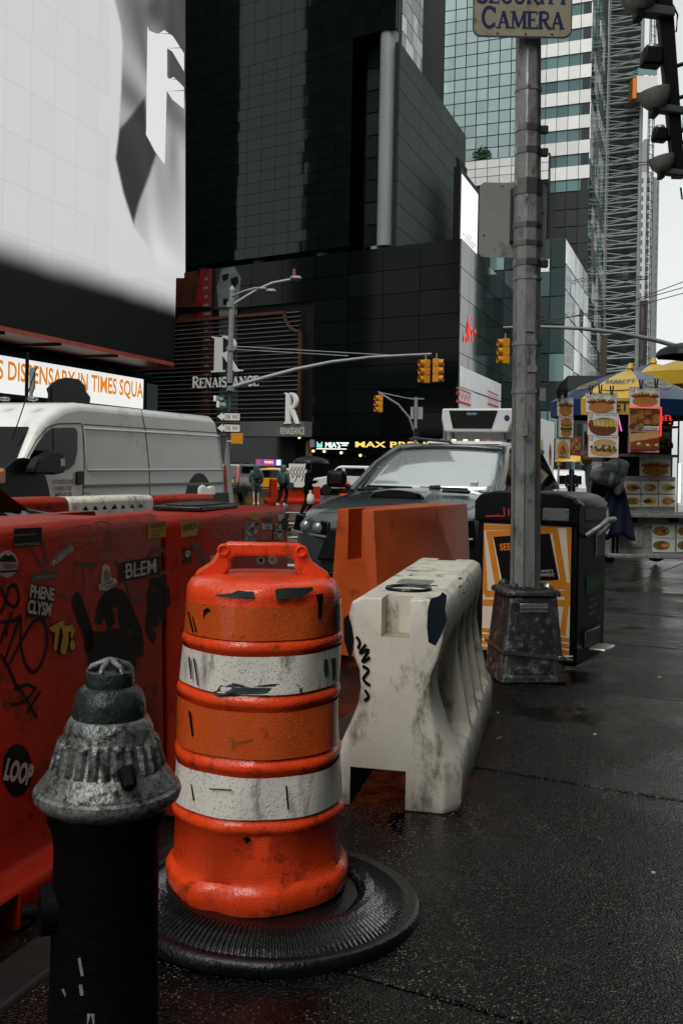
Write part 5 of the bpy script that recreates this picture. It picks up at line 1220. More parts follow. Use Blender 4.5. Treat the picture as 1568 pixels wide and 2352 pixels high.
# litter on the pavement
mat('litter_paper', (.45,.42,.35), .6); mat('litter_straw', (.4,.26,.1), .6)
for px, py, l, w, rz, m, lab in ((1146, 1698, .05, .004, .9, 'litter_straw', 'thin tan straw scrap on the wet pavement'), (1143, 1640, .012, .008, .2, 'litter_paper', 'tiny pale scrap near the white barrier'), (1514, 1558, .022, .008, .1, 'litter_paper', 'short white cigarette end right of the litter bin'), (1366, 1690, .014, .01, .5, 'litter_paper', 'small pale crumb in the middle of the pavement'), (872, 2150, .02, .003, 1.4, 'litter_straw', 'tiny straw bit beside the rubber base'), (1500, 2010, .012, .009, .3, 'litter_paper', 'small pale fleck at the right edge of the pavement')):
    r_ = ray(px, py); D_ = CAM_H/(-r_.z-.012); q = CAMP+r_*D_
    o = MB().box(-l/2, l/2, -w/2, w/2, .004, .004+min(w, .006)).build('litter', m, None, bevel=.001); o.location = (q.x, q.y, gs(q.y)); o.rotation_euler = (0, 0, rz); props(o, lab, 'litter')
# ------------------------------------------------------------------ vehicles
mat('van_white', (.74,.75,.72), .3, var=.06, vs=1.5, dirt=.25, dcol=(.3,.28,.25), ds=1.2, coat=.5)
mat('white_paint', (.5,.51,.5), .3, coat=.4, var=.05, vs=2)
mat('car_glass', (.003,.004,.004), .05, spec=.22)
mat('trim_black', (.004,.004,.004), .45, spec=.2)
mat('tyre', (.005,.005,.005), .7, spec=.2)
mat('rim', (.2,.2,.2), .35, .8)
mat('lamp_red', (.28,.012,.012), .2, coat=.5)
mat('lamp_amber', (.6,.2,.03), .25, coat=.5)
mat('lamp_clear', (.25,.27,.27), .12, .4)
mat('suv_grey', (.05,.064,.066), .22, .3, coat=1, drops=55, bump=.03, bs=40)
mat('windshield', (.62,.67,.66), .07, .72, drops=55)
mat('car_black', (.004,.0045,.0045), .12, coat=1, drops=60)
mat('taxi_yellow', (.55,.27,.015), .25, coat=.6)
mat('seam', (.03,.03,.03), .6)
mat('van_print', (.1,.02,.015), .5)
mat('sunshade', (.55,.57,.56), .35, .3, var=.1, vs=6)
mat('unit_white', (.55,.56,.55), .35, coat=.3)
def wheel(parent, c, r, w, ax='y'):
    mb = MB(); mb.M = Matrix.Translation(c) @ Matrix.Rotation(R(90), 4, 'X'); mb.lathe([(r*.6, -w/2), (r*.95, -w/2), (r, -w/3), (r, w/3), (r*.95, w/2), (r*.6, w/2)], 28); t = mb.build('wheel', 'tyre', parent, smooth=40)
    mb = MB(); mb.M = Matrix.Translation(c) @ Matrix.Rotation(R(90), 4, 'X'); mb.lathe([(0, -w*.4), (r*.3, -w*.4), (r*.6, -w*.46), (r*.6, w*.46), (r*.3, w*.4), (0, w*.4)], 20); mb.build('rim', 'rim', t, smooth=40)
# white cargo van
VP = W(182, 925, 13.6); FV = Facade(VP.xy, R(90-17.7))
van = root('cargo_van', 'white high roofed cargo van with a black door window and red lettering', 'van', (VP.x, VP.y, 0), FV.a)
def Z8(x, y): return (x*.3479, 889.9+y*.3479)
def fv(x, y, off=0.0): return FV.at(*Z8(x, y), off)
zs = gr(15.5)+.32
top = [fv(525, 100), fv(930, 140), fv(1400, 188), fv(1432, 225), fv(1490, 530), fv(1503, 690)]
sB = top[-1][0]
fr = [fv(130, 560), fv(272, 248), fv(330, 180), fv(420, 122)]
sF = fr[0][0]-1.15
prof = [(sF, zs+.1), (sF-.03, zs+.45), (sF+.12, fr[0][1]-.28), (sF+.5, fr[0][1]-.08)] + fr + top + [(sB, zs+.02)]
MB().prism(prof, 0, 2.02).build('body', 'van_white', van, bevel=.11, seg=4)
def vplate(name, pts, m, lift=.006, th=.006, parent=None):
    P = [fv(*p) for p in pts]; mb = MB(); mb.prism(P, -lift-th, -lift); return mb.build(name, m, parent or van)
dw = vplate('door_window', [(195,455),(250,365),(300,300),(345,268),(480,264),(500,275),(508,305),(505,430),(488,500),(455,535),(420,548),(350,558),(200,545)], 'car_glass', .004, .008)
def vline(pts, w, m='seam', lift=.005, y=0, name='panel_seam'):
    mb = MB(); mb.ribbon([fv(*p) for p in pts], w, -lift); return mb.build(name, m, van, fix=False)
vline([(178,460),(240,345),(310,265),(380,240),(530,238),(545,262),(556,500),(545,755)], .018); vline([(185,570),(190,690)], .018)
vline([(545,243),(1440,300)], .014); vline([(930,142),(960,290),(985,545),(990,750)], .018); vline([(548,698),(590,698),(588,752)], .012)
vline([(345,270),(348,555)], .03, 'trim_black', .016, name='window_bar')
for pts, w, m in (([(552,270),(1440,322)], .035, 'van_white'), ([(578,547),(1465,543)], .04, 'white_paint'), ([(556,280),(578,545)], .03, 'van_white'), ([(1440,322),(1465,540)], .03, 'van_white')):
    P = [fv(*p) for p in pts]; mb = MB(); mb.tube([(P[0][0], -.004, P[0][1]), (P[1][0], -.004, P[1][1])], w/2, 8); mb.build('panel_edge', m, van, smooth=60)
vplate('side_moulding', [(548,642),(1470,624),(1470,642),(548,664)], 'grey_tower', .004, .012)
vplate('door_handle', [(497,556),(535,552),(540,575),(538,640),(500,645),(494,620)], 'trim_black', .006, .03)
ml = vplate('mirror', [(245,425),(262,414),(322,418),(334,440),(340,520),(345,560),(270,575),(236,568),(140,568),(135,540),(170,470)], 'trim_black', .05, .16); ml.modifiers.new('b', 'BEVEL').width = .03
vplate('mirror_lamp', [(305,468),(332,466),(336,515),(308,518)], 'lamp_clear', .205, .01, ml)
for (cx_, rx, ry) in ((150, 175, 115), (1310, 86, 85)):
    c = fv(cx_, 770); ww = fv(cx_+rx, 770)[0]-c[0]
    mb = MB(); mb.prism([(c[0]+ww*math.cos(a), c[1]+ww*1.02*math.sin(a)) for a in [math.pi*k/16 for k in range(17)]]+[(c[0]-ww, c[1]-.5), (c[0]+ww, c[1]-.5)], -.012, .02); mb.build('wheel_arch', 'trim_black', van)
    wheel(van, (c[0], .16, gr(15)+.36), .36, .24)
vplate('rear_bumper', [(1385,698),(1500,694),(1505,770),(1400,770)], 'trim_black', .004, .03)
vplate('tail_lamp', [(1478,515),(1490,520),(1498,690),(1484,692)], 'lamp_red', .004, .03)
for t, a, b, y0, y1 in (('N H F CONSTRUCTION INC', 342, 482, 640, 608), ('57-52 MAZEAU STREET', 350, 473, 683, 652), ('MASPETH NY 11378', 363, 470, 726, 694)):
    P, Q = fv(a, y0), fv(b, y0-3); T = fv(a, y1); mb = MB(); text(mb, t, P[0], P[1], Q[0]-P[0], T[1]-P[1], -.006, .012); mb.build('lettering', 'van_print', van, fix=False)
P, Q = fv(197, 640), fv(288, 634); bd_ = vplate('badge', [(195,600),(288,597),(288,650),(197,653)], 'trim_black', .004, .004); mb = MB(); text(mb, '2500', P[0]+.02, P[1], Q[0]-P[0]-.04, .07, -.01, .02); mb.build('lettering', 'grey_tower', bd_, fix=False)
a, b = Vector((fr[0][0], 0, fr[0][1])), Vector((fr[1][0], 0, fr[1][1])); up = (b-a); nrm = Vector((-up.z, 0, up.x)).normalized()
if nrm.x > 0: nrm = -nrm
mb = MB(); q = [a+up*.06+nrm*.012+Vector((0, .12, 0)), b-up*.06+nrm*.012+Vector((0, .16, 0)), b-up*.06+nrm*.012+Vector((0, 1.86, 0)), a+up*.06+nrm*.012+Vector((0, 1.9, 0))]
mb.hexa([p for p in q]+[p+nrm*.008 for p in q]); mb.build('windscreen', 'car_glass', van)
for k in range(4): MB().cbox((fr[2][0]+.05+.02*k, .3+.45*k, fr[3][1]+.08), (.1, .12, .05)).build('marker_lamp', 'lamp_clear', van, bevel=.02)
MB().tube([(fr[1][0]-.25, .25, fr[1][1]-.2), (fr[1][0]+.2, .22, fr[3][1]+.5)], .008, 5).build('antenna', 'trim_black', van)
h = fv(8, 590); MB().cbox((h[0]-.05, .08, h[1]), (.3, .2, .22)).build('head_lamp', 'lamp_amber', van, bevel=.05)

# simple side-view vehicles further away
def vehicle(name, label, cat, loc, ang, body, glass, width, paint, wheels, wr=.34, group=None, bev=.09):
    r = root(name, label, cat, loc, ang, group)
    MB().prism(body, -width/2, width/2).build('body', paint, r, bevel=bev, seg=3)
    for g in glass:
        for s in (-1, 1):
            mb = MB(); mb.prism(g, s*(width/2-.02), s*(width/2+.008)); mb.build('side_window', 'car_glass', r)
    for wx in wheels:
        for s in (-1, 1): wheel(r, (wx, s*(width/2-.1), wr), wr, .22)
    return r
def vh_loc(px, D): q = W(px, 1060, D); return (q.x, q.y, gr(D))
# yellow taxi
tx = vehicle('taxi', 'yellow taxi minivan with a lit roof advert behind the walkers', 'taxi', vh_loc(612, 62), R(176),
    [(2.4,.35),(2.45,.75),(2.2,.98),(1.35,1.12),(.55,1.62),(-.3,1.74),(-1.6,1.72),(-2.2,1.5),(-2.42,1.05),(-2.45,.4)],
    [[(1.05,1.12),(.45,1.55),(.3,1.58),(.3,1.12)],[(.2,1.12),(.2,1.58),(-.9,1.6),(-.9,1.12)],[(-1.0,1.12),(-1.0,1.6),(-1.6,1.58),(-2.1,1.16)]], 1.95, 'taxi_yellow', (1.5, -1.45))
for s in (-1, 1): MB().box(-2.3, 2.3, s*.985-.006, s*.985+.006, .5, .56).build('side_trim', 'trim_black', tx)
MB().box(-2.46, -2.40, -.8, .8, 1.1, 1.5).build('rear_window', 'car_glass', tx)
ad_ = root('taxi_advert', 'small lit advert board on the taxi roof', 'advert', tuple(Vector(vh_loc(612, 62))+Vector((.15, 0, 1.80))), R(176))
MB().box(-.85, .85, -.16, .16, 0, .5).build('case', 'trim_black', ad_); mat('advert_blue', (.05,.05,.3), .4, emit=.35, ecol=(.1,.15,.8)); mat('advert_red', (.3,.03,.05), .4, emit=.4, ecol=(.9,.1,.15))
for s in (-1, 1):
    MB().box(-.82, .82, s*.166-.004, s*.166+.004, .04, .46).build('display', 'advert_blue', ad_)
    MB().box(-.3, .3, s*.173-.002, s*.173+.002, .08, .44).build('printed_block', 'advert_red', ad_); MB().box(-.75, -.5, s*.173-.002, s*.173+.002, .1, .42).build('printed_block', 'neon_white', ad_); MB().box(.5, .75, s*.173-.002, s*.173+.002, .06, .44).build('printed_block', 'advert_red', ad_)
mb = MB(); text(mb, 'TICKETS', -.28, .2, .56, .14, .178, .01); mb.v = [(-x, y, z) for x, y, z in mb.v]; mb.build('lettering', 'neon_white', ad_, fix=False)
# black suv seen from behind
bs_ = vehicle('black_suv', 'black suv seen from behind beside the white cargo van', 'car', vh_loc(534, 50.5), R(82),
    [(2.5,.4),(2.5,.9),(1.4,1.1),(.7,1.8),(.3,1.9),(-2.1,1.9),(-2.3,1.82),(-2.55,1.15),(-2.6,.5),(-2.5,.4)], [[(.6,1.15),(.35,1.7),(-2.0,1.72),(-2.25,1.2)]], 2.0, 'car_black', (1.6, -1.6), .4)
def rearq(nm, y0, y1, z0, z1, m, lift=.02):
    f = lambda z: -2.55+(z-1.15)*.36 if z > 1.15 else -2.57
    mb = MB(); q = [(f(z0)-lift, y0, z0), (f(z0)-lift, y1, z0), (f(z1)-lift, y1, z1), (f(z1)-lift, y0, z1)]; mb.hexa(q+[(x-.02, y, z) for x, y, z in q]); return mb.build(nm, m, bs_)
rearq('rear_window', -.8, .8, 1.2, 1.74, 'car_glass'); rearq('tail_lamp', .84, .97, .95, 1.7, 'lamp_red', .03); rearq('tail_lamp', -.97, -.84, .95, 1.7, 'lamp_red', .03); rearq('plate', -.75, -.42, .92, 1.08, 'sticker_yellow', .03); rearq('chrome_bar', -.8, .8, .68, .72, 'rim', .04); rearq('bumper', -.95, .95, .45, .66, 'trim_black', .03)
# white passenger van
wv = vehicle('passenger_van', 'white passenger van with dark windows behind the umbrella', 'van', vh_loc(822, 69), R(178),
    [(3.1,.4),(3.12,.85),(2.95,1.12),(2.0,1.28),(1.35,1.95),(1.1,2.02),(-2.6,2.02),(-2.75,1.9),(-2.8,.45)],
    [[(1.85,1.32),(1.4,1.82),(1.05,1.85),(1.05,1.32)],[(.85,1.32),(.85,1.85),(-.5,1.85),(-.5,1.32)],[(-.7,1.32),(-.7,1.85),(-2.4,1.85),(-2.4,1.32)]], 2.0, 'white_paint', (2.1, -1.7), .37)
for s in (-1, 1):
    MB().box(-.98-.01, -.98+.01, s*1.004-.004, s*1.004+.004, .5, 1.9).build('door_seam', 'seam', wv); MB().box(.95-.01, .95+.01, s*1.004-.004, s*1.004+.004, .5, 1.9).build('door_seam', 'seam', wv); MB().cbox((1.75, s*1.12, 1.38), (.12, .2, .26)).build('mirror', 'trim_black', wv, bevel=.03); MB().box(.7, .85, s*1.01-.01, s*1.01+.01, 1.1, 1.16).build('door_handle', 'trim_black', wv)
# black car behind the first barrier
q = W(-40, 1060, 7.2); bc = vehicle('black_car', 'black car with wet bonnet behind the red barrier at the left edge', 'car', (q.x, q.y, gr(7.2)), R(71.5),
    [(2.3,.3),(2.36,.6),(2.28,.82),(1.9,1.0),(1.0,1.14),(.1,1.55),(-1.2,1.55),(-2.2,1.1),(-2.3,.4)], [[(.9,1.12),(.15,1.48),(-1.1,1.48),(-1.7,1.12)]], 1.8, 'car_black', (1.4, -1.4), .33, bev=.16)
bc.location = Vector((q.x, q.y, gr(7.2))) - Vector((math.cos(R(71.5)), math.sin(R(71.5)), 0))*1.6

# grey suv
SA = R(22); SF = Vector((-math.sin(SA), -math.cos(SA), 0)); q = W(976, 1100, 10.5); SCN = Vector((q.x, q.y, 0))-SF*1.05
suv = root('grey_suv', 'wet dark grey suv with a bonnet scoop parked behind the orange barrier', 'car', (SCN.x, SCN.y, gr(SCN.y)), math.atan2(SF.y, SF.x))
ST = [ # x, sill, mid, shoulder half widths, z bottom, z mid, z shoulder, z centre
 (2.56, .45, .55, .48, .50, .70, .90, .94), (2.50, .72, .80, .70, .40, .68, 1.0, 1.04), (2.36, .84, .90, .80, .36, .66, 1.06, 1.11), (2.0, .92, .97, .86, .34, .66, 1.11, 1.18), (1.5, .94, .98, .87, .34, .66, 1.16, 1.245),
 (1.05, .94, .98, .87, .34, .66, 1.19, 1.28), (.4, .94, .98, .90, .34, .66, 1.20, 1.26), (-1.8, .94, .98, .90, .34, .66, 1.22, 1.26), (-2.4, .9, .94, .86, .4, .7, 1.2, 1.24), (-2.52, .8, .86, .8, .5, .8, 1.1, 1.15)]
rows = []
for x, a, b, c, zb_, zm, zsh, zc in ST:
    half = [(x, a, zb_), (x, b, zm), (x, (b*.75+c*.25), zm*.3+zsh*.7), (x, c, zsh), (x, c*.62, zsh*.35+zc*.65), (x, c*.3, zc*.97+zsh*.03)]
    rows.append(half+[(x, 0, zc)]+[(p[0], -p[1], p[2]) for p in half[::-1]])
mb = MB(); mb.loft(rows, closed=True, cap=True); mb.build('body', 'suv_grey', suv, sub=2)
def patch(name, fn, nu, nv, m, parent=None, th=0):
    mb = MB(); mb.loft([[fn(i/nu, j/nv) for j in range(nv+1)] for i in range(nu+1)]); o = mb.build(name, m, parent or suv, smooth=180)
    if th: sm = o.modifiers.new('s', 'SOLIDIFY'); sm.thickness = th
    return o
def wsf(u, v):   # u up the screen, v across
    y = (v-.5)*2; hb, ht = .76, .60; h = hb+(ht-hb)*u
    return (1.10-.92*u-.14*y*y*(1-.3*u)+.03*math.sin(math.pi*u), y*h, 1.235+.475*u+.03*math.sin(math.pi*u)-.03*y*y*u)
patch('windscreen', wsf, 8, 12, 'windshield', th=.01)
patch('roof', lambda u, v: (.20-.14*((v-.5)*2)**2*.7-2.3*u, (v-.5)*2*.63*(1-.04*u), 1.715+.055*math.sin(math.pi*min(1, u*.9+.1))-.05*abs((v-.5)*2)**3), 10, 12, 'suv_grey', th=.03)
patch('roof_edge', lambda u, v: (.24-.10*((v-.5)*2)**2-.05*u, (v-.5)*2*.61, 1.70+.022*u-.05*abs((v-.5)*2)**3), 2, 12, 'trim_black', th=.01)
for s in (-1, 1):
    MB().tube([(1.12, s*.80, 1.19), (.55, s*.735, 1.50), (.1, s*.64, 1.69), (-.6, s*.645, 1.73), (-2.1, s*.62, 1.70)], [.05, .042, .045, .045, .045], 8).build('pillar', 'suv_grey', suv, smooth=60)
    MB().tube([(-.35, s*.875, 1.2), (-.42, s*.66, 1.70)], .04, 6).build('pillar', 'trim_black', suv)
    mb = MB(); mb.hexa([(.95, s*.86, 1.2), (-2.2, s*.86, 1.22), (-2.2, s*.84, 1.22), (.95, s*.84, 1.2), (.05, s*.65, 1.67), (-2.1, s*.64, 1.68), (-2.1, s*.62, 1.68), (.05, s*.63, 1.67)]); mb.build('side_window', 'car_glass', suv)
    MB().tube([(-.2, s*.60, 1.80), (-.4, s*.60, 1.825), (-1.9, s*.58, 1.82), (-2.05, s*.58, 1.78)], .02, 6).build('roof_rail', 'trim_black', suv)
    mi = MB().cbox((.92, s*1.06, 1.33), (.13, .22, .19)).build('mirror', 'trim_black', suv, bevel=.05, seg=3); MB().tube([(.88, s*.86, 1.22), (.92, s*.98, 1.27)], .03, 6).build('mirror_arm', 'trim_black', mi)
    hl = MB(); hl.hexa([(2.585, s*.46, .80), (2.42, s*.90, .83), (2.30, s*.80, .83), (2.40, s*.42, .80), (2.565, s*.46, .95), (2.37, s*.885, 1.02), (2.24, s*.80, 1.02), (2.38, s*.42, .95)]); hl = hl.build('head_lamp', 'trim_black', suv, bevel=.015)
    hl.data.materials[0] = MAT['car_glass']
    for k in range(2): MB().lathe([(0, .02), (.04, .012), (.05, 0)], 14).build('lamp_unit', 'lamp_clear', hl, smooth=40).matrix_local = Matrix.Translation((2.555-.055*k, s*(.58+.15*k), .895+.01*k)) @ Matrix.Rotation(R(90), 4, 'Y')
    MB().tube([(2.59, s*.47, .815), (2.425, s*.88, .845)], .012, 5).build('lamp_strip', 'lamp_clear', hl)
    for wx in (1.55, -1.5): wheel(suv, (wx, s*.86, .39), .39, .26)
    sv = MB(); sv.hexa([(1.66, s*.36, 1.232), (1.50, s*.60, 1.222), (1.38, s*.58, 1.23), (1.54, s*.34, 1.25), (1.66, s*.36, 1.255), (1.50, s*.60, 1.245), (1.38, s*.58, 1.262), (1.54, s*.34, 1.277)]); sv.build('bonnet_vent', 'trim_black', suv, bevel=.01)
patch('bonnet_scoop', lambda u, v: (1.98-.52*u, (v-.5)*.56*(1-.15*u), 1.19+.085*(1-u)**.5*math.sin(math.pi*min(max(v, .0), 1))**.35*1.0+.06*u-.02), 8, 12, 'suv_grey', th=.006)
mb = MB(); mb.prism([(-.22, 1.187), (.22, 1.187), (.20, 1.228), (.1, 1.238), (-.1, 1.238), (-.20, 1.228)], -.005, .005); o = mb.build('scoop_mouth', 'trim_black', suv); o.matrix_local = Matrix.Translation((1.99, 0, 0)) @ Matrix.Rotation(R(90), 4, 'Z')
gl = MB(); gl.hexa([(2.61, -.56, .60), (2.61, .56, .60), (2.45, .56, .60), (2.45, -.56, .60), (2.60, -.44, .90), (2.60, .44, .90), (2.42, .44, .90), (2.42, -.44, .90)]); gl.build('grille', 'trim_black', suv, bevel=.02)
MB().hexa([(2.60, -.7, .36), (2.60, .7, .36), (2.4, .7, .36), (2.4, -.7, .36), (2.61, -.62, .50), (2.61, .62, .50), (2.45, .62, .50), (2.45, -.62, .50)]).build('air_intake', 'trim_black', suv, bevel=.02)
for s, yy in ((1, -.1), (1, .5)):
    MB().tube([(1.20, yy, 1.262), (1.12, yy-.28, 1.262), (1.05, yy-.55, 1.262)], .014, 5).build('wiper', 'trim_black', suv)
MB().tube([(1.22, .1, 1.262), (1.17, .2, 1.272)], .03, 6).build('wiper_mount', 'trim_black', suv)
ss = patch('sun_shade', lambda u, v: tuple(Vector(wsf(.05+.5*u*(1-.25*abs(v-.55)), .12+.8*v))+Vector((-.05, 0, -.02))), 5, 8, 'sunshade')
st_ = Vector(wsf(.14, .84)); MB().cbox(st_+Vector((.012, 0, .01)), (.05, .07, .035), Matrix.Rotation(R(25), 3, 'Y')).build('window_sticker', 'sticker_white', suv)

# refrigerated truck
TP = W(1003, 1060, 29.5); TA = R(-20.5); FT = Facade(TP.xy, TA)
tk_ = root('reefer_truck', 'white refrigerated truck with a cooling unit on its nose', 'truck', (TP.x, TP.y, gr(30)), TA)
zq = lambda py: FT.at(1080, py)[1]-gr(30)
tw_ = 2.35; zt_ = zq(944)
MB().box(.06, tw_, .55, 7.2, 1.0, zt_).build('cargo_box', 'white_paint', tk_, bevel=.03)
for x in (.09, tw_-.03): MB().box(x-.05, x+.05, .5, .549, 1.0, zt_+.01).build('box_edge', 'rim', tk_)
un = MB(); un.prism([(.2, zq(992)), (tw_-.25, zq(992)), (tw_-.1, zq(962)), (tw_-.12, zq(938)), (.14, zq(938)), (.12, zq(962))], -.05, .5); un = un.build('cooling_unit', 'unit_white', tk_, bevel=.05, seg=3)
MB().prism([(.48, zq(984)), (tw_-.72, zq(984)), (tw_-.55, zq(943)), (.36, zq(943))], -.075, -.052).build('grille', 'trim_black', un)
mb = MB(); mb.prism(ell(1.05, zq(950), .2, .06, 20), -.085, -.077); bdg = mb.build('badge', 'print_navy', un); mb = MB(); text(mb, 'Carrier', .91, zq(952.5), .28, .06, -.088); mb.build('lettering', 'print_white', bdg, fix=False)
MB().prism(ell(tw_-.28, zq(960), .08, .09, 14), -.06, -.052).build('badge', 'print_navy', un)
MB().box(.3, .36, .42, .549, zq(1010), zq(993)).build('pipe', 'rim', tk_); MB().box(tw_-.5, tw_-.44, .42, .549, zq(1010), zq(993)).build('pipe', 'rim', tk_)
MB().prism([(.0, .5), (.0, 1.6), (.1, zq(1016)), (tw_-.05, zq(1016)), (tw_+.05, 1.6), (tw_+.05, .5)], -1.7, .3).build('cab', 'white_paint', tk_, bevel=.12, seg=3)
MB().prism([(.14, 1.45), (.2, zq(1022)), (tw_-.15, zq(1022)), (tw_-.09, 1.45)], -1.72, -1.69).build('windscreen', 'car_glass', tk_)
rk = MB().box(-.05, tw_+.1, -.9, -.82, zq(1014), zq(1012)).build('roof_rack', 'rim', tk_)
for k in range(5): MB().cbox((.5+.33*k, -1.3, zq(1014)), (.1, .1, .06)).build('marker_lamp', 'shop_light' if 0 < k < 4 else 'lamp_amber', tk_)
random.seed(5)
for k in range(9):
    y = 1.2+random.random()*5.4; z = 1.4+random.random()*(zt_-2.0); c = random.choice(['print_green', 'print_red', 'print_orange', 'brown_marks', 'sticker_yellow'])
    mb = MB(); mb.prism(ell(y, z, random.uniform(.2, .34), random.uniform(.2, .34), 14), 0, .004); mb.v = [(tw_+.004+yy, x, zz) for x, yy, zz in mb.v]; mb.build('printed_food', c, tk_)
mb = MB(); text(mb, 'INE', .0, 0, 2.0, .5, 0, .02); mb.v = [(tw_+.008, 1.0+x, zt_-1.6+z) for x, y, z in mb.v]; mb.build('lettering', 'print_black', tk_, fix=False)
for wx in (.2, tw_-.2):
    for wy in (-1.0, 5.6):
        mb = MB(); mb.M = Matrix.Translation((wx, wy, .46)) @ Matrix.Rotation(R(90), 4, 'Y'); mb.lathe([(.2, -.14), (.44, -.14), (.46, -.08), (.46, .08), (.44, .14), (.2, .14)], 24); mb.build('wheel', 'tyre', tk_, smooth=40)
# small far white van beyond the bin
fvn = vehicle('white_van', 'small white van far up the avenue above the litter bin', 'van', vh_loc(1302, 60), R(-98), [(2.2,.4),(2.2,.95),(1.7,1.1),(1.2,1.9),(-2.2,1.95),(-2.25,.45)], [[(1.55,1.15),(1.2,1.7),(.3,1.72),(.3,1.15)]], 1.9, 'white_paint', (1.4, -1.4))
MB().box(2.0, 2.02, -.7, .7, 1.1, 1.6).build('windscreen', 'car_glass', fvn).location = (-.25, 0, 0)

# ------------------------------------------------------------------ second row of barriers behind
p0, p1 = W(56, 1060, 10.2), W(494, 1060, 13.4); dv = (p1-p0); dv.z = 0; AV = math.atan2(dv.y, dv.x)
def tt(px):   # where the line of barriers crosses a pixel column
    F_ = Facade(p0.xy, AV); return F_.at(px, 1150)[0]
for a, b, m, lab in ((20, 158, 'red_plastic', 'far orange barrier between the black car and the white barrier top'), (161, 353, 'white_plastic', 'far white barrier with black and maroon graffiti in front of the van'), (356, 493, 'red_plastic', 'far orange barrier in front of the van rear wheel')):
    s0, s1 = tt(a), tt(b); P = p0+dv.normalized()*s0; r = root('road_barrier', lab, 'barrier', (P.x, P.y, gr(P.y)), AV, 'barriers along the far lane')
    H = 1.06; prof = [(-.2, 0), (-.2, .12), (-.06, .2), (.0, H-.04), (.04, H), (.36, H), (.40, H-.04), (.46, .2), (.6, .12), (.6, 0)]
    mb = MB(); L_ = s1-s0; mb.loft([[(x, y, z) for y, z in prof] for x in (0, L_)], closed=True, cap=True); mb.build('body', m, r, bevel=.02)
    if m == 'white_plastic':
        random.seed(9)
        for k in range(7): x = L_*(.15+.11*k); mb = MB(); mb.ribbon(smooth_line([(x, .95), (x+.06, .86), (x-.02, .78), (x+.1, .72)]), .05+.03*random.random(), -.006); mb.v = [(x_, y_-.02*(1-z), z) for x_, y_, z in mb.v]; mb.build('graffiti', 'black_paint' if k < 5 else 'maroon_paint', r, fix=False)
P = p0+dv.normalized()*tt(478)
jg = root('jerrycan', 'small white plastic jug standing on the far orange barrier', 'jug', (P.x-.05, P.y+.2, gr(P.y)+1.06), AV-R(40))
MB().prism([(-.11, 0), (.11, 0), (.11, .09), (.08, .12), (.03, .12), (.02, .10), (-.02, .10), (-.03, .125), (-.09, .12), (-.11, .09)], -.06, .06).build('body', 'print_white', jg, bevel=.015)
MB().lathe([(.018, .12), (.018, .14), (0, .14)], 12, (-.06, 0, 0)).build('cap', 'print_white', jg)
# ------------------------------------------------------------------ signals and street poles
mat('signal_yellow', (.5,.2,.012), .4, var=.12, vs=8, dirt=.2, ds=6)
mat('signal_dark', (.02,.02,.02), .3)
mat('pole_paint', (.2,.215,.21), .45, .3, var=.15, vs=3, dirt=.2, ds=3)
mat('wire', (.05,.05,.05), .5)
mat('sign_green', (.01,.09,.055), .4)
def signal_head(label, px0, py0, px1, py1, D, rz, group='yellow traffic signals'):
    a, b = W(px0, py1, D), W(px1, py0, D); h = b.z-a.z; w = h*.34
    r = root('traffic_signal', label, 'traffic light', ((a.x+b.x)/2, D, a.z), rz, group)
    for k in range(3):
        z0 = h*k/3+.005; o = MB().box(-w/2, w/2, -w*.4, w*.4, z0, h*(k+1)/3-.005).build('lamp_housing', 'signal_yellow', r, bevel=.02)
        mb = MB(); mb.M = Matrix.Translation((0, -w*.4, z0+h/6)) @ Matrix.Rotation(R(90), 4, 'X'); mb.lathe([(w*.42, 0), (w*.42, w*.5), (w*.38, w*.5), (w*.38, .01), (0, .01)], 18, cap=False); mb.build('visor', 'signal_yellow', o, smooth=40)
        mb = MB(); mb.M = Matrix.Translation((0, -w*.41, z0+h/6)) @ Matrix.Rotation(R(90), 4, 'X'); mb.lathe([(w*.37, .0), (0, .03)], 16); mb.build('lens', 'signal_dark', o)
    MB().tube([(0, 0, h), (0, 0, h+.22)], .03, 6).build('hanger', 'pole_paint', r)
    return r
LD = 38
P = W(533, 1060, LD); sp_ = root('signal_mast', 'tall grey lamp post with two lamp arms and a long signal arm', 'lamp post', (P.x, LD, gr(LD)), 0)
zz = lambda py: W(533, py, LD).z-gr(LD)
xx = lambda px, py=900: W(px, py, LD).x-P.x
MB().tube([(0, 0, 0), (xx(521, 1060), 0, zz(1060)), (xx(527, 880), 0, zz(880)), (xx(533, 667), 0, zz(667))], [.13, .12, .11, .095], 12).build('post', 'pole_paint', sp_, smooth=50)
MB().lathe([(.11, 0), (.1, .12), (.03, .2), (0, .22)], 12, (xx(533, 667), 0, zz(668))).build('finial', 'pole_paint', sp_, smooth=50)
MB().tube([(xx(537,698),0,zz(698)),(xx(560,683),0,zz(683)),(xx(590,664),0,zz(664)),(xx(625,648),0,zz(648)),(xx(672,638),0,zz(638))], .06, 8).build('lamp_arm', 'pole_paint', sp_, smooth=50)
MB().tube([(xx(537,690),-.6,zz(686)),(xx(565,678),-.8,zz(676)),(xx(590,670),-.9,zz(670)),(xx(615,672),-1,zz(671))], .045, 8).build('lamp_arm', 'pole_paint', sp_, smooth=50)
for (x0, x1, py) in ((664, 694, 636), (612, 637, 672)):
    mb = MB(); mb.lathe([(0, -.1), (.09, -.08), (.15, 0), (.1, .09), (0, .1)], 14); o = mb.build('lamp_head', 'pole_paint', sp_, smooth=60); L_ = xx(x1, py)-xx(x0, py); o.location = ((xx(x0, py)+xx(x1, py))/2, -.5 if py > 650 else 0, zz(py)); o.scale = (L_/.3, 1.1, 1)
MB().lathe([(.05, 0), (.05, .3), (0, .34)], 10, (xx(675, 632), 0, zz(634))).build('warning_lamp', 'lamp_red', sp_)
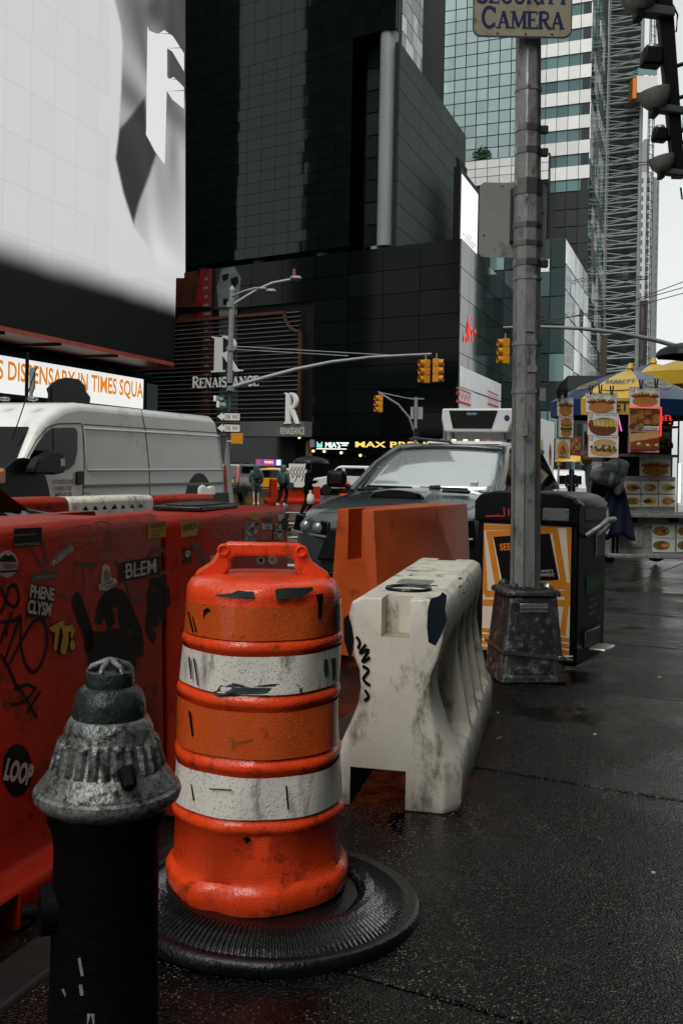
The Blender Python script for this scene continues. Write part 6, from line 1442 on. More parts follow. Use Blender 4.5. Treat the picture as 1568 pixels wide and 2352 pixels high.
MB().tube([(xx(530,890),0,zz(890)),(xx(600,868),0,zz(868)),(xx(680,845),0,zz(845)),(xx(760,827),0,zz(827)),(xx(850,814),0,zz(814)),(xx(990,804),0,zz(804))], [.09,.085,.08,.07,.06,.05], 10).build('signal_arm', 'pole_paint', sp_, smooth=50)
for a, b in (((533, 795), (905, 809)), ((533, 802), (800, 812))):
    MB().tube([(xx(*a), 0, zz(a[1])), (xx(*b), 0, zz(b[1]))], .02, 4).build('stay_wire', 'pole_paint', sp_)
for py in (800, 892, 700): MB().lathe([(.15, -.1), (.15, .1)], 12, (xx(529, py), 0, zz(py))).build('clamp', 'pole_paint', sp_)
MB().tube([(xx(990,800),0,zz(800)),(xx(996,822),0,zz(822)),(xx(985,826),0,zz(826))], .025, 6).build('cable', 'wire', sp_)
signal_head('yellow traffic signal facing left at the end of the long arm', 967, 826, 987, 880, LD-.1, R(-65))
signal_head('yellow traffic signal facing right beside its twin on the long arm', 990, 824, 1013, 878, LD-.1, R(75))
def plate(name, label, px0, py0, px1, py1, D, m, rz=0, cat='sign', th=.01):
    a, b = W(px0, py1, D), W(px1, py0, D); r = root(name, label, cat, ((a.x+b.x)/2, D, (a.z+b.z)/2), rz); w, h = (b.x-a.x)/math.cos(rz), b.z-a.z
    MB().box(-w/2, w/2, -th, 0, -h/2, h/2).build('plate', m, r); return r, w, h
for y0, lab in ((946, 'upper black and white one way arrow sign on the signal post'), (972, 'lower black and white one way arrow sign on the signal post')):
    r, w, h = plate('one_way_sign', lab, 497, y0, 552, y0+22, LD-.3, 'print_black', R(4)); r['group'] = 'one way signs'
    MB().box(-w*.18, w*.47, -.014, -.011, -h*.34, h*.34).build('white_panel', 'print_white', r)
    MB().prism([(-w*.47, 0), (-w*.24, h*.42), (-w*.24, h*.2), (-w*.17, h*.2), (-w*.17, -h*.2), (-w*.24, -h*.2), (-w*.24, -h*.42)], -.015, -.011).build('arrow', 'print_white', r)
    mb = MB(); text(mb, 'ONE  WAY', -w*.15, -h*.24, w*.58, h*.48, -.016, .012); mb.build('lettering', 'print_black', r, fix=False)
for (a, b, c, d, t, lab) in ((490, 908, 515, 922, '7 Av', 'small green avenue name sign on the signal post'), (497, 920, 521, 936, 'W 48 St', 'small green street name sign on the signal post')):
    r, w, h = plate('street_name_sign', lab, a, b, c, d, LD-.35, 'sign_green'); MB().box(-w/2, -w*.22, -.014, -.011, -h*.45, h*.45).build('white_panel', 'print_white', r); mb = MB(); text(mb, t, -w*.15, -h*.25, w*.55, h*.5, -.015, .01); mb.build('lettering', 'print_white', r, fix=False)
r, w, h = plate('pedestrian_signal', 'yellow pedestrian signal box below the one way signs', 532, 995, 559, 1019, LD-.3, 'signal_yellow', 0, 'traffic light', .3)
MB().tube([(-.4, 0, -h*.3), (0, 0, -h*.3)], .04, 6).build('bracket', 'pole_paint', r)
# small signal pole in front of the shops
D2 = 58; P = W(953, 1060, D2); r = root('signal_pole', 'thin signal pole with a curved arm in front of the shop signs', 'pole', (P.x, D2, gr(D2)), 0); z2 = lambda py: W(953, py, D2).z-gr(D2); x2 = lambda px, py: W(px, py, D2).x-P.x
MB().tube([(0, 0, 0), (x2(955, 912), 0, z2(912))], .1, 8).build('post', 'pole_paint', r); MB().tube([(x2(950,990),0,z2(990)),(x2(940,960),0,z2(960)),(x2(915,930),0,z2(930)),(x2(870,903),0,z2(903))], .06, 6).build('arm', 'pole_paint', r)
MB().tube([(x2(867,902),0,z2(902)),(x2(935,915),0,z2(915)),(x2(974,916),0,z2(916))], .03, 4).build('stay_wire', 'pole_paint', r); MB().box(x2(940,915), x2(972,915), -.05, .05, z2(917), z2(914)).build('cross_bar', 'pole_paint', r)
MB().box(x2(950,1010), x2(962,1010), -.15, -.11, z2(1002), z2(984)).build('small_sign', 'print_black', r)
for a, b in ((943, 950), (959, 971)): MB().box(x2(a, 940), x2(b, 940), .1, .14, z2(962), z2(934)).build('sign_back', 'sign_back', r)
signal_head('small yellow traffic signal on the curved arm before the shops', 862, 908, 880, 947, D2-.1, R(-60))
# arm reaching in from the right
D3 = 40; q = W(1588, 1060, D3); r = root('signal_mast', 'grey signal arm reaching in from the right edge above the food cart', 'pole', (q.x, D3, gs(D3)), 0); z3_ = lambda px, py: W(px, py, D3).z-gs(D3); x3_ = lambda px, py: W(px, py, D3).x-q.x
MB().tube([(0, 0, 0), (x3_(1586, 700), 0, z3_(1586, 620))], .13, 10).build('post', 'pole_paint', r)
MB().tube([(x3_(1585,803),0,z3_(1585,803)),(x3_(1500,780),0,z3_(1500,780)),(x3_(1420,764),0,z3_(1420,764)),(x3_(1330,754),0,z3_(1330,754)),(x3_(1240,750),0,z3_(1240,750)),(x3_(1155,752),0,z3_(1155,752))], [.1,.09,.085,.075,.065,.05], 10).build('arm', 'pole_paint', r, smooth=50)
for a, b in (((1586, 640), (1240, 742)), ((1586, 668), (1240, 735)), ((1586, 655), (1360, 690))):
    A_, B_ = (x3_(*a), 0, z3_(*a)), (x3_(*b), 0, z3_(*b)); m_ = tuple((A_[i]+B_[i])/2-(.25 if i == 2 else 0) for i in range(3)); MB().tube([A_, m_, B_], .018, 4).build('wire', 'wire', r)
MB().tube([(x3_(1563,798),0,z3_(1563,798)),(x3_(1556,815),0,z3_(1556,815)),(x3_(1566,830),0,z3_(1566,830)),(x3_(1572,800),0,z3_(1572,800))], .03, 5).build('cable', 'wire', r)
signal_head('yellow traffic signal peeping out left of the weathered pole', 1149, 778, 1170, 836, D3-.2, R(-80))
# wires at top right
# floodlight rig
D4 = 12.0; rg = root('floodlight_rig', 'black steel mast with grey bowl floodlights at the top right', 'floodlight', tuple(W(1660, 1060, D4).xy)+(gs(D4),), 0); o4 = rg.location
p4 = lambda px, py, dy=0: (W(px, py, D4).x-o4.x, dy, W(px, py, D4).z-o4.z)
mat('rig_black', (.004,.004,.0045), .5, spec=.15); mat('bowl_grey', (.3,.3,.28), .35, .35, var=.1, vs=6); mat('box_grey', (.06,.065,.065), .5)
MB().tube([(0, 0, 0), (0, 0, p4(1600, -200)[2])], .12, 10).build('post', 'rig_black', rg)
mb = MB(); a, b = p4(1513, -120), p4(1556, 408); mb.hexa([(b[0]-.06, -.06, b[2]), (b[0]+.07, -.06, b[2]), (b[0]+.07, .06, b[2]), (b[0]-.06, .06, b[2]), (a[0]-.1, -.06, a[2]), (a[0]+.1, -.06, a[2]), (a[0]+.1, .06, a[2]), (a[0]-.1, .06, a[2])]); mb.build('beam', 'rig_black', rg)
for py, dx in ((150, 0), (225, 0), (330, 0), (355, 0), (-60, 0)): A_ = p4(1540, py+5); MB().tube([A_, (0, 0, A_[2]+.25)], .025, 6).build('cross_arm', 'rig_black', rg)
for (cx_, cy_, rr, bx0, by0) in ((1465, -10, 46, 1500, 18), (1500, 222, 37, 1490, 238), (1516, 372, 30, 1520, 388)):
    c = p4(cx_, cy_, -.05); s = rr/FPX*D4
    mb = MB(); mb.lathe([(s*.28, -s*.95), (s*.55, -s*.8), (s*.85, -s*.4), (s, s*.15), (s*1.02, s*.28), (s*.97, s*.26), (s*.6, s*.1), (0, s*.05)], 24); o = mb.build('bowl', 'bowl_grey', rg, smooth=50); o.location = c; o.rotation_euler = (0, R(-14), 0)
    e = p4(cx_+rr*.9, cy_+rr*.9, -.05); MB().cbox(e, (s*1.6, s*.7, s*.5), Matrix.Rotation(R(6), 3, 'Y')).build('ballast', 'box_grey', rg, bevel=.02); MB().cbox((e[0]-s*.95, e[1], e[2]-.02), (s*.4, s*.8, s*.7)).build('ballast_cap', 'rig_black', rg, bevel=.01)
    MB().tube([e, p4(1530+cy_*.06, cy_+rr*.5)], .03, 6).build('bracket', 'rig_black', rg)
    k = p4(1545+cy_*.06, cy_+20); MB().tube([k, (k[0]+.06, 0, k[2]-.12), (k[0]+.05, 0, k[2]-.32), (k[0]+.0, 0, k[2]-.34), (k[0]-.02, 0, k[2]-.2)], .012, 5).build('cable', 'rig_black', rg)
for (cx_, cy_, sz) in ((1494, 135, 40), (1512, 312, 30)):
    s = sz/FPX*D4; c = p4(cx_, cy_, -.04); o = MB().cbox(c, (s*1.1, s, s*1.05), Matrix.Rotation(R(5), 3, 'Y')).build('flood_box', 'rig_black', rg, bevel=.03); mb = MB(); mb.lathe([(s*.42, 0), (s*.36, s*.2), (0, s*.28)], 18, (c[0], c[1], c[2]+s*.5)); mb.build('lens_dome', 'bowl_grey', rg, smooth=60)
    MB().tube([c, p4(1535+cy_*.05, cy_+10)], .035, 6).build('bracket', 'rig_black', rg)

# dark arched sign and pole behind the van
r = root('arched_board', 'dark arched board standing behind the van in front of the ticker', 'board', tuple(W(155, 1060, 26).xy)+(gr(26),), R(-10)); F5 = Facade(r.location.xy, R(-10)); f5 = lambda px, py: (F5.at(px, py)[0], F5.at(px, py)[1]-gr(26))
MB().prism([f5(*p) for p in ((108,925),(110,905),(106,893),(118,880),(135,870),(155,867),(178,870),(192,884),(196,900),(205,912),(203,928))], 0, .08).build('board', 'unseen_block_and_board', r)
for px in (120, 190): a = f5(px, 920)[0]; MB().box(a-.04, a+.04, .02, .06, 0, f5(px, 900)[1]).build('leg', 'rig_black', r)
MB().box(*(lambda a, b: (a, b))(f5(116, 900)[0], f5(119, 900)[0]), -.03, 0, f5(117, 925)[1], f5(117, 890)[1]).build('strut', 'rig_black', r)
r = root('dark_pole', 'thin black pole with a grey rag standing before the ticker', 'pole', tuple(W(58, 1060, 24).xy)+(gr(24),), 0); z5 = lambda py: W(58, py, 24).z-gr(24)
MB().tube([(0, 0, 0), (0, 0, z5(808))], .045, 8).build('shaft', 'rig_black', r)
mb = MB(); mb.prism([(.06, z5(845)), (.2, z5(842)), (.2, z5(890)), (.14, z5(905)), (.2, z5(925)), (.08, z5(918))], -.05, .04); mb.build('rag', 'sticker_grey', r, bevel=.02)

# ------------------------------------------------------------------ far site barriers and drum by the walkers
D6 = 47
def rloc(px, D): q = W(px, 1060, D); return (q.x, D, gr(D))
for px, rz, lab, L_ in ((628, R(100), 'far red barrier seen end on between the two walkers', 1.5), (690, R(4), 'far low red barrier behind the walker with the shoulder bag', 1.9)):
    r = root('site_barrier', lab, 'barrier', rloc(px, D6), rz, 'red barriers by the crossing'); H = 1.1 if L_ < 1.6 else .8
    prof = [(-.35, 0), (-.35, .14), (-.16, .22), (-.1, H), (.1, H), (.16, .22), (.35, .14), (.35, 0)]
    mb = MB(); mb.loft([[(x, y, z) for y, z in prof] for x in (-L_/2, L_/2)], closed=True, cap=True); mb.build('body', 'red_plastic', r, bevel=.02)
r = root('site_notice', 'white notice board with dark tags on the far red barrier', 'sign', tuple(Vector(rloc(684, D6-.3))+Vector((0, 0, .75))), 0); MB().box(-.42, .42, -.02, .0, 0, 1.1).build('board', 'sticker_white', r)
for k in range(5): mb = MB(); random.seed(k); x = -.3+.15*k; mb.ribbon(smooth_line([(x, .2+random.random()*.3), (x+.12, .5), (x-.05, .7), (x+.1, .95)]), .04, -.024); mb.build('tag', 'black_paint', r, fix=False)
r = root('traffic_drum', 'small orange traffic drum standing by the white passenger van', 'traffic drum', rloc(793, 50), 0)
MB().lathe([(.4, 0), (.4, .08), (.3, .1), (.28, .5), (.25, .95), (.2, 1.0), (0, 1.02)], 24).build('body', 'orange_plastic', r, smooth=40); MB().lathe([(.292, .45), (.284, .7)], 24, cap=False).build('reflective_band', 'trim_black', r); MB().prism([(-.15, 1.0), (.15, 1.0), (.1, 1.15), (-.1, 1.15)], -.03, .03).build('handle', 'orange_plastic', r)

# ------------------------------------------------------------------ people
mat('skin', (.32,.19,.14), .5); mat('skin_brown', (.16,.09,.06), .5); mat('jacket_teal', (.03,.085,.08), .4, var=.25, vs=7, coat=.3, bump=.3, bs=12); mat('shorts_grey', (.06,.07,.085), .7); mat('cloth_black', (.004,.004,.0045), .8, spec=.1, bump=.3, bs=15)
mat('pack_grey', (.02,.025,.028), .6); mat('shoe_white', (.5,.5,.48), .5); mat('bag_white', (.5,.5,.47), .4, bump=.6, bs=20); mat('umbrella_black', (.006,.0065,.007), .4); mat('hair', (.015,.01,.008), .6); mat('cloth_navy', (.008,.012,.035), .7, bump=.4, bs=9); mat('bag_grey', (.13,.15,.145), .35, var=.3, vs=5, bump=.8, bs=16, coat=.3)
def skin(name, pts, edges, m, parent, sub=1, rt=0):
    me = bpy.data.meshes.new(name); me.from_pydata([p[:3] for p in pts], edges, []); o = link(name, me, parent); me.materials.append(MAT[m])
    md = o.modifiers.new('k', 'SKIN'); md.use_smooth_shade = True
    for i, p in enumerate(pts):
        sv = me.skin_vertices[0].data[i]; rr = p[3]; sv.radius = rr if isinstance(rr, tuple) else (rr, rr); sv.use_root = (i == rt)
    ms_ = o.modifiers.new('s', 'SUBSURF'); ms_.levels = sub; ms_.render_levels = sub
    bake(o); shade(o, 180); return o
def person(label, loc, rz, H=1.72, legs='skin', coat_='jacket_teal', coat_len=.92, trousers=None, tr_len=.5, hood=True, stride=.18, skin_='skin', arm=None, shoes='shoe_white'):
    k = H/1.72; r = root('person', label, 'person', loc, rz)
    S = lambda p: (p[0]*k, p[1]*k, p[2]*k, p[3]*k if not isinstance(p[3], tuple) else tuple(q*k for q in p[3]))
    la = arm or [(-.2, .0, 1.42, .06), (-.26, .03, 1.15, .048), (-.24, -.05, .93, .04), (-.235, -.08, .86, .04)]
    ra = [(.2, .0, 1.42, .06), (.27, .04, 1.15, .048), (.25, -.06, .93, .04), (.24, -.1, .86, .04)]
    ll = [(-.09, 0, .92, .085), (-.1, -stride*.55, .5, .058), (-.1, stride*.2-.03*0, .10, .042), (-.1, -.12+stride*.2, .045, .04)]
    rl = [(.09, 0, .92, .085), (.1, stride*.2, .5, .058), (.1, stride*1.2, .12, .042), (.1, stride*1.1-.12, .05, .04)]
    pts = [(0, 0, .95, .13), (0, 0, 1.15, .12), (0, 0, 1.36, .14), (0, 0, 1.48, .06), (0, -.01, 1.56, .075), (0, -.015, 1.66, .09)] + la+ra+ll+rl
    ed = [(0, 1), (1, 2), (2, 3), (3, 4), (4, 5), (2, 6), (6, 7), (7, 8), (8, 9), (2, 10), (10, 11), (11, 12), (12, 13), (0, 14), (14, 15), (15, 16), (16, 17), (0, 18), (18, 19), (19, 20), (20, 21)]
    skin('body', [S(p) for p in pts], ed, skin_, r)
    g = lambda p, a: (p[0], p[1], p[2], p[3]+a)
    c = [(0, 0, coat_len, (.19, .15)), (0, .0, 1.15, (.18, .14)), (0, 0, 1.36, (.19, .14)), (0, 0, 1.47, (.11, .09))] + [g(la[0], .03), g(la[1], .03), (la[2][0], la[2][1], la[2][2], .06)] + [g(ra[0], .03), g(ra[1], .03), (ra[2][0], ra[2][1], ra[2][2], .06)]
    skin('coat', [S(p) for p in c], [(0, 1), (1, 2), (2, 3), (2, 4), (4, 5), (5, 6), (2, 7), (7, 8), (8, 9)], coat_, r)
    if hood:
        mb = MB(); mb.lathe([(.11, -.16), (.125, -.05), (.125, .03), (.1, .1), (.05, .135), (0, .145)], 16, (0, .015, 1.62), rad=lambda a, q, z: q*(1.06 if math.sin(a) > 0 else .98)); mb.v = [(x*k, y*k, z*k) for x, y, z in mb.v]; mb.build('hood', coat_, r, smooth=60)
    else:
        mb = MB(); mb.lathe([(.09, -.08), (.108, .0), (.1, .08), (.05, .12), (0, .125)], 14, (0, .01, 1.65)); mb.v = [(x*k, y*k, z*k) for x, y, z in mb.v]; mb.build('hair', 'hair', r, smooth=60)
    if trousers:
        def cutleg(l): 
            out = [g(l[0], .03)]
            for a, b in zip(l[:-1], l[1:]):
                if b[2] >= tr_len: out.append(g(b, .03))
                else:
                    t = (a[2]-tr_len)/(a[2]-b[2]); out.append((a[0]+(b[0]-a[0])*t, a[1]+(b[1]-a[1])*t, tr_len, .09 if tr_len > .4 else .065)); break
            return out
        L_, R_ = cutleg(ll), cutleg(rl); pts = [(0, 0, .98, .15)]+L_+R_; ed = [(0, 1)]+[(i, i+1) for i in range(1, len(L_))]+[(0, 1+len(L_))]+[(len(L_)+i, len(L_)+i+1) for i in range(1, len(R_))]
        skin('trousers', [S(p) for p in pts], ed, trousers, r)
    for l in (ll, rl):
        x, y, z = l[3][0]*k, l[3][1]*k, l[3][2]*k; MB().hexa([(x-.045, y-.06, z-.05), (x+.045, y-.06, z-.05), (x+.045, y+.19, z-.05), (x-.045, y+.19, z-.05), (x-.035, y-.04, z+.0), (x+.035, y-.04, z+.0), (x+.04, y+.18, z+.07), (x-.04, y+.18, z+.07)]).build('shoe', shoes, r, bevel=.02)
    return r
DA = 44
pa = person('walker in a teal hooded rain jacket and grey shorts with bare legs', rloc(589, DA), R(190), 1.74, trousers='shorts_grey', tr_len=.52)
bp_ = root('backpack', 'dark grey backpack on the walker in shorts', 'backpack', tuple(pa.location+Vector((.05, -.24, 1.08))), R(10))
MB().hexa([(-.17, -.1, 0), (.17, -.1, 0), (.17, .08, 0), (-.17, .08, 0), (-.13, -.05, .48), (.13, -.05, .48), (.13, .08, .48), (-.13, .08, .48)]).build('pack', 'pack_grey', bp_, bevel=.04, seg=3); MB().box(-.11, .11, -.16, -.1, .05, .24).build('pocket', 'pack_grey', bp_, bevel=.02)
for s in (-1, 1): MB().tube([(s*.1, .06, .42), (s*.12, .2, .46), (s*.13, .3, .35)], .02, 6).build('strap', 'pack_grey', bp_)
pb = person('walker in a teal hooded jacket and black trousers with a bag at the hip', rloc(652, DA-1), R(150), 1.72, trousers='cloth_black', tr_len=.1, stride=.24)
sbg = root('shoulder_bag', 'dark shoulder bag hanging at the hip of the walker in black trousers', 'bag', tuple(pb.location+Vector((.3, -.1, .72))), R(-20)); MB().hexa([(-.18, -.06, 0), (.18, -.06, 0), (.18, .06, 0), (-.18, .06, 0), (-.15, -.05, .28), (.15, -.05, .28), (.15, .05, .28), (-.15, .05, .28)]).build('pouch', 'pack_grey', sbg, bevel=.03); MB().tube([(-.12, 0, .27), (-.25, -.05, .7), (-.3, .0, .85)], .018, 5).build('strap', 'pack_grey', sbg)
DC = 32
pc = person('person in a long black coat holding a black umbrella', rloc(709, DC), R(100), 1.66, coat_='cloth_black', coat_len=.62, trousers='cloth_black', tr_len=.08, hood=False, arm=[(-.2, .0, 1.40, .06), (-.24, -.04, 1.14, .048), (-.16, -.26, 1.18, .04), (-.13, -.31, 1.2, .04)], shoes='trim_black')
um = root('umbrella', 'open black umbrella over the person in the long coat', 'umbrella', tuple(Vector(rloc(714, DC-.1))+Vector((0, 0, 1.1))), 0)
def canopy(par, Rr, h, n, m, z0, scal=.06, sag=1.6, cone=False):
    """ribbed canopy, one gore per panel"""
    out = []
    for k in range(n):
        a0, a1 = 2*math.pi*k/n, 2*math.pi*(k+1)/n; rows = []
        for i in range(7):
            t = i/6; row = []
            for j in range(5):
                u = j/4; a = a0+(a1-a0)*u; e = math.sin(math.pi*u); rr = Rr*t if cone else Rr*math.sin(t*math.pi/2)**.9
                zz_ = h*(1-t)+.10*h*math.sin(math.pi*t)-.03*Rr*e*t*(1-t)*2 if cone else h*(1-t**sag)+.035*Rr*e*t*(1 if t < .9 else .3)
                row.append((rr*(1-scal*e*t)*math.cos(a), rr*(1-scal*e*t)*math.sin(a), z0+zz_))
            rows.append(row)
        mb = MB(); mb.loft(rows); out.append(mb.build('canopy_panel', m if isinstance(m, str) else m[k % len(m)], par, smooth=180))
    return out
canopy(um, .58, .24, 8, 'umbrella_black', .62); MB().tube([(0, 0, 0), (0, 0, .92)], .012, 6).build('shaft', 'rim', um)
for k in range(8): a = 2*math.pi*k/8; MB().tube([(0, 0, .84), (.3*math.cos(a), .3*math.sin(a), .79), (.575*math.cos(a), .575*math.sin(a), .62)], .006, 4).build('rib', 'trim_black', um)
pbg = root('plastic_bag', 'white plastic bag hanging from the hand of the person with the umbrella', 'bag', tuple(Vector(rloc(714, DC-.35))+Vector((0, 0, .42))), 0)
mb = MB(); mb.lathe([(.02, 0), (.11, .02), (.13, .15), (.1, .28), (.03, .36), (.05, .44)], 14, rad=lambda a, r_, z: r_*(1+.12*math.sin(3*a+z*8))); mb.build('bag', 'bag_white', pbg, smooth=80)
# ------------------------------------------------------------------ food cart
mat('cart_steel', (.42,.43,.41), .3, .4, var=.25, vs=5, rvar=.12); mat('cart_dark', (.01,.01,.01), .5, spec=.2); mat('cart_glass', (.02,.022,.022), .06); mat('umb_yellow', (.56,.36,.03), .35, var=.08, vs=3, coat=.3, drops=40); mat('umb_blue', (.012,.04,.11), .35, var=.1, vs=3, coat=.3, drops=40); mat('umb_red', (.3,.02,.04), .4)
mat('board_white', (.74,.74,.7), .4); mat('board_cream', (.7,.66,.52), .4); mat('bun', (.42,.19,.055), .5, var=.25, vs=14); mat('bun_light', (.55,.33,.13), .5, var=.15, vs=14); mat('sausage', (.26,.045,.02), .35, var=.2, vs=20); mat('meat', (.13,.05,.02), .5, var=.5, vs=40); mat('cheese', (.6,.38,.05), .5, var=.2, vs=40); mat('lettuce', (.1,.2,.03), .5, var=.3, vs=30); mat('tomato', (.4,.04,.02), .4); mat('sauce', (.6,.55,.45), .5); mat('plate_food', (.33,.14,.04), .5, var=.6, vs=30); mat('led_red_dot', (.5,.02,.02), .5, emit=.9, ecol=(1,.06,.04)); mat('tube_light', (.8,.8,.8), .5, emit=1.1, ecol=(1,1,.97)); mat('pink_tube', (.8,.2,.7), .5, emit=.8, ecol=(1,.2,.8)); mat('clip_black', (.005,.005,.005), .5)
CD = 15.4; CZ = gs(CD)
def Z1(x, y): return (1251.7+x*.2197, 803.8+y*.2197)
def cw(x, y, D): return W(*Z1(x, y), D)
def dish(board, kind, w, h, y):
    """a printed picture made of flat shapes"""
    k = [0]
    def sh(pts, m, nm='printed_food'):
        k[0] += 1; mb = MB(); mb.add([(a*w*1.02, y-.0006*k[0], (b*1.5-.03)*h) for a, b in pts], [tuple(range(len(pts)))]); mb.build(nm, m, board, fix=False)
    E = lambda cx, cy, rx, ry, n=18, rot=0: ell(cx, cy, rx, ry, n, rot)
    random.seed(hash(kind) % 1000 if False else sum(map(ord, kind)))
    if kind == 'hotdog':
        sh(E(0, -.12, .40, .24), 'bun_light'); sh(E(0, .06, .46, .12), 'sausage'); sh(E(0, -.17, .41, .2), 'bun')
        for i in range(14): sh(E(-.36+.055*i, .13+random.uniform(-.03, .05), .045, .05, 8), ['cheese', 'lettuce', 'sauce', 'tomato'][i % 4])
    elif kind == 'chili':
        sh(E(0, -.16, .43, .22), 'meat'); sh(E(-.38, -.0, .1, .18), 'sausage'); sh(E(.04, .06, .40, .2), 'brown_marks')
        for i in range(22): x = -.32+.034*i; mb = None; sh([(x, .2+random.uniform(-.05, .04)), (x+.02, .22), (x+.06, -.05+random.uniform(-.04, .06)), (x+.03, -.07)], 'cheese' if i % 4 else 'sauce')
    elif kind == 'steak':
        sh(E(0, -.14, .44, .2), 'bun_light'); sh(E(.04, .13, .38, .16), 'bun_light')
        for i in range(20): sh(E(-.38+.04*i, -.03+random.uniform(-.09, .07), .06, .06, 8, random.random()), ['meat', 'meat', 'sauce', 'meat', 'lettuce'][i % 5])
    elif kind == 'burger':
        sh(E(0, -.22, .36, .13), 'bun'); sh(E(0, -.08, .42, .09), 'lettuce'); sh(E(0, -.02, .4, .08), 'meat'); sh(E(0, .05, .4, .06), 'cheese'); sh(E(0, .09, .38, .06), 'tomato'); sh([(.4*math.cos(t), .1+.26*math.sin(t)) for t in [math.pi*i/14 for i in range(15)]], 'bun')
    elif kind == 'kebab':
        sh(E(-.32, .25, .18, .14), 'lettuce')
        for i in range(14): sh(E(-.36+.24*(i % 4)+random.uniform(-.03, .03), .24-.16*(i//4), .13, .1, 10, random.random()), 'plate_food' if i % 3 else 'meat')
    elif kind == 'sausagerolls':
        sh([(-.48, .3), (.48, .42), (.48, .1), (-.48, -.05)], 'bun_light'); sh([(-.48, -.0), (.48, .18), (.48, -.3), (-.48, -.4)], 'sausage')
        for i in range(9): sh(E(-.4+.1*i, -.12+random.uniform(-.08, .1), .07, .05, 8, random.random()), ['lettuce', 'tomato', 'sauce'][i % 3])
    elif kind == 'corndog': sh(E(.1, -.1, .4, .16, 16, .9), 'bun'); sh(E(.3, .2, .14, .12), 'bun_light')
    else:
        sh(E(0, -.02, .42, .36), ['plate_food', 'bun_light', 'brown_marks'][len(kind) % 3])
        for i in range(9): sh(E(random.uniform(-.28, .28), random.uniform(-.22, .18), .1, .09, 8, random.random()), random.choice(['meat', 'bun', 'lettuce', 'cheese', 'plate_food', 'tomato']))
def board(label, x0, y0, x1, y1, D, kind, title, tpos='top', tilt=0.0, m='board_white', tcol='print_green', pic=(0, 0, 1, 1), grp='picture boards on the food cart', ilove=True):
    a, b = cw(x0, y1, D), cw(x1, y0, D); w, h = b.x-a.x, b.z-a.z
    r = root('menu_board', label, 'menu board', ((a.x+b.x)/2, D, (a.z+b.z)/2), tilt, grp); w /= math.cos(tilt)
    MB().box(-w/2, w/2, -.004, .004, -h/2, h/2).build('card', m, r)
    mb = MB(); t = .006
    for q in ((-w/2, w/2, h/2-t, h/2), (-w/2, w/2, -h/2, -h/2+t), (-w/2, -w/2+t, -h/2+t, h/2-t), (w/2-t, w/2, -h/2+t, h/2-t)): mb.box(q[0], q[1], -.0055, -.0045, q[2], q[3])
    mb.build('printed_border', 'print_red', r)
    hub = bpy.data.objects.new('picture', bpy.data.meshes.new('picture')); COL.objects.link(hub); hub.parent = r
    mb = MB(); mb.box(-w*.47, w*.47, -.0065, -.0058, -h*.36 if tpos == 'top' else -h*.3, h*.3 if tpos == 'top' else h*.46); bpy.data.objects.remove(hub)
    hub = mb.build('picture', m if kind not in ('kebab', 'sausagerolls') else 'meat', r); hub.location = (0, 0, 0)
    dish(hub, kind, w*.98, h*.82, -.007)
    if title:
        mb = MB(); text(mb, title, -w*.26 if ilove and tpos == 'top' else -w*.42, h*.36 if tpos == 'top' else -h*.45, w*.7 if ilove and tpos == 'top' else w*.84, h*.1, -.018, .012); mb.build('lettering', tcol, r, fix=False)
    if ilove and tpos == 'top':
        mb = MB(); text(mb, 'I', -w*.45, h*.37, w*.02, h*.08, -.018); text(mb, 'NY', -w*.46, h*.24, w*.12, h*.09, -.018, .01); mb.build('lettering', 'print_black', r, fix=False)
        mb = MB(); hx, hz_, hr_ = -w*.36, h*.41, h*.045; mb.add([(hx+hr_*math.sin(t)**3, -.018, hz_+hr_*(.8*math.cos(t)-.3*math.cos(2*t)-.1*math.cos(3*t))) for t in [2*math.pi*i/16 for i in range(16)]], [tuple(range(16))]); mb.build('heart', 'print_red', r, fix=False)
    return r
cart = root('food_cart', 'silver food cart with picture panels under blue and yellow umbrellas', 'food cart', (cw(870, 1700, CD).x, CD, CZ), 0)
cx0 = cart.location.x
def cl(x, y, D=CD): q = cw(x, y, D); return q.x-cx0, q.z-CZ
def cbox(nm, x0, y0, x1, y1, ya, yb, m, bevel=.0, parent=None):
    a, b = cl(x0, y1), cl(x1, y0); return MB().box(a[0], b[0], ya, yb, a[1], b[1]).build(nm, m, parent or cart, bevel=bevel)
cbox('lower_body', 690, 1700, 1700, 2150, .0, 1.3, 'cart_steel', .01)
# quilted steel sheets
for i in range(6):
    for j in range(5):
        x = 985+i*22+(11 if j % 2 else 0); y = 1760+j*72; a, b = cl(x, y+36), cl(x+22, y-36); mx_, mz = (a[0]+b[0])/2, (a[1]+b[1])/2
        mb = MB(); mb.add([(a[0], -.004, mz), (mx_, -.004, a[1]), (b[0], -.004, mz), (mx_, -.004, b[1]), (mx_, -.012, mz)], [(0, 1, 4), (1, 2, 4), (2, 3, 4), (3, 0, 4)]); mb.build('quilted_facet', 'cart_steel', cart)
cbox('shelf', 640, 1718, 1700, 1735, -.25, .02, 'cart_steel', .006); cbox('base_rail', 640, 2145, 1700, 2165, -.12, 1.35, 'cart_steel', .01)
cbox('left_frame', 690, 1940, 775, 2140, -.02, -.003, 'cart_dark'); cbox('frame_bar', 720, 1950, 733, 2140, -.04, -.02, 'cart_steel'); cbox('frame_bar', 760, 1950, 772, 2140, -.04, -.02, 'cart_steel')
gd = cbox('grade_frame', 805, 1845, 1015, 2060, -.03, -.003, 'cart_steel', .004); cbox('grade_card', 860, 1880, 950, 2030, -.036, -.031, 'board_cream', 0, gd)
a, b = cl(872, 1970), cl(930, 1900); mb = MB(); text(mb, 'A', a[0], a[1], b[0]-a[0], b[1]-a[1], -.038, .02); mb.build('lettering', 'print_navy', gd, fix=False)
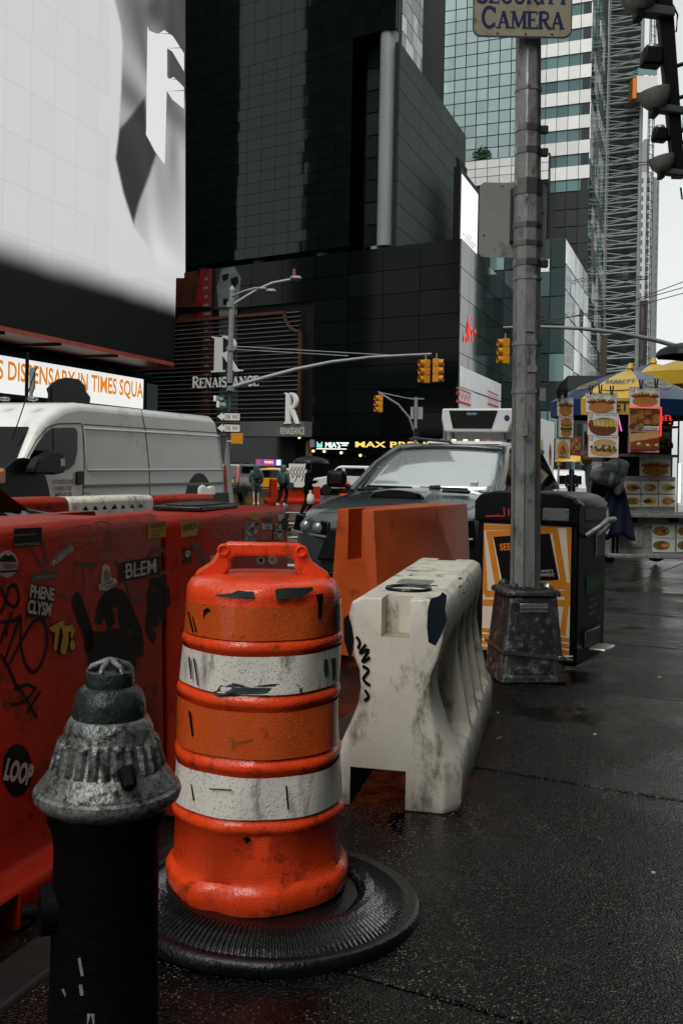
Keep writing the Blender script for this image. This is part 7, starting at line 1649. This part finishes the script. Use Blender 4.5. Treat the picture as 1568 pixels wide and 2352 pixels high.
for x0 in (865, 1285): cbox('vent', x0, 1755, x0+105, 1800, -.02, -.003, 'cart_dark')
cbox('upper_body', 845, 1330, 1400, 1700, .15, 1.2, 'cart_steel', .01)
for i in range(3):
    for j in range(2):
        pn = cbox('picture_panel', 850+184*i, 1378+142*j, 1024+184*i, 1505+142*j, .12, .149, 'board_white', .01); a, b = cl(850+184*i, 1505+142*j), cl(1024+184*i, 1378+142*j)
        hub = MB().box(a[0]+.02, b[0]-.02, .115, .119, a[1]+.02, b[1]-.02).build('picture', 'board_cream', pn); hub2 = hub
        k0 = len(bpy.data.objects); w_, h_2 = (b[0]-a[0])*.9, (b[1]-a[1])*.8
        for n_, (rx, ry, m) in enumerate(((.42, .36, ['bun', 'plate_food', 'cheese'][(i+j) % 3]), (.3, .2, ['meat', 'bun_light', 'lettuce'][(i+2*j) % 3]), (.16, .13, ['tomato', 'cheese', 'meat'][(i+j) % 3]))):
            mb = MB(); mb.add([((a[0]+b[0])/2+.04*n_*(-1)**i+p*w_, .113-.001*n_, (a[1]+b[1])/2+q*h_2) for p, q in ell(0, 0, rx, ry, 16, .2*i)], [tuple(range(16))]); mb.build('printed_food', m, pn, fix=False)
for i in range(2):
    for j in range(2):
        pn = cbox('picture_panel', 1115+255*i, 1825+148*j, 1355+255*i, 1965+148*j, -.02, -.003, 'board_white', .008); a, b = cl(1115+255*i, 1965+148*j), cl(1355+255*i, 1825+148*j)
        for n_, (rx, ry, m) in enumerate(((.42, .38, ['plate_food', 'lettuce'][j]), (.3, .26, ['bun', 'tomato'][j]), (.2, .16, ['meat', 'bun_light'][j]), (.1, .1, 'cheese'))):
            mb = MB(); mb.add([((a[0]+b[0])/2+.03*n_-.04+p*(b[0]-a[0])*.9, -.022-.001*n_, (a[1]+b[1])/2+q*(b[1]-a[1])*.9) for p, q in ell(0, 0, rx, ry, 14, .3*i)], [tuple(range(14))]); mb.build('printed_food', m, pn, fix=False)
cbox('glass_case', 845, 1110, 1400, 1328, .3, 1.1, 'cart_glass'); cbox('case_rail', 815, 1095, 1420, 1112, .1, 1.15, 'cart_steel', .006)
cbox('back_panel', 800, 560, 1500, 1095, .75, 1.1, 'cart_dark'); cbox('lit_strip', 1205, 838, 1290, 846, .5, .74, 'tube_light'); cbox('counter', 1200, 790, 1440, 808, .2, 1.1, 'cart_steel', .006); cbox('tube_lamp', 1408, 1185, 1432, 1600, .05, .1, 'tube_light')
cbox('corner_post', 1410, 560, 1422, 1700, .1, .14, 'cart_steel'); cbox('corner_post', 800, 560, 812, 1700, .6, .64, 'cart_steel')
bw_ = cbox('salad_picture', 1205, 850, 1400, 1020, .42, .45, 'board_white'); a, b = cl(1215, 1000), cl(1370, 870)
for n_, (rx, ry, m) in enumerate(((.5, .42, 'lettuce'), (.3, .3, 'cheese'), (.18, .16, 'tomato'))):
    mb = MB(); mb.add([((a[0]+b[0])/2+.05*n_+p*(b[0]-a[0]), .418-.002*n_, (a[1]+b[1])/2+q*(b[1]-a[1])) for p, q in ell(0, 0, rx, ry, 14)], [tuple(range(14))]); mb.build('printed_food', m, bw_, fix=False)
for k in range(4):
    a, b = cl(1215+55*k, 1025), cl(1250+55*k, 940); bt = root('soda_bottle', f'{["leftmost", "second", "third", "rightmost"][k]} of the small soda bottles on the cart counter', 'bottle', (cx0+(a[0]+b[0])/2, CD+.36, CZ+a[1]), 0, 'soda bottles'); hh = b[1]-a[1]; MB().lathe([(.03, 0), (.032, hh*.5), (.02, hh*.72), (.011, hh*.8), (.011, hh*.93)], 12).build('body', ['lettuce', 'cart_dark', 'cart_dark', 'cart_dark'][k], bt, smooth=50); MB().lathe([(.013, hh*.93), (.013, hh)], 10).build('cap', 'print_red', bt); MB().lathe([(.0325, hh*.2), (.0335, hh*.45)], 12, cap=False).build('label_wrap', ['print_green', 'sticker_grey', 'print_red', 'print_red'][k], bt)
for wx in (.5, 1.5):
    for wy in (.2, 1.1): wheel(cart, (wx, wy, .17), .17, .08)
MB().box(-.2, 2.0, .1, 1.2, .1, .28).build('chassis', 'cart_dark', cart)
# dot matrix sign
ls = root('dot_matrix_sign', 'black dot matrix sign with red glowing dots beside the kebab board', 'sign', tuple(cw(1272, 670, CD-.2)), 0)
a, b = cw(1200, 785, CD-.2)-ls.location, cw(1345, 555, CD-.2)-ls.location; MB().box(a.x, b.x, .0, .06, a.z, b.z).build('panel', 'cart_dark', ls)
pat = ["............", "......###...", "......###...", "............", ".....####...", "....##..#...", "....##..#...", ".#..#####...", ".##.##..##..", "###.##..##..", "###.##..###.", "##..........", "##......##.."]
mb = MB()
for j, row in enumerate(pat):
    for i, c in enumerate(row):
        if c == '#': x = a.x+(b.x-a.x)*(.05+.08*i); z = b.z-(b.z-a.z)*(.05+.072*j); mb.box(x-.008, x+.008, -.006, 0, z-.008, z+.008)
props(mb.build('red_dots', 'led_red_dot', ls), kind='stuff')
# hanging boards
b1_ = board('left hot dog picture board clipped to the umbrella edge', 115, 490, 305, 690, 14.6, 'hotdog', 'Best NY Hot Dog', tilt=R(24))
board('cheeseburger picture board hanging at the left of the cart', 130, 692, 305, 915, 14.6, 'burger', 'Cheeseburger', tilt=R(24), pic=None)
board('chicken kebab on pita board at the bottom left of the hanging boards', 97, 922, 270, 1135, 14.6, 'pita', 'Chicken Kebab on Pita', 'bottom', R(24), tcol='print_black')
board('middle hot dog picture board hanging under the yellow umbrella panel', 418, 452, 750, 655, 14.5, 'hotdog', 'Best NY Hot Dog', tilt=R(-2))
board('chili cheese dog picture board in the middle column', 440, 660, 766, 892, 14.5, 'chili', 'Chili Cheese Dog', tilt=R(-2))
board('philly cheese steak picture board at the bottom of the middle column', 446, 896, 768, 1122, 14.5, 'steak', 'Philly Cheese Steak', tilt=R(-2), tcol='print_blue')
board('right hot dog picture board hanging under the blue umbrella panel', 876, 392, 1206, 592, 14.5, 'hotdog', 'Best NY Hot Dog', tilt=R(2))
board('halal chicken kebab board edged with red lights', 870, 602, 1200, 838, 14.5, 'kebab', 'Halal Chicken Kebab', 'bottom', R(1))
board('italian sausage picture board below the kebab board', 876, 846, 1195, 1068, 14.5, 'sausagerolls', 'Italian Sausage', 'bottom', R(1), tcol='print_black')
board('dim hot dog picture board inside the glass case', 982, 1116, 1318, 1318, CD+.24, 'hotdog', 'Best NY Hot Dog')
board('corn dog picture board half hidden by the plastic bags', 482, 1165, 650, 1340, 15.1, 'corndog', 'Corn Dog', tilt=R(8))
board('dark backed board hanging behind the pita board', 262, 905, 372, 1095, 15.3, 'kebab', None, tilt=R(-20), m='sausage', ilove=False)
board('narrow hot dog board hanging at the far side of the umbrella', 365, 1045, 505, 1205, 15.9, 'chili', 'Chili Dog', tilt=R(10)); board('far cheeseburger board seen between the hanging columns', 398, 850, 445, 1040, 15.9, 'burger', None, tilt=R(30), ilove=False)
rl_ = root('red_light_strip', 'thin red light strip along the top of the kebab board', 'light strip', tuple(cw(1035, 598, 14.46)), 0); a, b = cw(868, 605, 14.46)-rl_.location, cw(1205, 588, 14.46)-rl_.location; MB().box(a.x, b.x, -.006, .006, -.008, .008).build('strip', 'led_red_dot', rl_); MB().box(b.x, b.x+.02, -.006, .006, -.42, .008).build('strip', 'led_red_dot', rl_)
pk = root('pink_tube_light', 'short pink neon tube between the board columns', 'light', tuple(cw(778, 780, 15.2)), 0); MB().tube([(-.03, 0, .14), (.03, 0, -.1)], .012, 6).build('tube', 'pink_tube', pk)
# umbrellas
def big_umbrella(label, px, py, D, Rr, cols, rot, h=.52, writing=True, val=True):
    ap = W(px, py, D); r = root('cart_umbrella', label, 'umbrella', (ap.x, D, ap.z-h-.06), rot, 'umbrellas over the food cart')
    ps_ = canopy(r, Rr, h, 8, cols, 0, .03, 1.35, True)
    for k in range(8):   # valance
        a0, a1 = 2*math.pi*k/8, 2*math.pi*(k+1)/8; rows = []
        for t in (0, 1): rows.append([((Rr*(1-.03*math.sin(math.pi*u))-.01*t)*math.cos(a0+(a1-a0)*u), (Rr*(1-.03*math.sin(math.pi*u))-.01*t)*math.sin(a0+(a1-a0)*u), -.21*t*Rr/1.1-.004) for u in (0, .25, .5, .75, 1)])
        mb = MB(); mb.loft(rows); v = mb.build('valance', cols[k % len(cols)], r, smooth=180)
    MB().lathe([(.0, h-.02), (.07, h), (.06, h+.04), (.03, h+.08), (0, h+.1)], 14).build('finial', 'umb_yellow', r, smooth=60)
    MB().tube([(0, 0, -2.3), (0, 0, h)], .022, 8).build('shaft', 'cart_steel', r)
    for k in range(8): a = 2*math.pi*k/8; MB().tube([(0, 0, h-.03), (Rr*.55*math.cos(a), Rr*.55*math.sin(a), h*.45+.02), (Rr*.98*math.cos(a), Rr*.98*math.sin(a), -.02)], .008, 4).build('rib', 'cart_dark', r)
    return r, Rr, h
u1, Rr, hh = big_umbrella('blue and yellow hot dog umbrella with lettering over the cart', 1447, 838, 15.85, 1.24, ['umb_yellow', 'umb_blue'], R(-141), .55)
def on_gore(r, k, txts, m, Rr, hh):
    """lettering laid on canopy panel k: (text, t centre, height, width)"""
    a0, a1 = 2*math.pi*k/8, 2*math.pi*(k+1)/8; am = (a0+a1)/2
    mb = MB()
    for txt, tc_, h_t, w_t in txts:
        q = MB()
        if txt == 'OVAL':
            o = ell(0, 0, w_t/2, h_t/2, 28); i_ = ell(0, 0, w_t/2-.018, h_t/2-.014, 28); q.add([(x, 0, z+h_t/2) for x, z in o]+[(x, 0, z+h_t/2) for x, z in i_], [(i, (i+1) % 28, (i+1) % 28+28, i+28) for i in range(28)])
        elif txt == 'DOG':
            for e_, m_ in ((ell(0, h_t/2, w_t/2, h_t/2, 20), 0),): q.add([(x, 0, z) for x, z in e_], [tuple(range(20))])
        else: text(q, txt, -w_t/2, 0, w_t, h_t, 0, .02)
        vs = []
        for x, y, z in q.v:
            t = tc_-(z-h_t/2)/Rr*1.0; rr = Rr*t; u = x/(max(.15, rr*(a1-a0)))+.5; a = a0+(a1-a0)*u; e = math.sin(math.pi*min(max(u, 0), 1))
            vs.append((rr*(1-.03*e*t)*1.004*math.cos(a), rr*(1-.03*e*t)*1.004*math.sin(a), hh*(1-t)+.10*hh*math.sin(math.pi*t)-.03*Rr*e*t*(1-t)*2+.02))
        mb.add(vs, q.f)
    return mb.build('lettering', m, r, fix=False)
def gore_at(r, k):   # does panel k look at the camera?
    a = 2*math.pi*(k+.5)/8+r.rotation_euler.z; return Vector((math.cos(a), math.sin(a)))
for k in range(8):
    g = gore_at(u1, k)
    if g.y < .35:
        if k % 2 == 0:
            on_gore(u1, k, [('SABRETT', .56, .13, .46)], 'umb_blue', Rr, hh); bpy.context.view_layer.objects.active = None
            o = on_gore(u1, k, [('DOG', .78, .10, .46)], 'sausage', Rr, hh); o.name = 'printed_sausage'; o.data.materials[0] = MAT['bun_light']
            a0, a1 = 2*math.pi*k/8, 2*math.pi*(k+1)/8; q = MB(); text(q, 'SABRETT', .1, -.19, .72, .15, 0, .03); mb = MB(); mb.add([(((Rr+.006)*(1-.03*math.sin(math.pi*x/.93)))*math.cos(a0+(a1-a0)*x/.93), ((Rr+.006)*(1-.03*math.sin(math.pi*x/.93)))*math.sin(a0+(a1-a0)*x/.93), z) for x, y, z in q.v], q.f); mb.build('lettering', 'print_navy', u1, fix=False)
        else: on_gore(u1, k, [('OVAL', .64, .24, .44), ('U.S.', .53, .045, .1), ("GOV'T", .61, .05, .2), ('INSPECTED', .69, .05, .32)], 'sticker_yellow', Rr, hh)
u2, R2, h2 = big_umbrella('second yellow umbrella half out of the picture on the right', 1612, 806, 17.2, 1.15, ['umb_yellow', 'umb_yellow', 'umb_blue', 'umb_yellow'], R(20), .36)
u3, R3, h3 = big_umbrella('red and blue umbrella top showing behind the yellow one', 1500, 826, 17.6, 1.1, ['umb_red', 'umb_blue', 'umb_yellow'], R(10), .42)
bu = root('dark_umbrella', 'edge of a black umbrella at the right border of the picture', 'umbrella', tuple(W(1600, 820, 13.2)), 0); canopy(bu, .55, .2, 8, 'umbrella_black', 0); MB().tube([(0, 0, -1.0), (0, 0, .2)], .012, 6).build('shaft', 'rim', bu)
for k, (x, y, D) in enumerate(((135, 462, 14.5), (150, 455, 14.5), (205, 455, 14.5), (218, 450, 14.5), (478, 420, 14.38), (575, 410, 14.38), (695, 425, 14.38), (1000, 362, 14.38), (1160, 350, 14.38))):
    c = cw(x, y, D); r = root('board_clip', f'{["first", "second", "third", "fourth", "fifth", "sixth", "seventh", "eighth", "ninth"][k]} black clip from the left on the umbrella edge', 'clip', tuple(c), 0, 'clips on the umbrella edge')
    for s in (-1, 1): MB().hexa([(s*.002, -.012, -.06), (s*.016, -.012, -.06), (s*.016, .012, -.06), (s*.002, .012, -.06), (s*.014, -.012, .07), (s*.03, -.012, .07), (s*.03, .012, .07), (s*.014, .012, .07)]).build('jaw', 'clip_black', r)
# bags and cloth hanging from the cart end
def blob(label, name, cat, c, s, m, seed, par=None):
    random.seed(seed); r = root(name, label, cat, tuple(c), 0); ph = [random.uniform(0, 6) for _ in range(4)]
    mb = MB(); n = 12; prof = [(math.sin(math.pi*i/n)*(.9 if i < n*.6 else 1)*s[0], -math.cos(math.pi*i/n)*s[1]) for i in range(n+1)]
    mb.lathe(prof, 22, rad=lambda a, q, z: q*(1+.14*math.sin(3*a+ph[0]+z*9)+.09*math.sin(5*a+ph[1]-z*14)+.06*math.sin(9*a+ph[2]))); mb.build('bag', m, r, smooth=60)
    MB().tube([(0, 0, s[1]*.8), (.02, 0, s[1]*1.15), (-.02, .0, s[1]*1.5)], [.05, .025, .012], 8).build('knot', m, r, smooth=60); return r
blob('big grey plastic bag hanging left of the glass case', 'hanging_bag', 'bag', cw(740, 1250, 15.0), (.19, .17), 'bag_grey', 1); blob('lower grey plastic bag hanging over the cart end', 'hanging_bag', 'bag', cw(600, 1310, 14.95), (.17, .14), 'bag_grey', 2); blob('small grey plastic bag between the two larger hanging bags', 'hanging_bag', 'bag', cw(690, 1350, 14.9), (.13, .12), 'bag_grey', 3); blob('tiny grey plastic bag above the navy cloth', 'hanging_bag', 'bag', cw(765, 1440, 14.95), (.07, .12), 'bag_grey', 4)
wbg = blob('thin white plastic bag hanging behind the litter bin', 'hanging_bag', 'bag', cw(622, 1800, 15.1), (.085, .24), 'bag_white', 6)
r = root('navy_cloth', 'long navy cloth hanging from the end of the food cart', 'cloth', tuple(cw(770, 1400, 15.1)), 0); mb = MB(); rows = []
for i in range(13):
    t = i/12; z = -(cw(770, 1400, 15.1).z-cw(770, 1960, 15.1).z)*t*(1 if t < 1 else 1); hw = .08+.26*t**.8; rows.append([(-.02+x*hw-.06*t, .05*math.sin(x*9+t*2)*t, z+.05*t*math.sin(x*5)) for x in [-1+.2*j for j in range(11)]])
mb.loft(rows); o = mb.build('sheet', 'cloth_navy', r, smooth=180); sm = o.modifiers.new('s', 'SOLIDIFY'); sm.thickness = .012
pv = person('vendor in dark clothes with a bare lower leg behind the cart end', tuple(W(1396, 1060, 16.4).xy)+(gs(16.4),), R(20), 1.6, coat_='cloth_black', coat_len=.8, trousers='cloth_black', tr_len=.55, hood=False, stride=.1, skin_='skin_brown', shoes='sticker_grey')
# far people and street furniture beyond the bin
r = root('yellow_umbrella', 'small yellow parasol far behind the litter bin', 'umbrella', tuple(W(1313, 1062, 45).xy)+(gs(45)+1.1,), 0); canopy(r, .8, .3, 8, 'umb_yellow', .95); MB().tube([(0, 0, -1.0), (0, 0, 1.25)], .02, 6).build('shaft', 'rim', r)
person('far person in dark blue under the yellow parasol', tuple(W(1313, 1062, 45.3).xy)+(gs(45.3),), 0, 1.7, coat_='cloth_navy', trousers='cloth_black', tr_len=.1, hood=True)
signal_head('far yellow traffic signal above the white far van', 1278, 1050, 1287, 1070, 55, R(20)); MB().tube([(0, 0, -3), (0, 0, .2)], .06, 6).build('post', 'pole_paint', bpy.data.objects['traffic_signal.004'] if 'traffic_signal.004' in bpy.data.objects else None)
